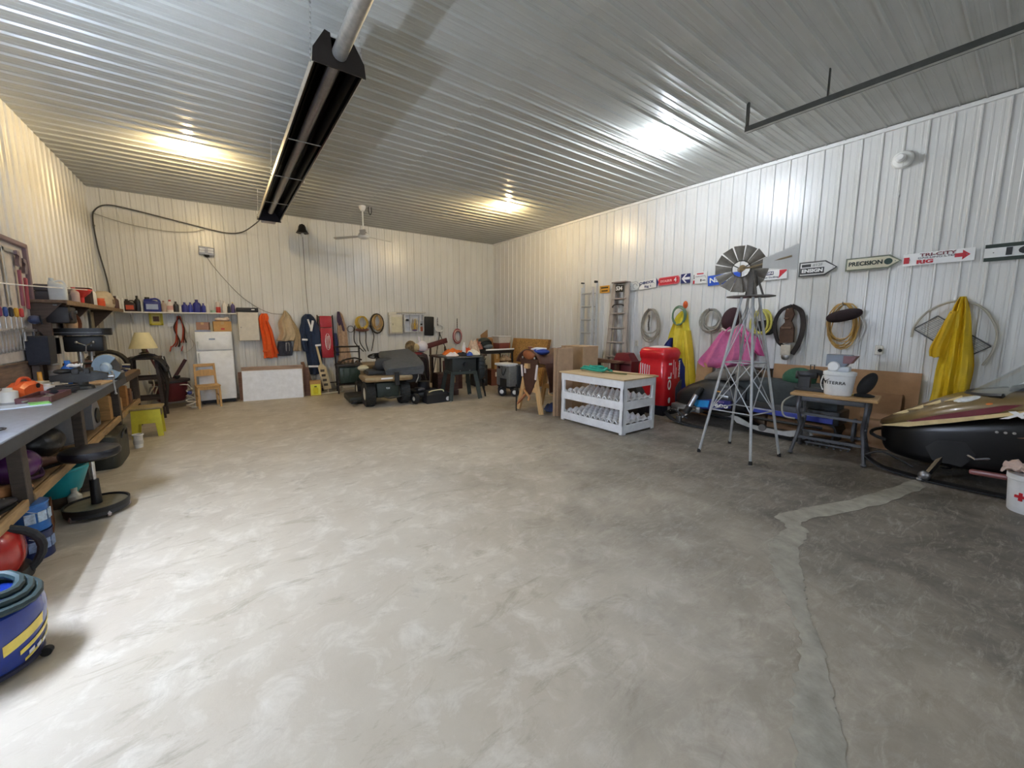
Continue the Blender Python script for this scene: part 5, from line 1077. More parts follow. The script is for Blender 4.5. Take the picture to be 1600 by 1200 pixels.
M().tube([(-.02, -.05, .45), (.03, -.06, .3), (.1, -.02, .12), (.12, -.03, .0)], [.03, .02], 8, k=4).obj('hanging_leg', bk, t)
M().lathe([(.03, -.02), (.05, -.02), (.05, .02), (.03, .02), (.03, -.02)], (.06, -.1, .36), ax=(1, 0, 0)).obj('knob', rubber(), t)
# cloth heap on the saw
def heap(name, label, loc, rx, ry, h, m, seed, cat='cloth', grp=None):
    q = random.Random(seed); p = [q.random() * 6 for _ in range(4)]
    t = thing(name, label, cat, loc, q.random() * 40, grp)
    def fn(u, v):
        a = u * 2 * math.pi; r = v; e = 1 + .15 * math.sin(3 * a + p[0]) + .1 * math.sin(5 * a + p[1])
        return (rx * r * e * math.cos(a), ry * r * e * math.sin(a), h * (1 - r ** 3) * (1 + .35 * math.sin(7 * r * math.cos(a) + p[2]) * math.sin(6 * r * math.sin(a) + p[3])) + .012)
    M().sheet(fn, 30, 8, .012).obj('folds', m, t, ang=80)
    M().tube([fn(i / 12 * .4 + .1, .95) for i in range(8)], .01, 6).obj('hem', m, t)
    return t
SZ = .942
heap('white_cloth', 'white cloth heaped at the left of the table saw top', (3.9, 7.25, SZ), .14, .12, .06, cloth('e6dcdc'), 1, grp='cloths on the table saw')
heap('white_cloth', 'cream cloth heaped at the right of the table saw top', (4.42, 7.3, SZ), .15, .14, .09, cloth('e8e2d0'), 2, grp='cloths on the table saw')
heap('black_cloth', 'black cloth in the middle of the table saw top', (4.16, 7.3, SZ), .14, .12, .05, cloth('1c1c20'), 3, grp='cloths on the table saw')
heap('blue_cloth', 'small blue cloth between the white cloths on the table saw', (4.25, 7.14, SZ), .06, .05, .06, cloth('3a56a4'), 4, grp='cloths on the table saw')
# bench behind with orange vest etc.
t = thing('folding_table', 'dark folding table piled with clothes behind the table saw', 'table', (4.7, 8.45, 0), -4)
M().box((0, 0, .86), (1.3, .6, .04), .006).obj('tabletop', wood('4a3630'), t)
for sx in (-.58, .58):
    for sy in (-.25, .25): M().box((sx, sy, .42), (.04, .04, .84), .004).obj('leg', wood('3c2c28'), t)
M().box((-.28, -.27, .42), (.5, .03, .7), .006).obj('maroon_panel', wood('4c2a28', 4, .7), t)
FT = .882
heap('orange_vest', 'orange vest heaped on the dark folding table', (4.5, 8.4, FT), .3, .2, .11, cloth('dc7228'), 5)
heap('red_shirt', 'red cloth heaped right of the orange vest', (4.88, 8.38, FT), .13, .15, .13, cloth('c4502c'), 6)
heap('pale_cloth', 'pale pink cloth bundle at the right of the folding table', (5.14, 8.45, FT), .14, .18, .26, mat('cdb8a4', .9, 0, .2, 16), 7)
bottle(4.72, .3, .1, 'e8e6e2', 'f0f0ee', 'white bottle standing among the clothes on the folding table', y=8.2, z=FT, grp=None, name='white_bottle')
t = thing('wood_crate', 'dark wooden crate standing under the left of the folding table', 'crate', (4.12, 8.02, 0), -6)
for i in range(4): M().box((0, -.16, .06 + .13 * i), (.5, .02, .12), .003).obj('slat', wood('54362c'), t)
M().box((0, .02, .26), (.48, .32, .5), .004).obj('crate_body', wood('3c2822'), t); M().box((.12, -.175, .36), (.1, .01, .14), .004).obj('tan_tag', card('b4925c'), t)

# ---------------------------------------------------------------- black table with boxes near the corner
t = thing('black_table', 'black table with a white front edge near the back right corner', 'table', (5.98, 8.98, 0), 0)
M().box((0, 0, .92), (1.2, .7, .05), .006).obj('tabletop', mat('1a1a1c', .5), t); M().box((.12, -.355, .945), (.94, .012, .04), .002).obj('white_edge', WHT, t); M().box((0, -.33, .87), (1.16, .03, .07), .004).obj('apron', bk, t)
for sx in (-.56, .56):
    for sy in (-.3, .3): M().box((sx, sy, .445), (.05, .05, .89), .005).obj('leg', bk, t)
TZ = .948
t = thing('open_carton', 'open brown carton with raised flap on the black table', 'box', (5.95, 9.12, TZ), 12)
M().box((0, 0, .14), (.44, .3, .28), .004).obj('carton_body', card('a87c50'), t); M().box((-.16, -.1, .36), (.3, .008, .24), .001, (22, -28, 0)).obj('raised_flap', card('b48a5c'), t); M().box((.18, .02, .29), (.18, .3, .008), .001, (0, -8, 0)).obj('flap', card('b08458'), t)
t = thing('dark_helmet', 'dark green and black gear heap in front of the open carton', 'gear', (5.72, 8.85, TZ), 0)
M().ell((0, 0, .16), (.2, .14, .16), 18, 10, None, .85).obj('shell', mat('26302c', .4, 0, .4, 10), t); M().ell((.06, -.1, .08), (.16, .06, .07), 14, 8).obj('grey_pad', cloth('6c7478'), t); M().tube([(-.2, -.05, .1), (-.1, -.14, .22), (.12, -.13, .22), (.22, -.03, .1)], .015, 6, k=4).obj('rim', bk, t)
heap('tan_rag', 'tan and red rag at the left end of the black table', (5.5, 8.8, TZ), .1, .12, .18, mat('a87060', .9, 0, .4, 14), 9)
t = thing('clear_bin', 'clear plastic bin with red brown contents on the black table', 'bin', (6.3, 8.86, TZ), 0)
M().rings([[(-.16, -.13, 0), (.16, -.13, 0), (.16, .13, 0), (-.16, .13, 0)], [(-.18, -.15, .16), (.18, -.15, .16), (.18, .15, .16), (-.18, .15, .16)]]).obj('lower_body', plastic('8a4a40'), t, ang=10); M().rings([[(-.18, -.15, .162), (.18, -.15, .162), (.18, .15, .162), (-.18, .15, .162)], [(-.2, -.17, .33), (.2, -.17, .33), (.2, .17, .33), (-.2, .17, .33)]]).obj('clear_body', plastic('cfc8bc'), t, ang=10); M().box((0, 0, .342), (.43, .37, .02), .006).obj('lid', plastic('dcdcd8'), t)
carton('small_carton', 'small orange brown carton right of the clear bin', (6.53, 8.9, TZ), (.08, .2, .2), 'b8763c', 0, True, None, False)
carton('tall_carton', 'tall tilted tan carton under the black table', (5.93, 8.62, .42), (.16, .2, .4), 'b08448', -8)
carton('low_carton', 'wide brown carton under the black table with a white label', (5.95, 8.62, 0), (.46, .36, .42), '74442e', -8)
M().box((-.05, -.183, .3), (.12, .004, .12), .001).obj('white_label', paint('e8dcc8'), S.objects['low_carton'])
carton('floor_carton', 'dark carton on the floor left of the generator', (5.48, 8.75, 0), (.3, .4, .55), '2a2624', 0)
heap('rag_pile', 'crumpled tan rags on cartons under the black table', (6.32, 8.75, .62), .16, .14, .12, mat('b09a80', .9, 0, .3, 14), 12)
carton('mid_carton', 'brown carton under the rag pile beside the generator', (6.3, 8.75, 0), (.3, .34, .61), '5c4634', 4)
# OSB panel on right wall
osb = mat('b88c4c', .8, 0, .35, 26, .2, 60)
t = thing('osb_panel', 'orange brown chipboard panel leaning on the right wall near the corner', 'panel', (6.72, 8.4, 0), -90)
M().rings([[(-.8, a, 0), (.8, a, 0), (.8, a + .3, 1.22), (-.8, a + .3, 1.22)] for a in (-.018, 0)]).obj('panel', osb, t, ang=0)
M().rings([[(.74, a, 0.001), (.8, a, 0.001), (.8, a + .3, 1.221), (.74, a + .3, 1.221)] for a in (-.05, -.022)]).obj('edge_batten', wood('8a6234'), t, ang=0)
M().rings([[(-.8, a, 0.001), (-.6, a, 0.001), (-.6, a + .3, 1.221), (-.8, a + .3, 1.221)] for a in (-.034, -.0215)]).obj('left_strip', mat('b4864a', .8, 0, .15), t, ang=0)
t = thing('sloped_board', 'cream board with a dark top rail leaning on the right wall behind the saddle', 'board', (6.78, 7.36, 0), -90)
M().rings([[(-.4, a, 0), (.35, a, 0), (.35, a + .25, 1.0), (-.4, a + .25, .88)] for a in (-.02, 0)]).obj('board', paint('d8c0a8'), t, ang=0); M().beam((-.45, .2, .92), (.4, .22, 1.05), .04, .05, up=(0, 1, 0)).obj('top_rail', wood('5c3428'), t)

# ---------------------------------------------------------------- GENERATOR
t = thing('generator', 'grey faced portable generator on four wheels', 'generator', (5.27, 7.12, 0), -90)
M().box((0, -.02, .46), (.5, .3, .46), .012).obj('front_panel', metal('a4aaac', .5), t); M().box((0.03, .17, .46), (.52, .26, .5), .03).obj('rear_case', mat('20242a', .5), t); M().box((-.02, -.06, .715), (.46, .34, .05), .015).obj('top_cover', paint('dfe2e4'), t)
M().box((.02, -.16, .3), (.26, .03, .2), .006).obj('dark_grille', mat('1c1e20', .6), t); M().tube([(-.02, -.18, .68), (.0, -.2, .55), (.06, -.2, .48), (.12, -.19, .58), (.14, -.18, .64)], .008, 6, k=4).obj('black_cable', rubber(), t)
M().box((-.14, -.175, .64), (.1, .012, .05), .003).obj('control_strip', bk, t); M().box((-.17, -.18, .63), (.02, .012, .02)).obj('red_switch', RED, t)
for x, y in ((-.27, .0), (.02, -.2), (.26, -.02), (-.2, .3)):
    w_ = M().lathe([(.05, -.03), (.09, -.035), (.1, -.015), (.1, .015), (.09, .035), (.05, .03), (.05, -.03)], (x, y, .1), 22, (.5, -.8, 0)).obj('wheel', rubber(), t); M().lathe([(0, -.03), (.03, -.036), (.05, -.025), (.05, .025), (.03, .036), (0, .03)], (x, y, .1), 14, (.5, -.8, 0)).obj('hub', paint('e4e4e2'), w_)
M().box((0, .06, .2), (.5, .4, .04), .006).obj('base_frame', bk, t)

# ---------------------------------------------------------------- SADDLE ON A SAWHORSE
t = thing('sawhorse', 'pale wooden sawhorse carrying a brown saddle', 'sawhorse', (4.82, 5.48, 0), -90)
lum = wood('d2ac78', 5, .6, (8, 8, 1), .12)
M().box((0, 0, .86), (.1, .75, .09), .004).obj('ridge_beam', lum, t)
for sy in (-.27, .27):
    for sx in (-1, 1): M().beam((sx * .1, sy, .86), (sx * .33, sy * 1.05, .0), .09, .04, up=(0, 1, 0)).obj('leg', lum, t)
    M().box((0, sy, .42), (.4, .025, .09), .003).obj('brace', lum, t)
M().beam((-.33, -.31, .1), (-.02, -.33, .36), .05, .03).obj('broken_lath', wood('c8865c'), t)
t = thing('saddle', 'brown leather riding saddle with blue pad on the sawhorse', 'saddle', (4.82, 5.48, .91), -90)
lea = mat('5a3a2e', .45, 0, .18, 10, .1, 40)
def sad(u, v):
    a = (u - .5) * 2.3; y = (v - .5) * .66; sw = .34 + .05 * math.cos(v * 6.28)
    return (sw * math.sin(a), y, .02 + .14 * math.cos(a) + .1 * (abs(v - .5) * 2) ** 2 * math.cos(a) - .16 * (1 - math.cos(a)))
M().sheet(sad, 22, 16, .025).obj('seat', lea, t, ang=70)
for sx in (-1, 1):
    M().sheet(lambda u, v: (sx * (.29 + .06 * v + .03 * math.sin(v * 3)), -.18 + .34 * u + .06 * v, .0 - .52 * v), 8, 10, .015).obj('fender_flap', mat('4c2f26', .5, 0, .18, 10), t, ang=70)
    M().tube([(sx * .3, -.05, -.45), (sx * .34, -.1, -.55), (sx * .33, .06, -.58), (sx * .28, .05, -.45)], .018, 6, k=4).obj('stirrup', lum, t)
M().ell((0, -.3, .16), (.17, .06, .1), 16, 8).obj('pommel', mat('9a5a34', .35), t); M().lathe([(0, 0), (.02, 0), (.02, .05), (.045, .06), (.045, .08), (0, .085)], (0, -.28, .22)).obj('horn', mat('8a5030', .35), t)
M().ell((.04, -.08, .2), (.2, .17, .06), 18, 8).obj('blue_pad', cloth('27408c'), t)
for i in range(3): M().tube([(-.1 + .09 * i, -.2, .235), (-.06 + .09 * i, -.1, .265), (-.0 + .08 * i, -.02, .262)], .012, 5, k=3).obj('white_stripe', WHT, t)
for x, z, h in ((-.17, -.15, .22), (-.08, -.12, .14), (.24, -.15, .28)): M().box((x, -.33, z), (.05, .02, h), .01, (0, x * 40, 0)).obj('pale_strap', paint('e0d4d0'), t)
M().prism([(-.26, .08), (.26, .08), (.2, -.3), (.04, -.58), (-.06, -.6), (-.17, -.25)], (0, -.31, 0), d=(0, .02, 0)).obj('front_skirt', mat('4a2e24', .5, 0, .15), t); M().tube([(-.12, -.32, -.5), (-.02, -.34, -.56), (.06, -.34, -.62), (.02, -.33, -.68)], .022, 6, k=4).obj('leather_end', mat('c08a58', .5), t)
for x in (-.15, .19): M().ell((x, -.335, .1), (.022, .01, .022), 10, 6).obj('concho', metal('d8d4d0'), t)
t = thing('boot_jack', 'dark iron rod standing at the left front of the sawhorse', 'rod', (4.38, 5.68, 0), 0)
M().cyl((0, 0, 0), (0, 0, .5), .012, n=8).obj('rod', rubber(), t); M().box((0, 0, .42), (.05, .1, .02), .004).obj('cross_piece', rubber(), t)
heap('blue_blanket', 'navy folded blanket on the floor under the sawhorse', (4.95, 5.3, 0), .16, .16, .1, cloth('3a4874'), 15)
# cardboard cartons behind the white rack
t = thing('flat_carton', 'tall flattened brown carton standing behind the left end of the rack', 'cardboard', (4.87, 4.93, 0), -90)
M().box((-.02, -.2, .6), (.05, .04, 1.2), .003).box((.02, 0, .6), (.04, .36, 1.2), .003).obj('folded_side', card('a88c70'), t); M().box((-.05, .12, .6), (.06, .1, 1.18), .003).obj('folded_side', card('8a6c50'), t)
t = thing('tall_box', 'large tan cardboard carton behind the left of the white rack', 'box', (5.62, 5.28, 0), -90)
M().box((0, 0, .6), (.58, .42, 1.2), .004).obj('carton_body', card('ae9272'), t); M().box((-.18, -.213, .6), (.012, .006, 1.19)).obj('side_seam', card('8c7052'), t); M().box((.05, 0, 1.203), (.5, .4, .005)).obj('flap', card('b69a7a'), t)
t = thing('tarp', 'dark grey tarp draped over goods behind the white rack', 'tarp', (6.42, 5.9, 0), -90)
M().sheet(lambda u, v: (-.45 + .95 * u, .1 - .3 * v, (.92 - .3 * u + .03 * math.sin(u * 14)) * (1 - v) + .012), 20, 8, .02).obj('tarp_sheet', cloth('2e2e32'), t, ang=80); M().box((-.1, .16, .3), (.6, .1, .6), .02).obj('covered_box', card('5c4c40'), t)
# ---------------------------------------------------------------- TUBE HEATER
t = thing('tube_heater', 'long black infrared tube heater hung from the ceiling on chains', 'heater', (.9, 3.45, 3.6), 90)
LH = 5.5; outer = [(-.18, 0), (-.18, .06), (-.09, .2), (.09, .2), (.18, .06), (.18, 0)]
inn = [(.165, 0), (.165, .055), (.08, .185), (-.08, .185), (-.165, .055), (-.165, 0)]
for i, (a, b_) in enumerate(((0, 2.9), (2.91, 5.5))):
    M().prism(outer + inn, (a, 0, 0), (0, 1, 0), (0, 0, 1), (b_ - a, 0, 0)).obj('reflector', mat('191614', .16 if i == 0 else .25, .85, .1), t, ang=0)
M().prism([(-.186, -.004), (-.186, .06), (-.181, .06), (-.181, -.004)], (0, 0, 0), (0, 1, 0), (0, 0, 1), (LH, 0, 0)).prism([(.181, -.004), (.181, .06), (.186, .06), (.186, -.004)], (0, 0, 0), (0, 1, 0), (0, 0, 1), (LH, 0, 0)).obj('side_skin', metal('d6cfc0', .4), t, kind='stuff')
M().prism([(-.2, -.02), (-.19, .08), (-.1, .23), (-.05, .23), (-.05, .12), (.05, .1), (.06, .22), (.1, .23), (.19, .08), (.2, -.02)], (-.012, 0, 0), (0, 1, 0), (0, 0, 1), (.012, 0, 0)).obj('end_cap', mat('2a231e', .5, .4), t, ang=0)
M().prism([(-.2, -.02), (-.19, .08), (-.1, .23), (.1, .23), (.19, .08), (.2, -.02)], (LH, 0, 0), (0, 1, 0), (0, 0, 1), (.012, 0, 0)).obj('end_cap', mat('221e26', .5, .4), t, ang=0)
M().cyl((-.1, 0, .09), (5.2, 0, .09), .048, n=18).obj('burner_tube', metal('8c8682', .3), t)
M().cyl((-3.2, .0, .105), (-.02, .0, .09), .055, n=20).obj('exhaust_pipe', metal('b4b4b0', .4), t)
for x in (1.6, 2.9, 4.3): M().tube([(x, -.172, .02), (x, .172, .02)], .006, 6).obj('cross_wire', metal('a8a8a4'), t)
M().box((5.62, 0, .08), (.22, .24, .2), .01).obj('burner_box', paint('b8b4b8'), t)
for x in (.05, 2.9, 5.3):
    for sy in (-.2, .2):
        c = M(); n = 26
        for i in range(n):
            z = .0 + .5 * (i + .5) / n; c.ell((x + .05 * (z), sy * (1 - .3 * z), z), (.009 if i % 2 else .003, .003 if i % 2 else .009, .014), 6, 4)
        c.obj('hanging_chain', metal('c8c8c4', .3), t, kind='stuff')
# ceiling fan
t = thing('ceiling_fan', 'white three blade ceiling fan hung near the back wall', 'fan', (2.6, 8.72, 4.098), 0)
M().lathe([(0, 0), (.07, 0), (.07, -.04), (.04, -.1), (0, -.11)]).obj('canopy', paint('e4e4e0'), t); M().cyl((0, 0, -.1), (0, 0, -.56), .014, n=10).obj('downrod', paint('dcdcd8'), t)
M().lathe([(0, -.52), (.04, -.53), (.1, -.58), (.12, -.62), (.1, -.66), (.05, -.68), (0, -.685)]).obj('motor', paint('e2e2de'), t); M().lathe([(.06, -.535), (.085, -.56), (.06, -.56), (.06, -.535)]).obj('brass_ring', metal('6a6050'), t)
for k in range(3):
    a = R(12 + 120 * k); c, s_ = math.cos(a), math.sin(a)
    M().rings([[(c * r - s_ * w, s_ * r + c * w, -.62 + .01 * w / .06 - (r - .1) * .03 + zz) for w, zz in ((-hw, 0), (hw, 0), (hw, .006), (-hw, .006))] for r, hw in ((.1, .025), (.2, .05), (.65, .06), (.7, .04))]).obj('blade', paint('cfcdc6'), t)
M().tube([(.13, 0, 0), (.13, 0, -.1), (.16, 0, -.16), (.19, 0, -.1), (.19, 0, 0)], .008, 6, k=4).obj('black_cord', rubber(), t)
# ================================================================ LEFT WALL: WORKBENCH
BX0, BX1, BZ = -1.755, -1.12, .9
t = thing('workbench', 'long workbench with grey metal top and wooden end along the left wall', 'workbench', (0, 0, 0))
M().box(((BX0 + BX1) / 2, 5.175, BZ - .03), (BX1 - BX0, 4.35, .06), .004).obj('metal_top', metal('a8aeb8', .45, .1), t)
M().box(((BX0 + BX1) / 2, 7.93, BZ - .03), (BX1 - BX0, 1.15, .06), .004).obj('wood_top', wood('8e7356', 3, .6, (8, 1, 8)), t)
M().box((BX1 + .006, 5.175, BZ - .045), (.012, 4.35, .09), .003).obj('front_edge', mat('4c5056', .5, .4, .1), t)
M().box((BX1 + .006, 7.93, BZ - .05), (.012, 1.15, .08), .003).obj('wood_edge', wood('5c4a3a'), t)
for y in (3.06, 3.95, 5.33, 6.95, 8.42):
    for x in (BX1 - .05, BX0 + .08): M().box((x, y, .42), (.07, .09, .84), .004).obj('post', wood('4a4038', 5), t)
for y0, y1 in ((3.12, 3.9), (4.0, 5.28), (5.38, 6.9), (7.0, 8.38)):
    M().box(((BX0 + BX1) / 2 - .02, (y0 + y1) / 2, .42), (.56, y1 - y0 - .01, .025), .003).obj('lower_shelf', wood('8a7050', 4, .7, (8, 1, 8)), t)
    M().box((BX1 - .025, (y0 + y1) / 2, .405), (.03, y1 - y0 - .01, .07), .004).obj('shelf_edge', wood('a88a60', 4, .7, (8, 1, 8)), t)
GB = 'things on the workbench'
# framed tool board
def LWT(name, label, cat, y, z=0, group=None, off=.02): return thing(name, label, cat, (XL + off, y, z), 90, group)
t = LWT('tool_board', 'pale tool board with a mauve frame fixed on the left wall above the bench', 'board', 6.1, 1.85)
M().box((0, -.01, 0), (1.6, .018, 1.26)).obj('backing', mat('c4c0c0', .6, 0, .1), t)
for c, d in (((0, -.03, .64), (1.66, .05, .05)), ((.81, -.03, 0), (.05, .05, 1.3)), ((-.81, -.03, 0), (.05, .05, 1.3))): M().box(c, d, .006).obj('frame_bar', paint('7c6872'), t)
t = LWT('pegboard', 'brown pegboard of hand tools on the left wall behind the bench', 'pegboard', 5.9, 1.08)
M().box((0, -.02, .02), (2.0, .02, .2)).obj('board', wood('7c6a5e', 5, .8), t); M().box((0, -.03, .12), (2.0, .03, .02), .002).obj('rail', wood('6a584c'), t)
def hand_tool(kind, y, z, h, m, label, hm=None, grp=None, rt=0):
    t = LWT(kind, label, 'tool', y, z, grp, .05); t.rotation_euler = (0, R(rt), R(90))
    if kind == 'wrench':
        M().box((0, -.008, 0), (.022, .01, h * .75), .003).obj('shaft', m, t)
        for s_ in (-1, 1): M().prism([(-.022, .0), (.022, .0), (.026, .03), (.009, .045), (.009, .025), (-.009, .025), (-.009, .045), (-.026, .03)], (0, -.014, s_ * h * .36), (1, 0, 0), (0, 0, s_), (0, .012, 0)).obj('jaw', m, t)
    elif kind == 'screwdriver':
        M().cyl((0, -.012, -h / 2), (0, -.012, .0), .005, n=8).obj('blade', m, t); M().lathe([(0, 0), (.016, .01), (.018, .08), (.012, h * .45), (0, h * .46)], (0, -.02, 0), 10).obj('handle', hm, t)
    elif kind == 'pipe_wrench':
        M().box((0, -.02, -.1), (.045, .025, h * .7), .01).obj('handle', hm, t); M().prism([(-.03, 0), (.03, 0), (.05, .1), (.02, .16), (-.05, .16), (-.05, .12), (0, .11), (-.03, .05)], (0, -.035, h * .24), d=(0, .03, 0)).obj('jaw', m, t)
    elif kind == 'square':
        M().box((0, -.01, 0), (.05, .006, h), .002).obj('blade', m, t); M().box((.12, -.01, h / 2 - .02), (.28, .006, .04), .002).obj('tongue', m, t)
    else:
        M().prism([(-.02, -h / 2), (.03, -h / 2), (.09, h * .3), (-.02, h * .3)], (0, -.014, 0), d=(0, .006, 0)).obj('blade', m, t); M().box((.02, -.018, h * .4), (.11, .025, h * .2), .02).obj('handle', hm, t)
    return t
chr_ = metal('c8cacc', .3)
ORD = ('first', 'second', 'third', 'fourth', 'fifth', 'sixth', 'seventh', 'eighth', 'ninth')
for i in range(9): hand_tool('wrench', 6.58 - .085 * i, 1.46 - .004 * i, .24 - .008 * i, chr_, ORD[i] + ' chrome wrench from the right in the row on the tool board', None, 'wrenches on the tool board')
for i in range(6):
    c = ('c03a3a', 'd0a030', '26262a', '2c4a8c', '8a3a5c', '3a6a4a')[i]; nm = ('red', 'yellow', 'black', 'blue', 'maroon', 'green')[i]
    hand_tool('screwdriver', 6.5 - .13 * i, 1.68, .22, chr_, nm + ' handled screwdriver on the tool board', plastic(c), 'screwdrivers on the tool board')
hand_tool('pipe_wrench', 6.74, 2.05, .5, metal('8a7a80'), 'mauve red pipe wrench hung at the right of the tool board', paint('a04452'), None, 6)
hand_tool('pipe_wrench', 6.6, 2.1, .56, metal('9a8a92'), 'red pipe wrench hung second from the right on the tool board', paint('94505e'), None, 4)
hand_tool('square', 6.3, 2.1, .6, chr_, 'steel square hung high on the tool board')
hand_tool('handsaw', 6.05, 2.05, .55, metal('b8babc'), 'handsaw hung high on the tool board', wood('8a6244'))
hand_tool('square', 5.75, 2.15, .5, metal('d8dadc'), 'bright steel ruler square left of the handsaw')
t = LWT('tool_roll', 'dark blue tool roll hung right of the screwdrivers', 'tool', 6.72, 1.66, None, .05)
M().ell((0, -.05, 0), (.1, .05, .05), 14, 8).obj('roll', cloth('3a4466'), t); M().tube([(-.03, -.1, .05), (-.03, -.11, -.05)], .008, 5).obj('strap', cloth('20242c'), t)
t = LWT('caliper', 'silver clamp bar hung below the blue tool roll', 'tool', 6.62, 1.54, None, .05)
M().box((0, -.03, 0), (.4, .012, .03), .003).obj('bar', chr_, t); M().box((-.15, -.03, -.05), (.03, .014, .12), .003).box((-.155, -.03, -.105), (.05, .02, .02), .003).obj('jaw', chr_, t); M().box((.1, -.03, -.04), (.04, .02, .1), .003).obj('slide', metal('8a8c90'), t)
t = thing('string_line', 'thin white cord strung along the left wall above the shelf', 'cord', (-1.5, 5.2, 2.0))
M().tube([(-.26, 0, -.02), (0, .4, -.03), (0, 1.6, .03), (0, 3.0, .1), (-.26, 3.3, .1)], .006, 5, k=5).obj('cord', plastic('ecebe8'), t); M().ell((-.26, 3.3, .1), (.02, .02, .02), 8, 6).obj('knot', plastic('dddddd'), t)
# upper shelf on the left wall
t = thing('corner_shelf', 'brown wooden shelf high on the left wall running to the back corner', 'shelf', (0, 0, 0))
M().box((-1.62, 8.45, 1.875), (.33, 3.3, .035), .003).obj('board', wood('7a6450', 3, .7, (8, 1, 8)), t); M().box((-1.452, 8.45, 1.865), (.012, 3.3, .055), .002).obj('front_edge', wood('8e765c', 3, .7), t)
for y in (6.86, 8.1, 9.6): M().prism([(0, 0), (.28, 0), (.03, -.3), (0, -.3)], (-1.785, y, 1.856), (1, 0, 0), (0, 0, 1), (0, .03, 0)).obj('bracket', wood('54443a'), t)
M().box((-1.7, 6.9, 1.37), (.16, .05, .95), .003).obj('upright_panel', wood('5e4c40', 3, .7), t)
US = 1.8935; GS = 'things on the high left shelf'
t = thing('grey_case', 'dark grey tool case lying on the high left shelf', 'case', (-1.66, 7.3, US), 90)
M().box((0, 0, .055), (.6, .2, .11), .02).obj('lower_shell', plastic('55535a', .5), t); M().box((0, 0, .15), (.6, .2, .08), .02).obj('upper_shell', plastic('605e66', .5), t); M().box((0, -.105, .11), (.14, .012, .03), .005).obj('handle', bk, t)
t = thing('red_funnel', 'bright red plastic funnel on the high left shelf', 'funnel', (-1.56, 8.02, US), 0)
M().lathe([(0, 0), (.02, 0), (.025, .09), (.1, .17), (.11, .2), (.1, .2), (.02, .1), (0, .1)], n=22).obj('cone', plastic('e04440'), t); M().lathe([(.105, .19), (.115, .19), (.115, .205), (.105, .205), (.105, .19)], n=22).obj('rim', plastic('e85a50'), t)
bottle(-1.55, .26, .15, 'd4dce0', 'b8c4cc', 'clear white jug at the near end of the high left shelf', 'jug', y=6.98, z=US, grp=GS, name='clear_jug')
bottle(-1.58, .2, .1, 'dcd8d4', 'c84a40', 'clear jar with red cap beside the red funnel', y=7.74, z=US, grp=GS, name='jar')
bottle(-1.54, .2, .11, 'c8b0a8', 'b04848', 'pinkish jar right of the grey case on the high left shelf', y=7.55, z=US, grp=GS, name='jar')
carton('dark_box', 'dark brown box right of the red funnel on the high left shelf', (-1.6, 8.34, US), (.16, .18, .24), '3a2c2c', 0, True, GS, False)
bottle(-1.56, .28, .1, 'e4e2dc', 'e8e8e4', 'white bottle behind the orange jar on the high left shelf', y=8.58, z=US, grp=GS, name='white_bottle')
t = thing('orange_jar', 'orange plastic jar on the high left shelf', 'jar', (-1.54, 8.92, US), 0, GS)
M().lathe([(0, 0), (.055, 0), (.06, .01), (.06, .09), (.05, .1), (0, .1)]).obj('body', plastic('e05c34'), t); M().lathe([(.05, .1), (.056, .1), (.056, .13), (0, .13)]).obj('lid', plastic('e87048'), t)
t = thing('cream_sack', 'cream paper sack on the high left shelf near the corner', 'sack', (-1.58, 9.42, US), 0, GS)
M().rings([[(.12 * k * math.copysign(abs(math.cos(a)) ** .6, math.cos(a)), .2 * k * math.copysign(abs(math.sin(a)) ** .6, math.sin(a)), z) for a in [2 * math.pi * i / 20 for i in range(20)]] for z, k in ((0, .9), (.05, 1.05), (.16, 1), (.24, .8), (.27, .5))]).obj('sack_body', mat('cdbfa6', .9, 0, .1, 10, .6, 14), t); M().box((.125, 0, .1), (.006, .18, .08), .002).obj('brown_print', mat('8a7258', .7, 0, .4, 30), t)
bottle(-1.5, .22, .1, '5a3a2c', '3a2620', 'brown bottle at the corner end of the high left shelf', y=9.8, z=US, grp=GS, name='brown_bottle')
bottle(-1.5, .24, .09, 'e2e0da', 'dcdcd8', 'white bottle at the far corner end of the high left shelf', y=10.0, z=US, grp=GS, name='white_bottle')
# below the shelf
t = thing('radio', 'dark old radio hung under the near end of the high left shelf', 'radio', (-1.56, 7.02, 1.6), 90)
M().box((0, 0, .12), (.3, .2, .2), .02).obj('radio_case', mat('1e1a1c', .5), t); M().cyl((-.08, -.1, .12), (-.08, -.115, .12), .06, n=18).obj('speaker_grille', mat('3a363a', .6), t); M().cyl((.08, -.1, .16), (.08, -.12, .16), .02, n=12).obj('dial', metal('9a9a98'), t); M().box((0, 0, .235), (.34, .04, .02), .004).obj('mount_bar', metal('6c6c6a'), t)
t = LWT('tan_plank', 'tan plank standing on the bench against the left wall', 'plank', 7.05, BZ, None, .1)
M().box((0, 0, .33), (.16, .03, .66), .004).obj('plank', wood('a48c66', 4, .7, (8, 8, 1)), t); M().box((0, -.018, .6), (.14, .006, .03), .002).obj('saw_mark', wood('7a6448'), t)
t = LWT('beige_panel', 'beige board on the back left corner wall under the shelf', 'board', 9.9, .92, None, .03)
M().box((-.05, -.01, .45), (.8, .015, .9)).obj('board', paint('b8ac90'), t); M().box((-.05, -.022, .45), (.012, .01, .9)).obj('joint_strip', paint('a09478'), t)
t = thing('bonnet_hat', 'brown and cream leather gloves hung under the high left shelf', 'gloves', (-1.62, 7.75, 1.62), 0)
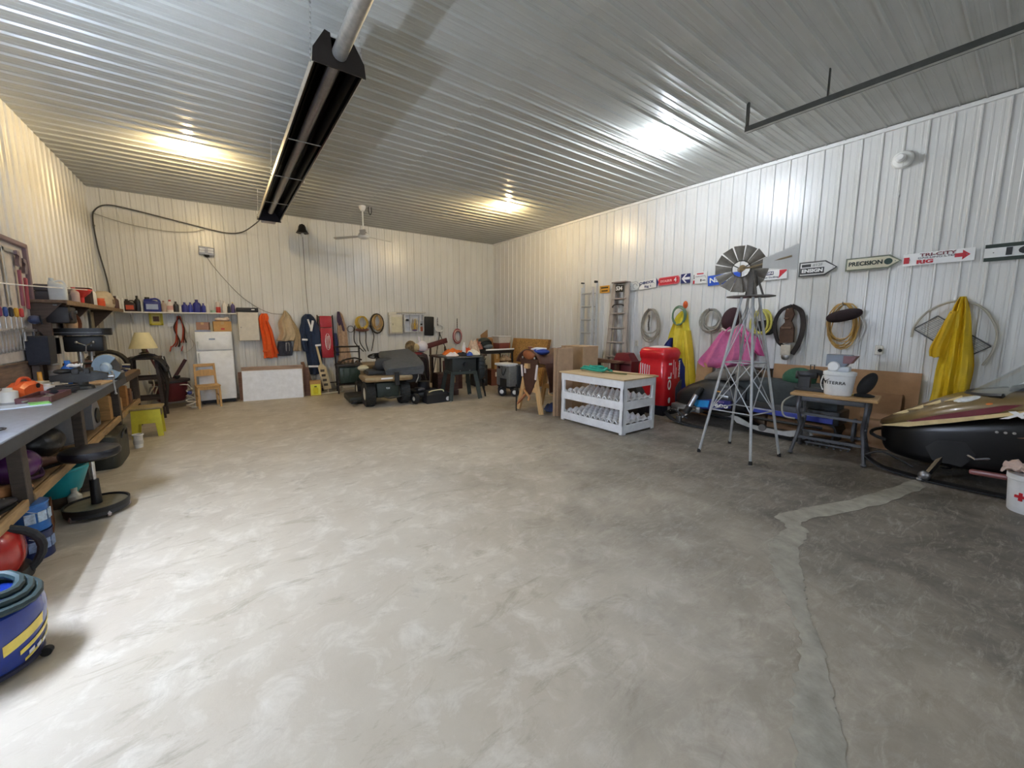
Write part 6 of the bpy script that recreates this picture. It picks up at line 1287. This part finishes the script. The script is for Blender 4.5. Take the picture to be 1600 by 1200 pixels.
M().ell((0, -.08, 0), (.06, .07, .13), 12, 8).obj('cream_glove', cloth('c4a88c'), t); M().ell((.0, .1, -.0), (.06, .1, .13), 12, 8).obj('brown_glove', cloth('6a3a26'), t); M().tube([(0, -.08, .1), (0, 0, .24), (0, .1, .1)], .01, 5, k=4).obj('hanging_loop', cloth('2a2420'), t)
t = LWT('saw_blade', 'round dark wooden disc hung on the left wall under the shelf', 'disc', 8.1, 1.62, None, .03)
M().lathe([(0, 0), (.2, 0), (.21, .01), (.2, .02), (0, .02)], n=30, ax=(0, -1, 0)).obj('disc', wood('8a7a64'), t); M().tube([(.21 * math.cos(a * .3), -.012, .21 * math.sin(a * .3)) for a in range(21)], .012, 6, True).obj('rim', rubber(), t)
# drill press (head along x)
t = thing('drill_press', 'black bench drill press with belt cover standing on the workbench', 'drill press', (-1.5, 7.3, BZ), 0)
M().box((0, 0, .02), (.36, .24, .04), .01).obj('base', mat('1e2022', .4, .4), t); M().cyl((0, 0, .04), (0, 0, .48), .03, n=16).obj('column', metal('c8c8c4', .25), t); M().cyl((0, 0, .04), (0, 0, .14), .05, n=16).obj('column_collar', bk, t)
M().box((.06, 0, .46), (.36, .2, .2), .02).obj('head', mat('1c1e20', .4, .3), t)
M().prism([(-.3 + .1 * math.cos(a), .12 * math.sin(a)) for a in [R(90 + 180 * i / 8) for i in range(9)]] + [(.2 + .12 * math.cos(a), .12 * math.sin(a)) for a in [R(-90 + 180 * i / 8) for i in range(9)]], (0, 0, .57), (1, 0, 0), (0, 1, 0), (0, 0, .09)).obj('belt_cover', mat('202224', .3, .3), t)
M().box((-.05, 0, .605), (.58, .245, .012), .003).obj('cover_band', metal('8a8c8e', .3), t); M().cyl((-.25, 0, .34), (-.25, 0, .54), .085, n=20).obj('motor', mat('16171a', .4), t)
M().cyl((.1, 0, .3), (.1, 0, .42), .03, .035, n=14).cyl((.1, 0, .24), (.1, 0, .3), .02, .012, n=12).obj('chuck', metal('9a9a98', .3), t)
for k in range(3):
    a = R(30 + 120 * k); M().tube([(.08, -.1, .44), (.08 + .08 * math.cos(a), -.14,   .44 + .08 * math.sin(a))], .007, 6).ell((.08 + .085 * math.cos(a), -.145, .44 + .085 * math.sin(a)), (.018, .018, .018), 8, 6).obj('feed_handle', metal('b8b8b6', .3), t)
M().lathe([(0, 0), (.11, 0), (.115, .015), (0, .02)], (.06, 0, .2), 20).obj('work_table', mat('34383a', .4, .5), t); M().tube([(-.25, -.08, .36), (-.2, -.14, .2), (-.25, -.16, .06), (-.05, -.2, .02)], .007, 6, k=5).obj('power_cord', rubber(), t)
# pale blue disc guard (grinder)
t = thing('disc_grinder', 'pale blue disc guard with a missing wedge on a bench grinder', 'grinder', (-1.19, 7.0, BZ), -14); t.scale = (.84, .9, .95)
pb = paint('a9c0d0', .4)
arc = [R(48 + i * 287 / 26) for i in range(27)]
M().prism([(.165 * math.cos(a), .165 * math.sin(a)) for a in arc] + [(.02 * math.cos(a), .02 * math.sin(a)) for a in arc[::-1]], (0, -.1, .175), d=(0, .02, 0)).obj('guard_disc', pb, t)
M().tube([(.165 * math.cos(a), -.09, .175 + .165 * math.sin(a)) for a in arc], .01, 6).obj('rim', pb, t)
M().lathe([(0, 0), (.07, 0), (.068, .02), (.05, .045), (.02, .055), (0, .056)], (0, -.1, .175), 20, (0, -1, 0)).obj('hub_cap', paint('b4c8d6', .35), t)
M().cyl((0, -.08, .175), (0, .16, .175), .07, n=20).obj('motor', metal('5c6468', .4), t); M().lathe([(0, -.015), (.15, -.015), (.15, .015), (0, .015)], (0, -.06, .175), 26, (0, 1, 0)).obj('abrasive_wheel', mat('5e5850', .9), t)
M().box((0, .05, .05), (.2, .22, .1), .02).obj('base', mat('3a4044', .4, .4), t); M().box((.12, -.05, .1), (.1, .05, .03), .004, (0, -20, 0)).obj('tool_rest', metal('a8a8a6'), t)
# vise
t = thing('bench_vise', 'dark steel bench vise with a hanging handle on the bench edge', 'vise', (-1.3, 6.2, BZ), 0)
vs = mat('3e3e3c', .45, .6, .2)
M().lathe([(0, 0), (.11, 0), (.1, .03), (.06, .05), (.06, .08), (0, .08)]).obj('swivel_base', vs, t)
M().rings([[(x, w * c, zc + h * d) for c, d in ((-1, -1), (1, -1), (1, 1), (-1, 1))] for x, w, zc, h in ((-.22, .04, .13, .03), (-.1, .06, .13, .05), (.06, .06, .14, .06), (.12, .05, .14, .05), (.22, .035, .13, .03))]).obj('body', vs, t)
M().box((-.02, 0, .2), (.06, .16, .06), .006).obj('fixed_jaw', vs, t); M().box((.07, 0, .2), (.05, .16, .06), .006).obj('moving_jaw', vs, t); M().ell((-.12, 0, .2), (.08, .05, .03), 12, 6).obj('anvil', vs, t)
M().cyl((.2, 0, .12), (.27, 0, .12), .022, n=12).obj('screw_end', metal('a8a8a4'), t); M().cyl((.255, 0, .17), (.265, 0, -.08), .008, n=8).ell((.255, 0, .17), (.014, .014, .014), 8, 6).ell((.265, 0, -.08), (.014, .014, .014), 8, 6).obj('handle_bar', metal('bcbcb8'), t)
t = thing('white_rag', 'small white rag on the bench vise', 'cloth', (-1.33, 6.2, BZ + .236), 0)
M().sheet(lambda u, v: (-.05 + .1 * u, -.06 + .12 * v, .01 + .02 * math.sin(u * 8) * math.sin(v * 7) + .02), 8, 8, .012).obj('folds', cloth('eeeef0'), t); M().tube([(-.04, -.05, .02), (0, -.06, .03), (.04, -.05, .02)], .008, 5).obj('hem', cloth('dcdce0'), t)
# small things on the bench
bottle(-1.45, .3, .13, '2a66b8', '3a78c8', 'bright blue bottle standing behind the vise', y=6.5, z=BZ, grp=None, lab='a8c4e0', name='blue_bottle')
bottle(-1.5, .26, .12, '22468c', '1c3a74', 'darker blue bottle right of the bright blue bottle', y=6.78, z=BZ, grp=None, name='blue_bottle')
carton('yellow_box', 'yellow box lying behind the vise on the bench', (-1.52, 7.0, BZ), (.13, .18, .12), 'ddd43a', 10, False, None, False)
M().box((0, -.092, .06), (.1, .004, .04)).obj('print_panel', mat('c8ba20', .5), S.objects['yellow_box'])
t = thing('chainsaw', 'orange chainsaw case lying near the front of the bench', 'chainsaw', (-1.6, 5.8, BZ), 80); t.scale = (.8, .8, .8)
M().rings([[(x, .09 * c, zc + h * d) for c, d in ((-1, -1), (1, -1), (1, .6), (.6, 1), (-.6, 1), (-1, .6))] for x, zc, h in ((-.2, .08, .06), (-.1, .1, .09), (.08, .1, .09), (.16, .08, .07))]).obj('engine_case', plastic('e2622c'), t)
M().tube([(-.16, 0, .14), (-.06, 0, .23), (.08, 0, .22), (.14, 0, .14)], .018, 7, k=4).obj('handle', plastic('d8562a'), t); M().lathe([(0, 0), (.03, 0), (.03, .01), (0, .01)], (.05, -.092, .13), ax=(0, -1, 0)).obj('cap', bk, t); M().box((.3, 0, .07), (.3, .02, .07), .01).obj('guide_bar', metal('a8a8a6'), t)
t = thing('yellow_funnel', 'yellow orange funnel standing tilted on the bench behind the chainsaw', 'funnel', (-1.65, 6.42, BZ), 0)
M().lathe([(0, 0), (.07, 0), (.065, .02), (.02, .1), (.018, .19), (0, .19)], (0, 0, 0), 18).obj('cone', plastic('e2a038'), t); M().lathe([(.066, 0), (.075, 0), (.075, .015), (.066, .015), (.066, 0)], n=18).obj('rim', plastic('d89030'), t)
t = thing('parts_jars', 'stack of clear jars of screws on the bench', 'jar', (-1.64, 6.85, BZ), 0)
for i in range(3): M().lathe([(0, .0), (.05, 0), (.05, .055), (.04, .06), (0, .06)], (0, 0, .085 * i), 16).obj('jar', plastic('a89c90'), t); M().lathe([(.051, .06), (.051, .08), (0, .082)], (0, 0, .085 * i), 16).obj('lid', metal('d0d0d0'), t)
t = thing('black_speaker', 'black cloth bin hanging behind the jars above the bench', 'bin', (-1.66, 6.62, 1.16), 0)
M().rings([[(-.09 * k, -.12 * k, z), (.09 * k, -.12 * k, z), (.09 * k, .12 * k, z), (-.09 * k, .12 * k, z)] for z, k in ((0, .85), (.03, .95), (.3, 1.0), (.32, .94))]).obj('bin_body', cloth('2a2c34'), t, ang=20); M().tube([(.0, -.12, .3), (.0, 0, .36), (.0, .12, .3)], .01, 5, k=4).obj('handle', bk, t)
M().box((-.05, 0, -.13), (.06, .1, .27), .004).obj('support', wood('54463c'), t)
t = thing('tool_tray', 'dark red tray with silver tools near the front of the bench', 'tray', (-1.4, 5.5, BZ), 88)
M().box((0, 0, .01), (.5, .22, .02), .004).obj('base', mat('4a2a2a', .5), t)
for c, d in (((0, .105, .03), (.5, .012, .05)), ((0, -.105, .03), (.5, .012, .05)), ((.245, 0, .03), (.012, .2, .05)), ((-.245, 0, .03), (.012, .2, .05))): M().box(c, d, .003).obj('rim', mat('5c3434', .5), t)
for i in range(5): M().box((-.16 + .07 * i, .0, .03), (.3, .014, .012), .003, (0, 0, 12 * i - 20)).obj('silver_tool', chr_, t)
t = thing('black_pouch', 'black tool pouch beside the red tray on the bench', 'pouch', (-1.36, 5.86, BZ), 60)
M().ell((0, 0, .04), (.14, .08, .04), 16, 8, None, .8).obj('pouch', cloth('1c1c20'), t); M().box((.04, 0, .08), (.12, .12, .012), .005).obj('flap', cloth('26262a'), t)
for i, (x, y, c, nm, h, w) in enumerate(((-1.62, 5.5, 'cfc8b8', 'cream', .13, .12), (-1.6, 5.72, '9a9a94', 'grey', .12, .1), (-1.5, 5.98, 'd4d0c8', 'white', .1, .12), (-1.46, 6.12, 'b8a890', 'tan', .1, .09))):
    tt = small('tin', nm + ' tin among the tools at the front of the bench', 'tin', (x, y, BZ), paint(c), 'round', (w, w, h))
t = thing('green_paper', 'green edged papers under the chainsaw on the bench', 'paper', (-1.44, 5.15, BZ), 20)
M().box((0, 0, .004), (.3, .22, .008), .002).obj('sheet', paint('c4ccd4'), t); M().box((.09, .02, .012), (.12, .18, .008), .002).obj('green_sheet', paint('8acc6a'), t)
t = thing('wood_offcut', 'pale wooden offcut at the edge of the bench right of the vise', 'wood', (-1.24, 6.62, BZ), 80)
M().box((0, 0, .012), (.34, .16, .024), .003).obj('board', wood('cfae84'), t); M().box((-.24, .02, .01), (.16, .04, .018), .003).obj('tongue', wood('d8bc94'), t)
t = thing('black_glasses', 'black safety glasses lying at the near end of the bench', 'glasses', (-1.25, 3.9, BZ), 80)
for s_ in (-1, 1): M().tube([(.05 * math.cos(a * .6) + s_ * .06, .035 * math.sin(a * .6), .02) for a in range(11)], .006, 5, True).obj('lens_rim', bk, t); M().tube([(s_ * .11, 0, .02), (s_ * .12, .13, .012)], .005, 5).obj('temple', bk, t)
t = thing('brown_toolbox', 'rusty brown toolbox behind the drill press', 'toolbox', (-1.6, 8.0, BZ), 90)
M().box((0, 0, .08), (.5, .22, .16), .01).obj('box', paint('6a4030'), t); M().box((0, 0, .17), (.51, .23, .03), .008).obj('lid', paint('7a4c38'), t); M().tube([(-.1, 0, .19), (-.08, 0, .22), (.08, 0, .22), (.1, 0, .19)], .008, 6).obj('handle', metal('8a8a88'), t)
t = thing('clutter_clamps', 'pile of pale clamps and handles on the wooden end of the bench', 'clamp', (-1.25, 7.75, BZ), 0)
q = random.Random(5)
for i in range(7): a = q.random() * 3.14; M().tube([(-.14 * math.cos(a), -.16 * math.sin(a), .02 + .016 * i), (0, 0, .04 + .016 * i), (.14 * math.cos(a), .16 * math.sin(a), .02 + .018 * i)], .012, 6, k=3).obj('handle', (plastic('d8d0b8'), metal('8c8c88'), plastic('2c3e74'))[i % 3], t)
M().ell((.02, .12, .06), (.05, .06, .05), 12, 8).obj('blue_knob', plastic('22366c'), t)
carton('white_carton', 'white carton behind the pale blue disc', (-1.45, 7.66, BZ), (.1, .16, .1), 'd8d4cc', 0, True, None, False)
for i, (x, y, w, l, h, c, nm) in enumerate(((-1.62, 6.2, .12, .16, .1, 'd8d0bc', 'cream carton behind the vise by the tool board'), (-1.5, 6.35, .1, .12, .07, 'e4e2dc', 'low white carton left of the bright blue bottle'), (-1.62, 7.5, .16, .14, .2, '8a5a44', 'reddish carton behind the drill press base'), (-1.3, 8.3, .16, .2, .1, '5a4a3a', 'brown carton at the end of the wooden bench top'), (-1.5, 8.35, .18, .16, .18, 'd2c8b0', 'cream carton at the back corner of the wooden bench top'))):
    carton('bench_carton', nm, (x, y, BZ), (w, l, h), c, 10 * i - 20, True, 'small cartons on the workbench', False)
t = thing('tire_arch', 'dark half round rubber ring leaning on the wall behind the bench end', 'ring', (-1.52, 8.75, .62), 0)
M().tube([(.24 * math.cos(R(15 * i)), .02, .32 + .24 * math.sin(R(15 * i))) for i in range(24)], .035, 8, True).obj('ring', rubber('2e2a22'), t); M().box((0, 0, -.29), (.14, .12, .66), .01).obj('stand', wood('5a4a38'), t)
# table lamp on a dark stand
t = thing('dark_stand', 'tall dark wooden stand with black covers at the end of the bench', 'stand', (-1.1, 9.02, 0), 0)
dw = wood('3c302a', 5, .6)
for sx in (-.16, .16):
    for sy in (-.16, .16): M().beam((sx * 1.25, sy * 1.25, 0), (sx, sy, 1.02), .045, .045).obj('leg', dw, t)
for z in (.35, .7):
    for sy in (-.18, .18): M().box((0, sy, z), (.34, .02, .05), .003).obj('rail', dw, t)
M().box((0, 0, 1.04), (.42, .42, .04), .008).obj('top', dw, t)
M().sheet(lambda u, v: (.3 * math.sin((u - .5) * 2.6) , -.26 + .5 * v, 1.09 - .38 * (1 - math.cos((u - .5) * 2.6)) + .02 * math.sin(v * 14)), 18, 8, .02).obj('black_cover', mat('18181a', .5, 0, .2, 8), t, ang=70)
for i in range(3): M().tube([(.2 + .03 * i, -.2 + .1 * i, .9), (.27, -.22 + .1 * i, .6), (.22, -.2 + .1 * i, .2)], .02, 6, k=4).obj('dark_strap', cloth('241e1a'), t)
t = thing('table_lamp', 'table lamp with a cream shade on the dark stand', 'lamp', (-1.1, 9.02, 1.115), 0)
M().lathe([(0, 0), (.07, 0), (.07, .01), (.025, .03), (.03, .08), (.012, .1), (.012, .26), (0, .26)]).obj('base', metal('7a6a4c'), t); M().lathe([(.19, .09), (.095, .36), (.09, .36), (.185, .09), (.19, .09)], n=32).obj('lamp_shade', mat('e2d8ac', .8, 0, .04), t)
M().ell((0, 0, .29), (.028, .028, .045), 10, 8).obj('light_bulb', plastic('f0eee6'), t)
# wheelbarrow-like burgundy tub with tools
t = thing('burgundy_tub', 'burgundy wash tub on bent silver legs holding dark sticks', 'tub', (-.88, 9.86, 0), 0)
M().lathe([(0, .14), (.2, .14), (.24, .2), (.27, .52), (.25, .52), (.22, .22), (0, .2)], n=28).obj('tub_body', mat('5c1622', .35, 0, .1), t); M().lathe([(.26, .5), (.31, .51), (.31, .55), (.26, .56), (.26, .5)], n=28).obj('dark_rim', mat('241c1e', .5), t); M().lathe([(0, .53), (.26, .53), (.25, .56), (0, .57)], n=26).obj('lid', mat('2e2224', .5), t)
for sx, sy in ((-.26, -.2), (.28, -.2), (.26, .2), (-.26, .2)): M().tube([(sx * .5, sy, .46), (sx * .95, sy, .45), (sx * 1.1, sy, .36), (sx * 1.3, sy * 1.1, .01)], .014, 7, k=4).obj('leg', metal('b8b4ac', .35), t)
for i, (x0, z0, x1, z1, r) in enumerate(((-.1, .56, -.3, 1.15, .02), (-.02, .56, -.2, 1.05, .02), (.02, .56, -.06, 1.0, .013), (.06, .56, .26, .92, .03))): M().cyl((x0, 0.03 * i, z0), (x1, .05 + .03 * i, z1), r, n=10).obj('stick', (wood('5a2a2c'), wood('54282a'), metal('4a4a4a'), wood('4a2a30'))[i], t)
M().lathe([(0, 0), (.02, 0), (.05, .03), (.05, .06), (0, .07)], (.12, -.08, .57)).obj('black_knob', bk, t)
M().tube([(-.26, -.25, .75), (-.2, -.27, .5), (-.3, -.27, .3), (-.24, -.27, .25), (-.16, -.27, .45)], .012, 6, k=4).obj('white_rope', cloth('d4cbb4'), t)
t = thing('white_cable', 'pale tangle of cable with a blue plug left of the pine chair', 'cable', (-.57, 9.42, 0), 0)
M().tube([(.08 * math.sin(i * 1.1) * (1 - i * .02), .06 * math.cos(i * 1.7), .02 + .016 * i) for i in range(26)], .012, 6, k=3).obj('tangle', plastic('d8d2c4'), t); M().ell((0, -.06, .33), (.04, .035, .04), 10, 8).obj('blue_plug', plastic('2c3c7c'), t)
# yellow step stool
t = thing('yellow_stool', 'yellow painted wooden step stool near the end of the workbench', 'stool', (-.96, 7.55, 0), 0)
yl = mat('d8cc3c', .5, 0, .06)
M().box((0, 0, .415), (.36, .34, .03), .006).obj('seat', wood('9a865a', 5, .7), t)
M().prism([(-.17, 0), (-.11, 0), (-.09, .2), (.09, .2), (.11, 0), (.17, 0), (.155, .4), (-.155, .4)], (0, -.15, 0), d=(0, .025, 0)).obj('front_panel', yl, t, ang=0); M().prism([(-.17, 0), (-.11, 0), (-.09, .2), (.09, .2), (.11, 0), (.17, 0), (.155, .4), (-.155, .4)], (0, .125, 0), d=(0, .025, 0)).obj('back_panel', yl, t, ang=0)
for sx in (-.145, .145): M().box((sx, 0, .34), (.02, .25, .11), .003).obj('side_rail', wood('8a7a4a'), t)
# shop stool
t = thing('shop_stool', 'black round shop stool with chrome post and castered base', 'stool', (-.97, 4.62, 0), 0)
M().lathe([(0, .085), (.19, .085), (.2, .075), (.2, .06), (.19, .06), (0, .07)], n=32).obj('base_tray', mat('75705f', .5, .2, .15), t); M().lathe([(.19, .062), (.205, .062), (.207, .1), (.195, .1), (.19, .062)], n=32).obj('tray_rim', bk, t); M().lathe([(.15, .03), (.2, .03), (.2, .06), (.15, .06), (.15, .03)], n=32).obj('skirt', mat('2a2c30', .5), t)
for k in range(5):
    a = R(72 * k - 60); x, y = .185 * math.cos(a), .185 * math.sin(a)
    c = M().lathe([(0, -.012), (.022, -.012), (.025, 0), (.022, .012), (0, .012)], (x, y, .026), 14, (math.sin(a), -math.cos(a), 0)).obj('caster', metal('b4a8a8', .35), t); M().box((x, y, .045), (.03, .03, .03), .008).obj('caster_fork', metal('c4c4c4', .3), c)
M().cyl((0, 0, .09), (0, 0, .3), .036, .03, n=16).obj('post_sleeve', mat('16181c', .4), t); M().cyl((0, 0, .3), (0, 0, .5), .017, n=14).obj('chrome_post', metal('c8c8c8', .15), t)
M().lathe([(0, .49), (.16, .49), (.185, .51), (.19, .54), (.18, .565), (.14, .578), (0, .582)], n=32).obj('seat', mat('14151a', .3, 0, .1), t)
# under the bench
t = thing('teal_tub', 'teal plastic tub under the workbench behind the shop stool', 'tub', (-1.27, 5.0, 0), 0)
M().lathe([(0, .1), (.11, .1), (.14, .14), (.2, .33), (.22, .34), (.22, .355), (.19, .355), (.12, .16), (0, .14)], n=30).obj('tub_body', plastic('1e9aa4'), t); M().lathe([(0, 0), (.1, 0), (.09, .1), (0, .1)], n=20).obj('foot_block', card('5a4c3c'), t)
carton('brown_carton', 'open brown carton on the floor in front of the teal tub', (-1.3, 4.42, 0), (.24, .26, .22), '7a4e30', 12)
t = thing('white_jug', 'small white jug on the floor right of the brown carton', 'jug', (-1.16, 4.9, 0), 0)
M().lathe([(0, 0), (.04, 0), (.045, .01), (.045, .1), (.02, .13), (.02, .15), (0, .15)]).obj('body', plastic('d8d2c4'), t); M().lathe([(.022, .15), (.022, .17), (0, .17)]).obj('cap', plastic('c8c2b4'), t)
t = thing('vinyl_bag', 'dark grey vinyl bag standing under the bench behind the shop stool', 'bag', (-1.16, 6.3, 0), 0)
M().rings([[(.13 * k * math.copysign(abs(math.cos(a)) ** .4, math.cos(a)), .34 * k * math.copysign(abs(math.sin(a)) ** .4, math.sin(a)), z + (.02 * math.sin(a * 3) if z > .3 else 0)) for a in [2 * math.pi * i / 28 for i in range(28)]] for z, k in ((0, .95), (.02, 1), (.2, 1.03), (.35, 1), (.37, .9))]).obj('bag_body', mat('34352f', .5, 0, .15, 8, .5, 14), t); M().tube([(.13, -.15, .3), (.15, -.1, .38), (.15, .05, .38), (.13, .1, .3)], .012, 6, k=4).obj('handle', bk, t)
t = thing('white_cup', 'white plastic cup on the floor left of the yellow stool', 'cup', (-.99, 6.85, 0), 0)
M().lathe([(0, 0), (.045, 0), (.05, .16), (.06, .165), (.06, .18), (.045, .18), (.04, .02), (0, .02)]).obj('cup_body', plastic('e8e6e0'), t); M().lathe([(.0505, .05), (.052, .05), (.053, .1), (.0515, .1), (.0505, .05)]).obj('band', plastic('d0cec8'), t)
for i, (z, c, l, nm) in enumerate(((0, '1c2c5c', '8aa0c8', 'lower'), (.2, '2a68b0', 'b8d0e8', 'upper'))):
    t = thing('paint_tin', nm + ' blue paint tin of the stack under the near end of the bench', 'tin', (-1.17, 3.97, z), 0)
    M().lathe([(0, 0), (.1, 0), (.102, .005), (.1, .01), (.1, .175), (.104, .18), (.104, .19), (.09, .192), (0, .186)], n=28).obj('tin_body', mat(c, .3, .2, .2, 12), t)
    for k in range(3): a = R(-70 + 34 * k); M().box((.101 * math.cos(a), .101 * math.sin(a), .1), (.006, .05, .07), .001, (0, 0, math.degrees(a))).obj('label_patch', mat(l, .4, 0, .3, 30), t)
    M().tube([(.1 * math.cos(a), .1 * math.sin(a), .15 - .05 * math.sin((a + 1.2) * 1.3)) for a in [R(-80 + 16 * i) for i in range(10)]], .003, 5).obj('bail', metal('a8a8a8'), t)
t = thing('red_vacuum', 'red and black canister vacuum under the near end of the bench', 'vacuum', (-1.27, 3.6, 0), 0)
M().ell((0, 0, .22), (.18, .17, .19), 22, 12, None, .85).obj('red_dome', mat('b42a26', .25, 0, .08, coat=.3), t); M().lathe([(0, 0), (.17, 0), (.2, .04), (.19, .1), (0, .12)], n=26).obj('black_base', bk, t)
M().tube([(.24 * math.cos(a), -.08 + .12 * math.cos(a), .2 + .2 * math.sin(a)) for a in [R(-70 + 14 * i) for i in range(20)]], .024, 8).obj('hose', rubber('2a2c30'), t)
t = thing('blue_vacuum', 'blue shop vacuum with yellow and white stripes at the left edge', 'vacuum', (-1.0, 2.72, 0), 40); t.scale = (.86, .86, .86)
M().lathe([(0, .05), (.2, .05), (.22, .08), (.245, .3), (.235, .36), (.15, .42), (0, .43)], n=36).obj('drum', mat('1b3488', .25, 0, .08, coat=.3), t)
M().lathe([(.19, .02), (.215, .03), (.215, .05), (.19, .06), (.19, .02)], n=30).obj('base_ring', mat('23253c', .5), t)
def band(z0, z1, a0, a1, tilt, m, nm, r=.247):
    def fn(u, v): a = R(a0 + (a1 - a0) * u); z = z0 + (z1 - z0) * v + tilt * u; rr = (.22 + .025 * (z - .08) / .22) + .004; return (rr * math.cos(a), rr * math.sin(a), z)
    M().sheet(fn, 10, 1, .002).obj(nm, m, t)
band(.12, .145, -80, 0, .1, mat('e8d060', .4), 'yellow_stripe'); band(.07, .085, -75, 5, .09, mat('e0cc58', .4), 'yellow_stripe'); band(.16, .22, -95, -50, .06, mat('e8d060', .4), 'yellow_panel')
for i in range(6): band(.093, .113, -70 + 11 * i, -63 + 11 * i, .008, WHT, 'white_letter'); 
for j in range(3):
    M().tube([((.22 - .03 * j) * math.cos(R(18 * i)), (.22 - .03 * j) * math.sin(R(18 * i)), .385 + .035 * j + .012 * math.sin(i)) for i in range(20)], .022, 8, True).obj('hose_coil', mat('1a3236', .5, 0, .2, 30), t)
for k in range(4): a = R(45 + 90 * k); M().lathe([(0, -.015), (.025, -.015), (.025, .015), (0, .015)], (.23 * math.cos(a), .23 * math.sin(a), .026), 12, (math.sin(a), -math.cos(a), 0)).obj('caster', rubber(), t)
LS = .4335
t = thing('purple_ball', 'purple plastic ball shaped helmet on the lower bench shelf', 'helmet', (-1.33, 4.38, LS), 0)
M().ell((0, 0, .13), (.15, .18, .125), 20, 12).obj('shell', mat('54285e', .25, 0, .25, 6), t); M().tube([(.1, -.14, .05), (.14, 0, .03), (.1, .14, .05)], .014, 6, k=5).obj('rim', mat('3a1c44', .4), t)
for i, (x, y, c, nm, rz) in enumerate(((-1.24, 4.0, 'b07a4c', 'tan', 70), (-1.22, 3.72, '22242c', 'black', 80), (-1.25, 4.72, '6a4a40', 'maroon brown', 60))):
    t = thing('shoe', nm + ' shoe on the lower shelf of the workbench', 'shoe', (x, y, LS), rz, 'shoes on the lower bench shelf')
    M().rings([[(x_, w * math.cos(a), .012 + h * .5 + h * .5 * math.sin(a)) for a in [2 * math.pi * k / 14 for k in range(14)]] for x_, w, h in ((-.13, .02, .06), (-.12, .038, .1), (-.06, .04, .1), (0, .04, .085), (.07, .046, .06), (.13, .036, .045), (.15, .015, .03))]).obj('upper', mat(c, .5, 0, .15), t)
    M().prism([(-.135, -.035), (-.02, -.038), (.08, -.048), (.15, -.02), (.15, .02), (.08, .048), (-.02, .038), (-.135, .035)], (0, 0, 0), (1, 0, 0), (0, 1, 0), (0, 0, .016)).obj('sole', rubber(), t)
    for k in range(3): M().box((.0 + .03 * k, 0, .09 - .012 * k), (.008, .06, .006), .002).obj('lace', cloth('c8c0b0' if k % 2 else '8a8276'), t)
t = thing('black_sack', 'black plastic sack on the lower bench shelf beside the post', 'bag', (-1.4, 5.05, LS), 0)
M().ell((0, 0, .15), (.2, .2, .15), 20, 12).obj('sack_body', mat('131315', .35, 0, .2, 10, .9, 12), t); M().ell((.02, -.02, .3), (.05, .05, .04), 10, 6).obj('knot', mat('1c1c1e', .4), t)
t = thing('grey_bin', 'grey plastic bin turned over on the lower bench shelf', 'bin', (-1.36, 5.62, LS), 0)
M().lathe([(0, .28), (.1, .28), (.14, .02), (.15, .02), (.15, .0), (.135, 0), (.0, .02)], n=26).obj('bin_body', plastic('6e7074'), t); M().box((.135, 0, .2), (.01, .1, .03), .004).obj('grip', plastic('5a5c60'), t)
t = thing('grey_motor', 'grey power tool case with a dark face on the lower bench shelf', 'case', (-1.36, 6.32, LS), 0)
M().prism([(-.16, 0), (.16, 0), (.17, .2), (.1, .3), (-.1, .3), (-.17, .2)], (-.12, 0, 0), (0, 1, 0), (0, 0, 1), (.24, 0, 0)).obj('case_body', plastic('83858a'), t); M().lathe([(0, 0), (.09, 0), (.085, .012), (0, .014)], (.122, .02, .13), 20, (1, 0, 0)).obj('dark_face', bk, t); M().box((0, 0, .31), (.03, .16, .02), .008).obj('handle', bk, t)
bottle(-1.3, .2, .08, 'b8b8b4', 'a8a8a4', 'pale bottle between the grey bin and the grey case', y=5.95, z=LS, grp=None, name='pale_bottle')
for i, (y, h, c, nm) in enumerate(((6.72, .3, 'b48a54', 'leftmost and tallest of the tan board stack'), (7.12, .28, 'a88050', 'second tan wooden piece under the bench'), (7.3, .2, 'bc9460', 'third tan wooden piece under the bench'), (7.75, .3, 'b07c44', 'orange tan plank piece near the bench end'), (8.05, .22, '8a6448', 'brown wooden piece near the bench end'))):
    t = thing('wood_block', nm, 'wood', (-1.28, y, LS), 0)
    for k in range(2): M().box((0, -.035 + .07 * k, h / 2 - .01 * k), (.2, .06, h - .02 * k), .003).obj('board', wood(c, 5, .7), t)
t = thing('grey_box', 'grey metal box at the far end of the lower bench shelf', 'box', (-1.3, 8.25, LS), 0)
M().box((0, 0, .06), (.2, .16, .12), .008).obj('box_body', metal('8a8a8c', .5), t); M().box((0, 0, .125), (.205, .165, .012), .004).obj('lid', metal('9a9a9c', .5), t)
